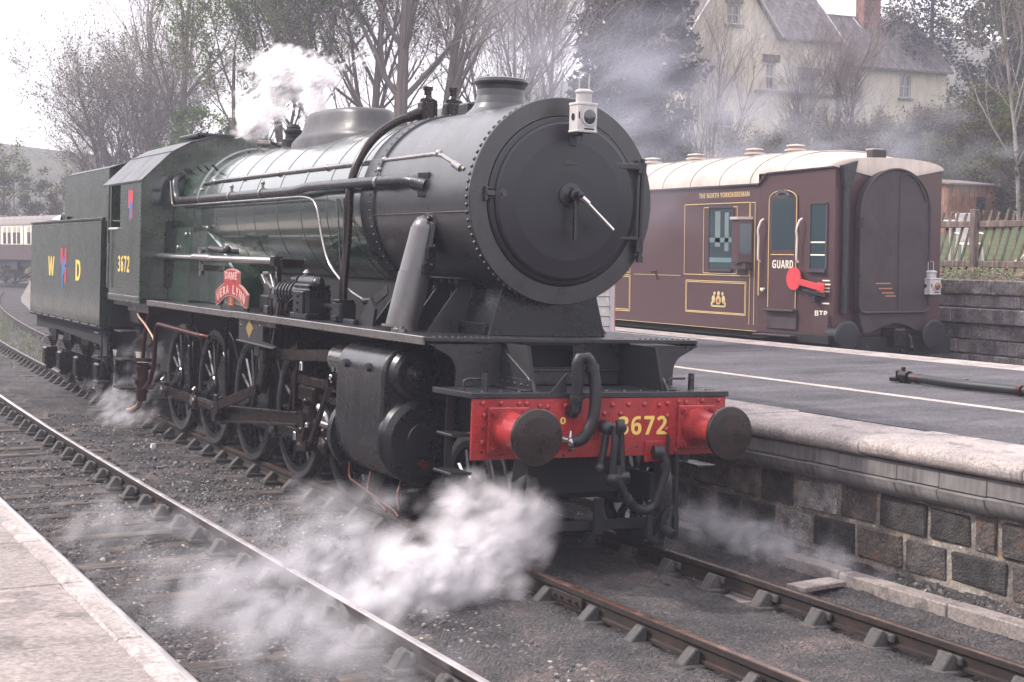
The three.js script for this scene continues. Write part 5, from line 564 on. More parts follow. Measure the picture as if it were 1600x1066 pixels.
  { // guard's door on the narrowing end
    const x0 = skew(-10.02), x1 = skew(-9.42), d = Q('guard_door', [bar([x0 - 0.006, 2.45, -10.02], [x1 - 0.006, 2.45, -9.42], 0.02, 1.86, 0.004)], M.maroon), gl = [];
    for (const [za, y0, y1] of [[-10.02, 1.56, 3.32], [-9.42, 1.56, 3.32]]) gl.push(bx(skew(za) - 0.02, (y0 + y1) / 2, za, 0.01, y1 - y0, 0.016, 0.002)); const arc = []; for (let i = 0; i <= 16; i++) { const a = Math.PI * i / 16, z = -9.72 - 0.3 * Math.cos(a); arc.push([skew(z) - 0.02, 3.32 + 0.14 * Math.sin(a), z]); } gl.push(curveTube(arc, 0.008, 6, 32)); gl.push(bar([skew(-10) - 0.02, 2.42, -9.97], [skew(-9.45) - 0.02, 2.42, -9.47], 0.01, 0.014)); Q('gold_lining', gl, M.gold, d);
    Q('door_pane', [bar([skew(-9.96) - 0.014, 2.92, -9.96], [skew(-9.48) - 0.014, 2.92, -9.48], 0.012, 0.84, 0.001), ...[0.2, 0.35, 0.5, 0.65, 0.8].map((t) => bar([skew(-9.9) - 0.014, 3.32 + 0.13 * Math.sin(Math.PI * t), -9.96 + 0.48 * t - 0.04], [skew(-9.9) - 0.0, 3.32 + 0.13 * Math.sin(Math.PI * t), -9.96 + 0.48 * t + 0.04], 0.008, 0.05, 0.001))], M.coachGlass, d);
    Q('door_step', [bar([x0 - 0.05, 1.52, -10.05], [x1 - 0.05, 1.52, -9.38], 0.12, 0.03), bar([x0 - 0.02, 1.36, -10.05], [x1 - 0.02, 1.36, -9.38], 0.02, 0.28), bar([x0 - 0.1, 1.12, -10.2], [x1 - 0.1, 1.12, -9.3], 0.22, 0.03)], M.maroonD, d);
    for (const z of [-10.2, -9.36]) Q('grab_handle', pipe([[skew(z) - 0.03, 2.3, z], [skew(z) - 0.07, 2.34, z], [skew(z) - 0.07, 2.72, z + 0.01], [skew(z) - 0.1, 2.82, z + 0.02], [skew(z) - 0.06, 2.98, z + 0.06], [skew(z) - 0.02, 3.0, z + 0.07]], 0.018, 0.05, 8), M.brightPale = mat([0.72, 0.66, 0.56], 0.4), d); Q('grab_handle', cy([skew(-10.2) - 0.05, 1.75, -10.2], [skew(-10.2) - 0.05, 2.3, -10.2], 0.012, 0.012, 8), M.gold, d); Q('door_handle', [bx(skew(-10.12) - 0.04, 1.86, -10.12, 0.05, 0.03, 0.08), ball(skew(-10.12) - 0.06, 1.84, -10.1, 0.03)], M.brightPale, d);
    const n = V(-(z1 - z0), 0, 0.27).normalize(), t = [0.27 / Math.hypot(0.27, 1.6), 0, 1.6 / Math.hypot(0.27, 1.6)], nn = [-t[2], 0, t[0]]; const put = (s, h, w, y, z, m, f = fontB, name = 'lettering') => Q(name, text(s, h, w, [skew(z) - 0.022, y, z], t, nn, f), m, coach);
    put('GUARD', 0.135, 0.46, 2.2, -9.93, M.cream); put('BTP', 0.085, 0.26, 1.46, -9.0, M.cream); 
    each('small_lettering', [2.02, 1.96, 1.9, 1.85, 1.66].map((y, i) => bar([skew(-8.87) - 0.008, y, -8.87 + 0.02 * (i % 2)], [skew(-8.72) - 0.008, y, -8.72 + (i === 1 ? 0.02 : 0)], 0.004, 0.022, 0.001)), M.cream, coach);
    win('window', 2.2, 3.22, -9.15, -8.8, skew(-9.15), skew(-8.8), [['window_bar', [bar([skew(-9.15) - 0.012, 2.62, -9.12], [skew(-8.8) - 0.012, 2.62, -8.83], 0.012, 0.025), bar([skew(-9.15) - 0.012, 2.42, -9.12], [skew(-8.8) - 0.012, 2.42, -8.83], 0.012, 0.025)], M.cream], ['window_sill', bar([skew(-9.15) - 0.03, 2.15, -9.17], [skew(-8.8) - 0.03, 2.15, -8.78], 0.05, 0.03), M.plate]]);
    const ax = skew(-9.4) - 0.07, aw = Q('red_sign', [cy([ax, 2.04, -9.42], [ax + 0.02, 2.04, -9.42], 0.185, 0.185, 32), bar([ax, 2.0, -9.3], [ax + 0.09, 1.9, -8.8], 0.02, 0.1, 0.003), bar([ax + 0.09, 1.92, -8.92], [ax + 0.1, 1.9, -8.76], 0.022, 0.15, 0.003)], mat([0.58, 0.05, 0.06], 0.5)); Q('sign_bracket', [bar([ax + 0.03, 1.86, -9.2], [ax + 0.14, 1.78, -8.75], 0.06, 0.05), bx(ax + 0.08, 1.72, -8.95, 0.1, 0.1, 0.1)], M.under, aw);
  }
  Q('name_lettering', text('THE NORTH YORKSHIREMAN', 0.085, 1.5, [XS - 0.004, 3.385, -12.04], along, out), M.gold);
  { const e = Q('crest', [cy([XS - 0.004, 1.63, -11.4], [XS - 0.012, 1.63, -11.4], 0.075, 0.075, 20), ...[-1, 1].map((s) => [ball(XS - 0.006, 1.64, -11.4 + s * 0.15, 0.07, 0.12, 1, 0.8), ball(XS - 0.006, 1.74, -11.4 + s * 0.12, 0.035, 0.15, 1, 1), bx(XS - 0.006, 1.56, -11.4 + s * 0.2, 0.008, 0.07, 0.05, 0.002)]), ball(XS - 0.006, 1.74, -11.4, 0.045, 0.15, 1, 1), bx(XS - 0.006, 1.525, -11.4, 0.008, 0.03, 0.4, 0.002)], mat([0.5, 0.4, 0.2], 0.5)); Q('crest_shield', cy([XS - 0.012, 1.62, -11.4], [XS - 0.016, 1.62, -11.4], 0.045, 0.045, 5), mat([0.35, 0.06, 0.05], 0.5), e); }
  Q('brake_bits', [bx(XS - 0.02, 2.1, -13.5, 0.03, 0.02, 0.2), bar([XS - 0.02, 2.1, -13.42], [XS - 0.02, 1.94, -13.35], 0.02, 0.02)], M.plate);
  // end: corner posts, gangway, end board, buffers
  { const w = half(z1); Q('corner_post', [cy([XC - w + 0.17, 1.5, -8.58], [XC - w + 0.17, 3.5, -8.58], 0.06, 0.06, 16), prism('z', [[XC - w + 0.06, 3.82], [XC - w + 0.34, 3.9], [XC - w + 0.24, 3.5], [XC - w + 0.1, 3.5]], -8.64, -8.52)], M.plate);
    const s = new THREE.Shape(), a = XC - 0.72, b = XC + 0.68; s.moveTo(a + 0.12, 1.52); s.lineTo(b - 0.12, 1.52); s.quadraticCurveTo(b, 1.52, b, 1.66); s.lineTo(b, 3.1); s.bezierCurveTo(b, 3.55, XC + 0.3, 3.78, XC, 3.78); s.bezierCurveTo(XC - 0.4, 3.78, a, 3.5, a, 3.05); s.lineTo(a, 1.66); s.quadraticCurveTo(a, 1.52, a + 0.12, 1.52);
    const gw = Q('gangway_board', prism('z', s, -8.62, -8.46, { bevel: 0.015, cs: 20 }), M.maroonD); const pts = s.getPoints(24).map((q) => [q.x, q.y, -8.455]); Q('gangway_rim', [clean(new THREE.TubeGeometry(new THREE.CatmullRomCurve3(pts.slice(0, -1).map((q) => V(...q)), true, 'catmullrom', 0.1), 160, 0.022, 8, true)), bx(XC + 0.05, 2.6, -8.45, 0.012, 2.1, 0.012), curveTube([[XC + 0.06, 3.66, -8.45], [XC + 0.16, 3.72, -8.45], [XC + 0.4, 3.6, -8.45], [XC + 0.58, 3.3, -8.45]], 0.016, 6, 20)], M.maroonD, gw); each('board_lettering', [1.98, 1.9, 1.83, 1.78].map((y, i) => bx(XC - 0.25 + 0.05 * i, y, -8.458, 0.3 - 0.03 * i, 0.018, 0.004, 0.001)), mat([0.45, 0.2, 0.12], 0.6), gw); each('gangway_catch', [bx(XC - 0.74, 2.05, -8.44, 0.05, 0.2, 0.05), bx(XC - 0.7, 2.94, -8.44, 0.06, 0.14, 0.05)], M.plate, gw);
    Q('lower_fairing', [prism('z', (() => { const q = new THREE.Shape(); q.moveTo(XC - 0.72, 1.52); q.lineTo(XC + 0.7, 1.52); q.lineTo(XC + 0.6, 1.2); q.lineTo(XC + 0.42, 1.24); q.quadraticCurveTo(XC, 1.46, XC - 0.42, 1.22); q.lineTo(XC - 0.6, 1.2); return q; })(), -8.6, -8.48), bx(XC, 1.22, -8.75, 2.1, 0.3, 0.16, 0.02)], M.maroonD);
    for (const s2 of [-1, 1]) { const bf = Q('buffer', cy([XC - 0.22 + s2 * 0.87, 1.17, -8.7], [XC - 0.22 + s2 * 0.87, 1.17, -8.3], 0.12, 0.1, 18), M.under); Q('buffer_head', lathe('z', [XC - 0.22 + s2 * 0.87, 1.17, -8.3], creased([[0.1, -0.03], [0.235, 0], [0.24, 0.03], [0.2, 0.045], [0, 0.055]]), 32), M.rubber, bf); }
    each('coupling_gear', [bx(XC, 1.12, -8.5, 0.24, 0.3, 0.4, 0.03), pipe([[XC + 0.3, 1.2, -8.55], [XC + 0.3, 1.1, -8.4], [XC + 0.28, 0.7, -8.4]], 0.03), pipe([[XC - 0.55, 1.15, -8.6], [XC - 0.5, 0.95, -8.5], [XC - 0.45, 0.75, -8.5]], 0.03), ball(XC + 0.3, 0.95, -8.4, 0.06), ball(XC + 0.1, 0.9, -8.4, 0.05)], M.rod, coach); }
  Q('underframe', [bx(XC, 0.98, -18, 2.4, 0.3, 19), bx(XC, 0.6, -11.2, 2.1, 0.5, 3.4), bx(XC, 0.7, -20, 2.2, 0.6, 5), bx(XS + 0.1, 1.1, -18, 0.06, 0.14, 19)], M.under);
  for (const z of [-10.2, -12.4]) for (const s of [-1, 1]) { const w = new THREE.Mesh(lw, M.wheel); named(w, 'wheel', coach); w.position.set(XC + s * 0.775, 0.6, z); if (s > 0) w.rotation.y = Math.PI; w.castShadow = w.receiveShadow = true; }
}
lamp('tail_lamp', 'white tail lamp with amber lens hung on the end of the maroon coach', [11.02, 1.80, -8.46], 0.1, mat([0.22, 0.07, 0.02], 0.1, { clearcoat: 1 })).scale.set(1.2, 1.05, 1.2);
// ---------- chocolate and cream coach far behind ----------
{
  const A = V(9.62, 0, -93.6), dir = V(1.15, 0, 6.35).normalize(), t = thing('cream_coach', 'distant brown and cream coach standing behind the tender', 'railway coach', [A.x, 0.55, A.z]); t.rotation.y = Math.atan2(dir.x, dir.z); const Q = (n, g, m, p = t) => part(n, g, m, p);
  M.choc = mat([0.075, 0.048, 0.046], 0.6); M.oldRoof = mat([0.30, 0.26, 0.25], 0.8, { map: T.streak });
  Q('body', bx(1.35, 1.52, 2, 2.7, 1.0, 20, 0.02), M.choc); Q('upper_panel', bx(1.35, 2.62, 2, 2.68, 1.26, 20, 0.02), M.cream); Q('roof', [prism('z', (() => { const s = new THREE.Shape(); s.moveTo(-0.04, 3.25); s.bezierCurveTo(0.1, 3.75, 0.9, 3.85, 1.35, 3.85); s.bezierCurveTo(1.8, 3.85, 2.6, 3.75, 2.74, 3.25); return s; })(), -8, 12, { bevel: 0.02 })], M.oldRoof); Q('roof_end', prism('z', (() => { const s = new THREE.Shape(); s.moveTo(0.0, 3.25); s.bezierCurveTo(0.1, 3.8, 0.9, 3.88, 1.35, 3.88); s.bezierCurveTo(1.8, 3.88, 2.6, 3.8, 2.7, 3.25); return s; })(), 8.4, 12.1), M.white);
  for (let i = 0; i < 22; i++) { const z = -7.4 + i * 0.86 + (i % 3 === 2 ? 0.1 : 0); if (i % 5 === 3) { Q('door_line', bx(-0.004, 2.4, z, 0.02, 1.6, 0.05), M.choc); continue; } const w = Q('window', [bx(-0.006, 2.42, z, 0.03, 0.72, 0.5, 0.01)], M.glass); Q('ventilator', bx(-0.004, 2.98, z, 0.02, 0.3, 0.42, 0.02), mat([0.5, 0.4, 0.3], 0.7), w); }
  for (let i = 0; i < 9; i++) Q('roof_vent', bx(1.35 + (i % 2 ? 0.5 : -0.3), 3.87, -7 + i * 1.9, 0.3, 0.14, 0.5, 0.03), M.oldRoof); Q('underframe', [bx(1.35, 0.85, 2, 2.3, 0.4, 19.6), bx(0.2, 0.5, -4, 0.3, 0.7, 3), bx(0.2, 0.5, 7.5, 0.3, 0.7, 3), bx(0.2, 0.65, 2, 0.4, 0.5, 1.2)], M.under);
}
// ---------- retaining wall, fence, hut and garden beyond the coach ----------
{
  rnd = mulberry(31); const t = thing('retaining_wall', 'grey stone retaining wall behind the maroon coach', 'wall'); part('wall_core', sweep([[12.72, 2.0], [13.1, 2.0], [13.1, -0.6], [12.72, -0.6]], 0, 0, [6, 0, -5, ...span(-8, -50, 3)]), M.mortar, t);
  M.wallA = mat([0.95, 0.84, 0.84], 0.92, { map: rep(T.stone, 0.8), bumpMap: rep(T.stoneB, 0.8), bumpScale: 0.03 }); M.wallB = mat([0.78, 0.69, 0.70], 0.92, { map: rep(T.stone, 1.1), bumpMap: rep(T.stoneB, 1.1), bumpScale: 0.03 }); M.wallC = mat([1.0, 0.9, 0.86], 0.92, { map: rep(T.stone, 0.7), bumpMap: rep(T.stoneB, 0.7), bumpScale: 0.03 });
  const row = (y0, y1, l0, l1, out, name) => { for (let z = -12.5; z < 1;) { const l = rr(l0, l1); const b = part(name, bx(12.74 - out / 2 + rr(-0.012, 0.012), (y0 + y1) / 2, z + l / 2, 0.14 + out, y1 - y0 - 0.018, l - 0.016, 0.016), [M.wallA, M.wallB, M.wallC][Math.floor(rnd() * 3)], t); z += l; } };
  row(1.76, 2.02, 0.7, 1.3, 0.02, 'parapet_stone'); row(1.54, 1.76, 0.7, 1.4, 0.0, 'parapet_stone'); row(1.27, 1.54, 0.7, 1.25, 0.1, 'string_course_stone'); row(1.0, 1.27, 0.3, 0.6, 0, 'stone_block'); row(0.75, 1.0, 0.3, 0.6, 0, 'stone_block'); row(0.5, 0.75, 0.3, 0.6, 0, 'stone_block'); row(0.22, 0.5, 0.3, 0.6, 0, 'stone_block'); row(-0.1, 0.22, 0.3, 0.6, 0, 'stone_block');
}
{
  rnd = mulberry(33); const t = thing('paling_fence', 'weathered wooden fence of slanted pales above the stone wall', 'fence', [13.75, 2.0, 0]); let k = 0;
  for (let z = -14.2; z < -4; z += 0.2) part('pale', bx(0 + rr(-0.004, 0.004), 0.62, z, 0.02, 1.26 + rr(-0.05, 0.05), 0.062, 0.006, 0.36 + rr(-0.03, 0.03), 0, 0), M.pale, t);
  for (const y of [0.27, 0.98]) part('rail', bx(-0.045, y, -9.1, 0.055, 0.115, 10.4, 0.01, 0, 0, y > 0.5 ? 0.0 : 0.0), M.pale, t); for (const z of [-13.4, -10.3, -7.2, -4.2]) part('post', bx(-0.085, 0.52, z, 0.12, 1.46, 0.13, 0.012), M.pale, t);
}
{ // dead leaves and moss on the wall top
  rnd = mulberry(35); const p = [], q = []; for (let i = 0; i < 3000; i++) { const z = rr(-13, -4), x = rr(12.8, 13.9), y = 1.98 + 0.22 * rnd() * ss(12.8, 13.3, x), s = rr(0.03, 0.06), a = rnd() * 6.28, arr = rnd() < 0.62 ? p : q; arr.push(x, y, z, x + s * Math.cos(a), y + rr(0, 0.05), z + s * Math.sin(a), x + s * Math.cos(a + 1.2), y + rr(0, 0.05), z + s * Math.sin(a + 1.2)); }
  for (const [arr, m, n, l, c] of [[p, leaf(0.36, 0.23, 0.16), 'leaf_litter', 'brown dead leaves strewn along the top of the stone wall', 'dead leaves'], [q, leaf(0.15, 0.22, 0.10), 'ground_cover', 'low green weeds at the foot of the paling fence', 'weeds']]) { const g = new THREE.BufferGeometry(); g.setAttribute('position', new THREE.Float32BufferAttribute(arr, 3)); g.computeVertexNormals(); tag(part(n, g, m, scene), l, c, null, 'stuff'); }
}
{ const t = thing('platform_hut', 'white weatherboarded hut on the platform beyond the smokebox', 'hut', [5.6, 1.01, -10.0]); for (let i = 0; i < 15; i++) { part('board', bx(-0.55, 0.09 + i * 0.15, 0.51, 1.2, 0.145, 0.03, 0.005, -0.1), M.white, t); part('board', bx(-1.16, 0.09 + i * 0.15, -0.1, 0.03, 0.145, 1.2, 0.005, 0, 0, -0.1), M.white, t); } part('corner_board', [bx(0.09, 1.15, 0.5, 0.08, 2.3, 0.07)], M.white, t); part('trim', bx(0.145, 1.15, 0.48, 0.03, 2.3, 0.06), mat([0.5, 0.13, 0.11], 0.6), t); part('hut_walls', bx(-0.53, 1.15, -0.1, 1.18, 2.28, 1.16), M.white, t); part('roof', [bx(-0.53, 2.36, -0.1, 1.5, 0.06, 1.5, 0.01, 0, 0, 0.05)], M.plate, t); }
{
  const t = thing('garden_shed', 'orange-brown wooden garden shed beyond the paling fence', 'shed', [30.5, H(30.5, -29) - 0.25, -29]); t.rotation.y = 0.15; t.scale.setScalar(0.9); rnd = mulberry(37); for (let i = 0; i < 14; i++) part('plank', bx(-1.3 + i * 0.2, 1.0, 0.8, 0.19, 2.1, 0.03, 0.004), i % 3 ? M.shed : mat([0.85 * rr(0.8, 1), 0.42 * rr(0.8, 1), 0.26], 0.85, { map: T.woodV }), t); part('side_wall', [bx(-1.4, 1.0, 0, 0.04, 2.1, 1.6), bx(1.4, 1.0, 0, 0.04, 2.1, 1.6), bx(0, 1, -0.8, 2.8, 2.1, 0.04)], M.shed, t); part('roof', [bx(0, 2.15, 0, 3.1, 0.07, 2.0, 0.01, 0.12)], mat([0.16, 0.12, 0.11], 0.9), t); part('window', bx(0.42, 1.3, 0.82, 0.56, 0.62, 0.03), M.glass, t); part('window_frame', [bx(0.42, 1.62, 0.83, 0.66, 0.05, 0.04), bx(0.42, 0.98, 0.83, 0.66, 0.05, 0.04), bx(0.11, 1.3, 0.83, 0.05, 0.66, 0.04), bx(0.73, 1.3, 0.83, 0.05, 0.66, 0.04)], M.shed, t);
  const chair = (n, l, x, z, ry, tip) => { const y = H(x, z), c = thing(n, l, 'garden chair', [x, y, z], null); c.rotation.set(tip, ry, tip * 0.8); part('seat', bx(0, 0.42, 0, 0.44, 0.035, 0.44, 0.015), M.white, c); part('backrest', bx(0, 0.75, -0.2, 0.44, 0.62, 0.035, 0.015, -0.2), M.white, c); for (const a of [-1, 1]) { part('armrest', bx(a * 0.23, 0.64, 0, 0.05, 0.03, 0.46, 0.01), M.white, c); for (const b of [-1, 1]) part('leg', bar([a * 0.2, 0.42, b * 0.19], [a * 0.23, 0, b * 0.23], 0.04, 0.04), M.white, c); } };
  chair('garden_chair', 'white plastic garden chair tipped over at the right edge behind the fence', 18.3, -13.5, 0.6, 0.9); chair('garden_chair', 'white plastic garden chair standing just left of the tipped one behind the fence', 17.6, -14.6, -0.4, 0.1); 
  const tb = thing('garden_table', 'white garden table top showing above the fence rail', 'table', [17.9, H(17.9, -15.4), -15.4]); part('tabletop', bx(0, 0.86, 0, 0.9, 0.04, 0.7, 0.015, 0, 0.3, -0.08), M.white, tb); for (const [a, b] of [[-1, -1], [-1, 1], [1, -1], [1, 1]]) part('leg', bar([a * 0.34, 0.84, b * 0.26], [a * 0.36, 0, b * 0.28], 0.045, 0.045), M.white, tb);
  const rp2 = thing('red_post', 'small red post behind the fence beside the coach end', 'post', [16.6, H(16.6, -17.5), -17.5]); part('post', [cy([0, 0, 0], [0, 1.35, 0], 0.05, 0.05, 12)], mat([0.5, 0.05, 0.06], 0.5), rp2); part('cap', [bx(0, 1.5, 0, 0.18, 0.36, 0.18, 0.03)], mat([0.58, 0.06, 0.07], 0.5), rp2);
}
// ---------- stone house on the bank ----------
{
  rnd = mulberry(41); const Z = -62, t = thing('stone_house', 'white rendered house with steep slate gables on the bank', 'house'), Q = (n, g, m, p = t, k) => part(n, g, m, p, k), gy = 7.0;
  const wall = (pts, holes, z, d = 0.3) => { const s = new THREE.Shape(pts.map((q) => new THREE.Vector2(...q))); for (const [x0, x1, y0, y1] of holes) s.holes.push(new THREE.Path([[x0, y0], [x1, y0], [x1, y1], [x0, y1]].map((q) => new THREE.Vector2(...q)))); return prism('z', s, z - d, z); };
  const W1 = [[43.98, 44.86, 15.15, 16.3], [46.72, 47.35, 11.62, 13.2], [49.12, 50.42, 11.62, 12.6], [43.4, 44.5, 8.6, 10.3], [48.2, 49.4, 8.6, 10.2]], W2 = [[53.95, 54.9, 11.8, 13.3], [57.85, 58.75, 11.85, 13.3], [54, 55, 8.6, 10.1], [57.8, 58.8, 8.6, 10.1]];
  Q('front_wall', wall([[41.3, gy], [51.85, gy], [51.85, 14.75], [47.4, 14.75], [44.3, 18.7], [41.3, 14.35]], W1, Z), M.plaster);
  each('side_wall', [bx(41.45, 10.7, Z - 5.3, 0.3, 7.4, 10.0), bx(51.7, 11, Z - 3.3, 0.3, 7.6, 6.0), prism('x', [[Z - 6.6, 14.6], [Z - 0.3, 14.6], [Z - 3.4, 18.0]], 51.55, 51.85)], M.plaster, t);
  Q('wing_wall', wall([[51.85, gy], [61.6, gy], [61.6, 13.7], [51.85, 13.7]], W2, Z - 1.6), M.plaster);
  const win = (x0, x1, y0, y1, z, name = 'window') => { const xc = (x0 + x1) / 2, w = x1 - x0, h = y1 - y0, f = Q(name, [bx(x0 + 0.04, (y0 + y1) / 2, z - 0.16, 0.08, h, 0.1), bx(x1 - 0.04, (y0 + y1) / 2, z - 0.16, 0.08, h, 0.1), bx(xc, y1 - 0.04, z - 0.16, w - 0.17, 0.08, 0.1), bx(xc, y0 + 0.05, z - 0.16, w - 0.17, 0.1, 0.1), bx(xc, (y0 + y1) / 2, z - 0.17, w - 0.17, 0.06, 0.08), bx(xc, (y0 + y1) / 2, z - 0.175, 0.05, h - 0.2, 0.06)], M.white); for (const a of [-1, 1]) for (const b of [-1, 1]) Q('pane', bx(xc + a * w * 0.22, (y0 + y1) / 2 + b * h * 0.23, z - 0.19, w * 0.4, h * 0.4, 0.01, 0.001), M.glass, f); return f; };
  W1.forEach((q) => win(...q, Z)); W2.forEach((q) => win(...q, Z - 1.6));
  Q('lintel', [bx(44.42, 16.5, Z + 0.03, 1.2, 0.36, 0.1)], M.lintel); Q('lintel', bx(47.03, 13.42, Z + 0.03, 1.2, 0.42, 0.1), M.lintel); Q('lintel', bx(49.75, 12.82, Z + 0.03, 1.7, 0.44, 0.1), M.lintel); for (const q of W2) Q('sill', bx((q[0] + q[1]) / 2, q[2] - 0.06, Z - 1.55, 1.15, 0.12, 0.16), M.lintel); Q('sill', bx(44.42, 15.08, Z + 0.06, 1.3, 0.14, 0.16), M.lintel); Q('sill', bx(49.0, 11.5, Z + 0.1, 6.2, 0.16, 0.3), M.lintel);
  for (let y = 7; y < 14.2; y += 0.36) { const k = Math.round(y / 0.36) % 2; Q('quoin', bx(41.3 + (k ? 0.2 : 0.14), y + 0.17, Z + 0.015, k ? 0.46 : 0.3, 0.33, 0.06, 0.01), M.plaster2 = M.plaster2 || mat([1.0, 0.9, 0.78], 0.9, { map: T.stone })); }
  Q('downpipe', [cy([41.36, gy, Z + 0.12], [41.36, 14.2, Z + 0.12], 0.06, 0.06, 10), bx(41.36, 14.2, Z + 0.12, 0.2, 0.22, 0.2)], M.lintel); Q('downpipe', [cy([51.9, gy, Z + 0.12], [51.9, 14.5, Z + 0.12], 0.07, 0.07, 10)], M.lintel);
  // slates, course by course
  const slope = (name, o, u, v, L, Hh, n, clip) => { const gs = [[], [], []], step = 0.25, w0 = 0.34; for (let j = 0; j * step < Hh; j++) for (let i = -1; i * w0 < L; i++) { const a = i * w0 + (j % 2) * w0 / 2, w = Math.min(L, a + w0) - Math.max(0, a); if (w < 0.06) continue; const c = Math.max(0, a) + w / 2, h = j * step + 0.15; if (clip && !clip(c, h)) continue; const g = bx(0, 0, 0, w - 0.012, 0.3, 0.022 + 0.012 * rnd(), 0.004, -0.05 + 0.02 * rnd(), 0, 0.01 * (rnd() - 0.5)), p = V(...o).addScaledVector(V(...u), c).addScaledVector(V(...v), h).addScaledVector(V(...n), 0.03); g.applyMatrix4(new THREE.Matrix4().makeBasis(V(...u), V(...v), V(...n)).setPosition(p)); gs[Math.floor(rnd() * 2.99)].push(g); } const base = Q(name, prismQuad(o, u, v, L, Hh, n), M.slateC); gs.forEach((g, i) => g.length && Q('slates', g, [M.slateA, M.slateB, M.slateC][i], base, 'stuff')); return base; };
  const prismQuad = (o, u, v, L, Hh, n) => bx(0, 0, 0, L, Hh, 0.08, 0.005).applyMatrix4(new THREE.Matrix4().makeBasis(V(...u), V(...v), V(...n)).setPosition(V(...o).addScaledVector(V(...u), L / 2).addScaledVector(V(...v), Hh / 2).addScaledVector(V(...n), -0.05)));
  const nz = (x, y, z) => { const l = Math.hypot(x, y, z); return [x / l, y / l, z / l]; };
  const v1 = nz(3.3, 4.75, 0), n1 = nz(-4.75, 3.3, 0); slope('gable_roof', [40.95, 13.95, Z - 10.2], [0, 0, 1], v1, 10.45, 5.85, n1);
  const v1b = nz(-3.3, 4.3, 0), n1b = nz(4.3, 3.3, 0); slope('gable_roof', [47.6, 14.6, Z + 0.25], [0, 0, -1], v1b, 3.0, 5.4, n1b);
  const v2 = nz(0, 3.5, -3.4), n2 = nz(0, 3.4, 3.5); slope('cross_roof', [47.3, 14.6, Z + 0.25], [1, 0, 0], v2, 4.75, 5.2, n2);
  const v3 = nz(0, 3.4, -3.4); slope('wing_roof', [51.9, 13.55, Z - 1.3], [1, 0, 0], v3, 10.0, 4.9, nz(0, 3.4, 3.4), (x, h) => x < 10.0 - Math.max(0, h - 2.6) * 0.55);
  each('bargeboard', [bar([52.1, 14.5, Z + 0.3], [52.1, 18.3, Z - 3.4], 0.07, 0.2), bar([40.95, 13.95, Z + 0.28], [44.3, 18.8, Z + 0.28], 0.08, 0.22, 0.01, [0, 0, 1]), bar([47.6, 14.6, Z + 0.28], [44.3, 18.8, Z + 0.28], 0.08, 0.22, 0.01, [0, 0, 1])], M.white, t); each('gutter', [bx(49.7, 14.55, Z + 0.32, 4.6, 0.12, 0.14), bx(56.8, 13.5, Z - 1.22, 9.6, 0.12, 0.14)], M.lintel, t); each('ridge_tile', Array.from({ length: 22 }, (_, i) => bx(52.2 + i * 0.42, 17.05, Z - 4.8, 0.4, 0.12, 0.24, 0.03)), M.slateB, t);
  const ch = Q('chimney', [bx(57.6, 17.2, Z - 4.4, 1.3, 3.4, 0.8, 0.02)], M.brick); for (let j = 0; j < 12; j++) for (let i = 0; i < 5; i++) Q('brick', bx(57.06 + i * 0.265 + (j % 2) * 0.05, 16.0 + j * 0.24, Z - 3.98, 0.25, 0.21, 0.05, 0.008), (i + j) % 3 ? M.brick : M.brick2 = M.brick2 || mat([0.75, 0.36, 0.25], 0.9, { map: T.stone }), ch); each('flashing', [bx(57.6, 15.85, Z - 3.85, 1.5, 0.14, 0.1), bar([56.9, 16.0, Z - 3.8], [56.6, 17.0, Z - 4.6], 0.12, 0.06)], M.white, ch);
}
// ---------- trees and shrubs ----------
class Soup { // fast triangle collector
  constructor() { this.p = []; this.n = []; this.uv = []; }
  tube(pts, rs, sides) {
    const N = pts.length, f = []; let u = V(0, 0, 1);
    for (let i = 0; i < N; i++) { const d = pts[Math.min(N - 1, i + 1)].clone().sub(pts[Math.max(0, i - 1)]).normalize(); if (Math.abs(d.dot(u)) > 0.9) u = V(1, 0, 0); const a = u.clone().cross(d).normalize(), b = d.clone().cross(a); f.push([a, b]); }
    for (let i = 0; i < N - 1; i++) for (let s = 0; s < sides; s++) {
      const q = [[i, s], [i, s + 1], [i + 1, s], [i + 1, s + 1]].map(([k, t]) => { const an = t / sides * 6.2832, n = f[k][0].clone().multiplyScalar(Math.cos(an)).addScaledVector(f[k][1], Math.sin(an)); return [pts[k].clone().addScaledVector(n, rs[k]), n, t / sides, k]; });
      for (const k of [0, 1, 2, 1, 3, 2]) { const [P0, n, t, w] = q[k]; this.p.push(P0.x, P0.y, P0.z); this.n.push(n.x, n.y, n.z); this.uv.push(t * rs[0] * 4, w * 0.3); }
    }
  }
  leafAt(x, y, z, s, flat = 0) { const a = rnd() * 6.283, b = (rnd() - 0.5) * (flat ? 1 : 3), c = Math.cos(a), d = Math.sin(a), e = Math.cos(b), g = Math.sin(b), l = s * rr(0.6, 1.3), w = l * 0.55; const dx = c * e, dy = g, dz = d * e, px = -d, pz = c; this.p.push(x - px * w, y, z - pz * w, x + px * w, y, z + pz * w, x + dx * l, y + dy * l, z + dz * l); const nx = dy * pz, ny = dz * px - dx * pz, nz2 = -dy * px, L = Math.hypot(nx, ny, nz2) || 1; for (let k = 0; k < 3; k++) { this.n.push(nx / L, ny / L, nz2 / L); this.uv.push(k % 2, k > 1 ? 1 : 0); } }
  mesh(name, m, parent, kind) { if (!this.p.length) return null; const g = new THREE.BufferGeometry(); g.setAttribute('position', new THREE.Float32BufferAttribute(this.p, 3)); g.setAttribute('normal', new THREE.Float32BufferAttribute(this.n, 3)); g.setAttribute('uv', new THREE.Float32BufferAttribute(this.uv, 2)); const o = new THREE.Mesh(g, m); o.castShadow = o.receiveShadow = true; if (kind) o.userData.kind = kind; return named(o, name, parent); }
}
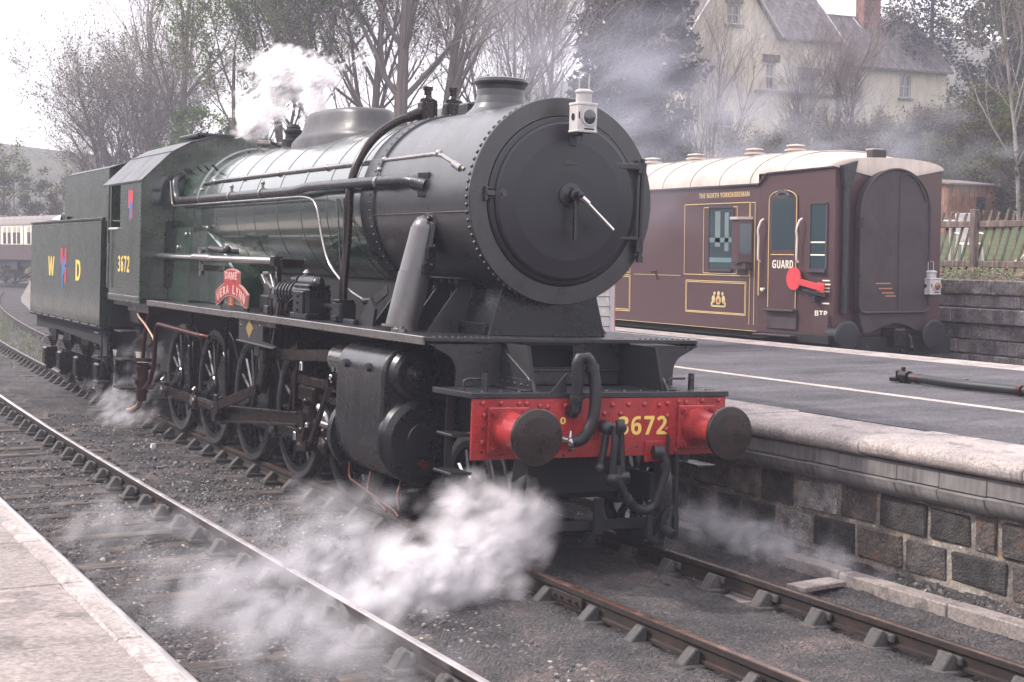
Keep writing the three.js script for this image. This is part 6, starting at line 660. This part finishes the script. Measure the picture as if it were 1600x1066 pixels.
const LV = { bud: leaf(0.46, 0.52, 0.18), pale: leaf(0.50, 0.76, 0.13), green: leaf(0.32, 0.60, 0.11), olive: leaf(0.58, 0.60, 0.18), dark: leaf(0.06, 0.085, 0.065), darkB: leaf(0.09, 0.12, 0.085), brown: leaf(0.32, 0.26, 0.22) };
// o: h height, r trunk radius, stems, spread (0 upright .. 1 wide), lean, twigs, leaves, leafSize, leafMat
function bareTree(label, x, z, o) {
  const y = H(x, z) - 0.2, t = thing(o.name || 'bare_tree', label, o.cat || 'tree', [x, y, z], o.group), wood = new Soup(), fine = new Soup(), lv = new Soup(), md = o.depth ?? 5;
  const grow = (p, d, len, r, k) => {
    const n = k === 0 ? 7 : k < 3 ? 5 : 3, pts = [p.clone()], rs = [r], dir = d.clone(), kids = [];
    for (let i = 1; i <= n; i++) { dir.add(V(rr(-1, 1), rr(-0.5, 0.9) * (k ? 1 : 0.2), rr(-1, 1)).multiplyScalar(k === 0 ? 0.045 : 0.17)).normalize(); if (k > 0) dir.y += o.up ?? 0.07; dir.normalize(); pts.push(pts[i - 1].clone().addScaledVector(dir, len / n)); rs.push(r * (1 - (k === 0 ? 0.62 : 0.72) * i / n)); kids.push([pts[i].clone(), dir.clone(), rs[i], i / n]); }
    (k < 3 ? wood : fine).tube(pts, rs, k === 0 ? 9 : k < 2 ? 6 : k < 3 ? 4 : 3);
    if (k >= md) { if (o.leaves) for (const q of kids) for (let i = 0; i < o.leaves; i++) if (rnd() < (o.leafChance ?? 0.7)) lv.leafAt(q[0].x + rr(-0.12, 0.12), q[0].y + rr(-0.12, 0.12), q[0].z + rr(-0.12, 0.12), o.leafSize || 0.09); return; }
    for (const [q, dd, rad, f] of kids) { if (f < (k === 0 ? o.bare ?? 0.3 : 0.2)) continue; const cnt = k === 0 ? o.br ?? 2 : k < md - 1 ? (rnd() < (o.dense ?? 0.75) ? 1 : 0) + (f > 0.9 ? 1 : 0) : o.tw ?? 2; for (let c = 0; c < cnt; c++) { const a = rnd() * 6.283, sp = (k === 0 ? o.spread ?? 0.8 : 0.62) * rr(0.7, 1.25), s1 = V(Math.cos(a), 0, Math.sin(a)), nd = dd.clone().addScaledVector(s1.addScaledVector(dd, -s1.dot(dd)).normalize(), sp).normalize(); grow(q, nd, len * (k === 0 ? rr(0.36, 0.6) * (1.15 - f * 0.45) : rr(0.5, 0.78)), Math.max(0.007, rad * rr(0.5, 0.72)), k + 1); } }
  };
  const ns = o.stems || 1; for (let s = 0; s < ns; s++) { const a = s / ns * 6.283 + rnd(), sp = ns > 1 ? (o.fan ?? 0.3) * rr(0.5, 1.2) : 0; grow(V(0.15 * (ns > 1) * Math.cos(a), 0, 0.15 * (ns > 1) * Math.sin(a)), V(Math.cos(a) * sp + (o.lean || 0), 1, Math.sin(a) * sp).normalize(), o.h * rr(0.88, 1.05), o.r * (ns > 1 ? rr(0.6, 1) : 1), 0); }
  wood.mesh('trunk', o.bark || M.bark, t); fine.mesh('twigs', o.twig || M.twig, t, 'stuff'); lv.mesh('leaves', o.leafMat || LV.bud, t, 'stuff'); return t;
}
// leafy mass: leaf-sized faces clustered on an uneven crown, with gaps
function leafy(name, label, cat, x, z, o) {
  const y = H(x, z) - 0.1, t = thing(name, label, cat, [x, y, z], o.group), wood = new Soup(), a = new Soup(), b = new Soup(); const tips = [];
  for (let i = 0; i < (o.clumps || 40); i++) { const u = rnd() * 6.283, f = rnd() ** 0.6, hh = o.cone ? rnd() ** 1.3 : rnd(), R = o.cone ? o.w * (1.02 - hh) ** 0.75 : o.w * Math.sqrt(Math.max(0.05, 1 - (hh * 1.7 - 0.75) ** 2)); tips.push([Math.cos(u) * R * f * rr(0.75, 1.15), o.h * (0.06 + 0.94 * hh) * rr(0.95, 1.05), Math.sin(u) * R * f * rr(0.75, 1.15)]); }
  wood.tube([V(0, 0, 0), V(rr(-0.1, 0.1), o.h * 0.5, 0), V(0, o.h * 0.95, 0)], [o.tr || 0.1, (o.tr || 0.1) * 0.6, 0.02], 7);
  for (const [cx, cyy, cz] of tips) { if (!o.noWood) { const s = V(0, Math.max(0.1, cyy - Math.hypot(cx, cz) * 0.8), 0); wood.tube([s, s.clone().lerp(V(cx, cyy, cz), 0.5).add(V(0, 0.1, 0)), V(cx, cyy, cz)], [0.035, 0.022, 0.008], 3); for (let k = 0; k < (o.twigs || 0); k++) { const e = V(cx + rr(-1, 1) * o.cr, cyy + rr(-0.4, 1) * o.cr, cz + rr(-1, 1) * o.cr); wood.tube([V(cx, cyy, cz).lerp(s, rnd() * 0.5), e], [0.012, 0.004], 3); } } const dk = rnd() < 0.45; for (let i = 0; i < (o.per || 90); i++) { const q = rnd() ** 0.5 * o.cr, u = rnd() * 6.283, w = rr(-1, 1), v = Math.sqrt(1 - w * w); (dk ? b : a).leafAt(cx + q * v * Math.cos(u), cyy + q * w * (o.cone ? 0.55 : 0.8) - (o.cone ? 0.25 * q : 0), cz + q * v * Math.sin(u), o.ls || 0.1); } }
  wood.mesh('trunk', M.bark, t); a.mesh('crown', o.m1, t, 'stuff'); b.mesh('inner_crown', o.m2 || o.m1, t, 'stuff'); return t;
}
rnd = mulberry(101);
const TG = 'bare spring trees behind the locomotive';
bareTree('wide many-stemmed budding tree standing left of all the others above the tender', 15.8, -85.2, { h: 8.6, r: 0.3, stems: 6, fan: 0.36, bare: 0.22, br: 2, spread: 0.75, up: 0.06, leaves: 1, leafChance: 0.6, leafSize: 0.1, tw: 1 });
bareTree('tall straight bare tree just right of the wide many-stemmed tree', 17.8, -80.5, { h: 16, r: 0.3, bare: 0.3, br: 2, spread: 0.7, leaves: 1, leafChance: 0.22, leafSize: 0.08, tw: 1 });
bareTree('tall slender bare tree behind the wide many-stemmed tree', 18.3, -89.6, { h: 15, r: 0.26, bare: 0.3, br: 2, spread: 0.7, leaves: 1, leafChance: 0.2, leafSize: 0.08, tw: 1 });
bareTree('forked budding tree rising behind the steam plume', 15.2, -58.8, { h: 12.5, r: 0.22, stems: 2, fan: 0.08, bare: 0.3, br: 1, spread: 0.55, leaves: 3, leafChance: 0.8, leafSize: 0.09, leafMat: LV.pale, tw: 2 });
bareTree('budding tree with two upright limbs just right of the steam plume', 16.3, -56.9, { h: 13, r: 0.22, bare: 0.35, br: 2, spread: 0.5, leaves: 3, leafChance: 0.7, leafSize: 0.09, leafMat: LV.pale, tw: 2 });
bareTree('slim dark tree with pale green buds above the dome', 18.4, -58.1, { h: 13, r: 0.25, bare: 0.3, br: 2, spread: 0.6, leaves: 3, leafChance: 0.9, leafSize: 0.1, leafMat: LV.pale, tw: 2 });
bareTree('ivy-streaked straight tree between the dome and the thick trunk', 19.0, -53.3, { h: 13.5, r: 0.25, bare: 0.3, br: 2, spread: 0.6, leaves: 3, leafChance: 0.7, leafSize: 0.1, leafMat: LV.pale, tw: 2 });
bareTree('thickest straight grey trunk behind the top feed', 19.4, -50.8, { h: 15, r: 0.36, bare: 0.34, br: 2, spread: 0.8, leaves: 1, leafChance: 0.25, leafSize: 0.08, tw: 1 });
bareTree('tree leaning right behind the chimney', 20.2, -50.3, { h: 12, r: 0.28, lean: 0.22, bare: 0.3, br: 2, spread: 0.75, leaves: 1, leafChance: 0.2, leafSize: 0.08, tw: 1 });
bareTree('strongly leaning tree whose limb reaches over the chimney', 20.4, -48.1, { h: 12, r: 0.25, lean: 0.55, bare: 0.25, br: 2, spread: 0.75, leaves: 1, leafChance: 0.15, leafSize: 0.08, tw: 1 });
bareTree('pale twiggy tree right of the chimney', 27.3, -57, { h: 11, r: 0.18, stems: 2, fan: 0.18, bare: 0.2, br: 2, leaves: 1, leafChance: 0.3, leafSize: 0.08, tw: 2 });
bareTree('thin pale tree beside the dark conifer in the smoke', 30.6, -59.5, { h: 12, r: 0.16, stems: 2, fan: 0.12, bare: 0.2, br: 2, tw: 2 });
bareTree('distant bare tree closing the gap above the boiler', 24.5, -66, { h: 12, r: 0.2, stems: 2, fan: 0.15, bare: 0.25, br: 2, tw: 1 });
// bushes
const bush = (label, x, z, o) => leafy('bush', label, 'bush', x, z, { clumps: 60, per: 110, cr: 0.55, ls: 0.12, twigs: 2, ...o });
bush('pale green bush under the tall trees above the cab', 15.3, -68.6, { h: 7.2, w: 2.6, clumps: 120, m1: LV.pale, m2: LV.green });
bush('dull green bush behind the cab roof', 17.2, -66.5, { h: 6.4, w: 2.3, clumps: 100, m1: LV.green, m2: LV.pale });
bush('olive brown thicket beyond the tender left of the bunker', 12.0, -104.0, { h: 8, w: 3.6, clumps: 90, m1: LV.olive, m2: LV.brown });
bush('olive bush directly left of the tender bunker', 16.8, -99, { h: 7.5, w: 3.2, clumps: 80, m1: LV.olive, m2: LV.green });
bush('olive green bush at the left edge above the cream coach', 11.8, -107, { h: 10, w: 3.2, clumps: 90, m1: LV.olive, m2: LV.pale });
bush('leafy green bush behind the dome', 16.3, -50.4, { h: 4.6, w: 1.9, clumps: 80, m1: LV.green, m2: LV.pale });
bush('leafy green bush between the dome and the top feed', 18.4, -51.9, { h: 5.2, w: 2.0, clumps: 90, m1: LV.green, m2: LV.pale });
bush('grey-green bush behind the safety valve', 14.6, -54.5, { h: 4.4, w: 1.8, clumps: 70, m1: LV.pale, m2: LV.olive });
bush('low green bush left of the dark conifer', 24.5, -55.0, { h: 4.6, w: 2.2, clumps: 70, m1: LV.pale, m2: LV.brown });
bush('brown thicket behind the wide many-stemmed tree', 21.5, -97, { h: 6.0, w: 3.6, clumps: 110, ls: 0.14, m1: LV.olive, m2: LV.brown });
bush('pale brown thicket left of the wide many-stemmed tree', 14.6, -102, { h: 7.5, w: 3.4, clumps: 90, ls: 0.14, m1: LV.brown, m2: LV.olive });
// conifers
leafy('conifer', 'tall dark conifer veiled by smoke between the smokebox and the house', 'conifer', 32.6, -53.2, { h: 17, w: 2.9, clumps: 560, per: 80, cr: 0.7, ls: 0.24, cone: false, tr: 0.25, m1: LV.dark, m2: LV.darkB, noWood: true });
leafy('conifer', 'broad dark conifer at the right edge beside the house', 'conifer', 59.0, -52.5, { h: 16, w: 4.2, clumps: 640, per: 90, cr: 0.85, ls: 0.26, cone: false, tr: 0.25, m1: LV.dark, m2: LV.darkB, noWood: true });
leafy('conifer', 'dark conifer half hidden behind the house wing', 'conifer', 62.5, -66, { h: 17, w: 4.0, clumps: 260, per: 70, cr: 0.9, ls: 0.18, tr: 0.25, m1: LV.darkB, m2: LV.dark, noWood: true });
// shrubs before the house
const shrub = (label, x, z, o) => bareTree(label, x, z, { name: 'bare_shrub', cat: 'shrub', h: 2.2, r: 0.05, stems: 6, fan: 0.5, bare: 0.12, br: 2, spread: 0.6, depth: 3, tw: 3, dense: 0.95, leaves: 1, leafChance: 0.25, leafSize: 0.08, leafMat: LV.brown, ...o });
bareTree('large pale fan-shaped bare tree before the gable of the house', 38.0, -54.6, { h: 7.6, r: 0.085, stems: 5, fan: 0.34, bare: 0.12, br: 2, depth: 3, spread: 0.5, tw: 2, twig: M.twigPale = mat([0.42, 0.34, 0.31], 0.95) });
bareTree('knobbly pollarded tree before the house beside the lower window', 39.6, -49.5, { h: 5.4, r: 0.13, stems: 3, fan: 0.12, bare: 0.2, br: 2, depth: 3, spread: 0.5, tw: 2 });
bareTree('dark pollarded tree before the downpipe of the house', 41.6, -48.8, { h: 5.6, r: 0.13, stems: 3, fan: 0.12, bare: 0.2, br: 2, depth: 3, spread: 0.5, tw: 2 });
[[33.6, -50.2, 'grey twiggy shrub nearest the conifer below the gable'], [35.6, -47.4, 'dense brown shrub below the gable'], [37.4, -46.6, 'dense brown shrub below the upper window with the mullion'], [39.2, -45.2, 'twiggy shrub below the balcony ledge'], [40.9, -44.4, 'twiggy shrub below the house downpipe'], [42.6, -43.2, 'brown shrub below the left wing window'], [44.2, -42, 'brown shrub below the right wing window'], [36.4, -40.5, 'low brown shrub behind the coach roof'], [39.4, -38.8, 'low brown shrub behind the end of the coach roof'], [41.8, -37.5, 'low twiggy shrub right of the coach roof'], [33.2, -43.6, 'low grey shrub behind the roof ventilators']].forEach(([x, z, l], i) => shrub(l, x, z, { h: rr(1.7, 2.6), leafMat: i % 2 ? LV.brown : LV.olive, leafChance: 0.5 }));
[[38.2, -36.4, 4.6, 'green-brown bush beyond the shed'], [38.6, -33.2, 4.8, 'green-brown bush behind the white garden chairs'], [34.6, -31.2, 3.6, 'low green bush right of the shed'], [43.5, -36.5, 5.5, 'tall hazy bush below the right conifer'], [32.8, -27.4, 4.0, 'leafy bush at the right edge above the fence']].forEach(([x, z, h, l], i) => bush(l, x, z, { h, w: 2.0, clumps: 80, per: 55, m1: i % 2 ? LV.pale : LV.olive, m2: LV.brown, twigs: 4 }));
bareTree('slim pale birch at the right edge behind the fence', 31.4, -27.0, { name: 'birch', h: 8, r: 0.08, bare: 0.25, br: 2, spread: 0.6, depth: 4, leaves: 1, leafChance: 0.6, leafSize: 0.07, leafMat: LV.pale, bark: M.birch, tw: 2 });
{ // woods out on the left slope
  const s3 = new Soup(); for (let i = 0; i < 420; i++) { const z = rr(-120, 20), x = rr(-85, -22), y = H(x, z), h = rr(4, 8); for (let k = 0; k < 46; k++) { const u = rnd() * 6.283, f = rnd() ** 0.5, hh = rnd(); s3.leafAt(x + Math.cos(u) * f * 3 * Math.sqrt(1 - (hh - 0.4) ** 2), y + h * hh, z + Math.sin(u) * f * 3, 0.7); } } tag(s3.mesh('woods', LV.darkB, scene), 'dark woods on the slope beyond the left platform', 'woods', null, 'stuff');
}
// ---------- steam and smoke: clouds of soft translucent droplet flecks ----------
const fleck = (() => { const n = 8, p = [0, 0, 0], c = [1, 1, 1, 1], nn = [0, 0, 1], id = []; for (let i = 0; i < n; i++) { const a = i / n * 6.2832; p.push(Math.cos(a), Math.sin(a), 0); c.push(1, 1, 1, 0); nn.push(0, 0, 1); id.push(0, i + 1, (i + 1) % n + 1); } const g = new THREE.BufferGeometry(); g.setAttribute('position', new THREE.Float32BufferAttribute(p, 3)); g.setAttribute('normal', new THREE.Float32BufferAttribute(nn, 3)); g.setAttribute('color', new THREE.Float32BufferAttribute(c, 4)); g.setIndex(id); return g; })();
const steamMat = (c, op) => new THREE.MeshPhysicalMaterial({ color: C3(...c), roughness: 1, transmission: 0.5, thickness: 0, specularIntensity: 0, transparent: true, opacity: op, vertexColors: true, side: THREE.DoubleSide, depthWrite: false });
function vapour(name, label, cat, blobs, n, size, m, seed, o = {}) {
  rnd = mulberry(seed); const im = new THREE.InstancedMesh(fleck, m, n), mm = new THREE.Matrix4(), q = new THREE.Quaternion(), e = new THREE.Euler(); let tot = 0; const acc = blobs.map((b) => (tot += b[6] ?? 1)), g = () => (rnd() + rnd() + rnd() + rnd() - 2) * 1.0;
  const f = o.f || 3, thr = o.thr ?? 0.45, w = o.w ?? 0.12;
  for (let i = 0; i < n; i++) { let x, y, z, k = 0; do { const pick = rnd() * tot, b = blobs[acc.findIndex((a) => a >= pick)]; x = b[0] + g() * b[3]; y = b[1] + g() * b[4]; z = b[2] + g() * b[5]; k++; const d = fb3(x * f + 9, y * f, z * f + 5, 200 + seed); if ((o.floor ?? -99) < y && rnd() < ss(thr - w, thr + w, d)) break; } while (k < 40); q.setFromUnitVectors(V(0, 0, 1), V(-0.5 + rr(-0.4, 0.4), 0.72 + rr(-0.35, 0.35), 0.36 + rr(-0.35, 0.35)).normalize()); const s = size * rr(0.55, 1.45); im.setMatrixAt(i, mm.compose(V(x, y, z), q, V(s, s, s))); }
  im.castShadow = o.cast ?? true; im.receiveShadow = true; named(im, name, scene); tag(im, label, cat, null, 'stuff'); return im;
}
const WS = steamMat([0.98, 0.95, 0.97], 0.26), WP = steamMat([0.98, 0.96, 0.97], 0.5), WT = steamMat([0.82, 0.80, 0.83], 0.12), GS = steamMat([0.60, 0.61, 0.70], 0.07);
vapour('steam_cloud', 'white steam drifting low over the rails beside the cylinder', 'steam', [[-1.5, 0.05, 0.25, 0.36, 0.13, 0.3, 2], [-1.05, 0.15, 0.12, 0.3, 0.2, 0.25, 1.7], [-0.84, 0.36, 0.0, 0.19, 0.19, 0.18, 1.1], [-1.1, 0.42, -0.25, 0.2, 0.18, 0.2, 0.5], [-1.95, -0.02, 0.3, 0.4, 0.1, 0.34, 0.5], [-1.5, 0.05, 0.1, 0.42, 0.2, 0.4, 0.4]], 880, 0.14, WS, 1, { f: 1.6, thr: 0.42, w: 0.3, floor: -0.15 });
vapour('steam_cloud', 'faint skein of steam spreading over the cinders of the left track', 'steam', [[-2.3, 0.06, -0.2, 0.8, 0.2, 0.9, 1], [-3.0, 0.0, 0.9, 0.6, 0.14, 1.2, 0.9], [-1.9, 0.2, -1.2, 0.7, 0.3, 0.9, 0.5], [-3.2, -0.04, -3, 0.7, 0.1, 1.2, 0.3]], 560, 0.16, WT, 6, { f: 1.3, thr: 0.46, w: 0.2, floor: -0.14 });
vapour('steam_cloud', 'billowing white steam plume above the boiler and safety valve', 'steam', [[0.1, 4.6, -8.0, 0.3, 0.22, 0.5, 1.6], [0.1, 4.86, -8.4, 0.25, 0.14, 0.35, 0.8], [0.1, 4.3, -9.0, 0.22, 0.2, 0.3, 0.9], [0.1, 4.08, -9.5, 0.15, 0.1, 0.25, 0.5], [0.1, 4.45, -7.0, 0.2, 0.2, 0.35, 0.8], [0.1, 4.15, -7.1, 0.12, 0.15, 0.2, 0.5], [0.1, 4.62, -5.7, 0.12, 0.08, 0.25, 0.08]], 1900, 0.085, WP, 2, { f: 1.9, thr: 0.46, w: 0.1 });
vapour('smoke_cloud', 'thin blue-grey smoke drifting from the chimney across the conifer', 'smoke', [[0.4, 4.5, -2.4, 0.3, 0.25, 0.4, 0.05], [5.0, 5.0, -8.6, 1.2, 0.9, 1.3, 0.4], [6.2, 5.0, -9.8, 1.3, 1.2, 1.4, 1.3], [8.5, 5.2, -12.5, 1.7, 1.3, 2.0, 1.1], [11.5, 5.0, -15, 2.2, 1.2, 2.4, 0.9], [7, 3.6, -12, 1.6, 0.7, 2, 0.5], [15, 5, -19, 3, 1.4, 3, 0.8], [20, 5, -20, 3, 1.2, 3, 0.7]], 430, 0.6, GS, 3, { f: 0.4, thr: 0.43, w: 0.3, floor: 1.9 });
vapour('steam_cloud', 'wisp of steam along the foot of the platform wall', 'steam', [[1.5, 0.05, -0.4, 0.26, 0.12, 0.7, 1], [1.6, 0.0, 0.5, 0.2, 0.08, 0.5, 0.6], [1.2, 0.1, -1.2, 0.3, 0.18, 0.7, 0.6]], 420, 0.1, WT, 4, { f: 2, thr: 0.44, w: 0.25, floor: -0.1 });
vapour('steam_cloud', 'small wisp of steam leaking below the cab', 'steam', [[-1.1, 0.25, -12.2, 0.3, 0.25, 0.7, 1], [-1.3, 0.1, -11, 0.3, 0.1, 0.5, 0.5], [-1.0, 0.9, -11.2, 0.2, 0.4, 0.3, 0.4]], 300, 0.12, WT, 5, { f: 3, thr: 0.44, w: 0.2, floor: -0.12 });
renderer.render(scene, camera);
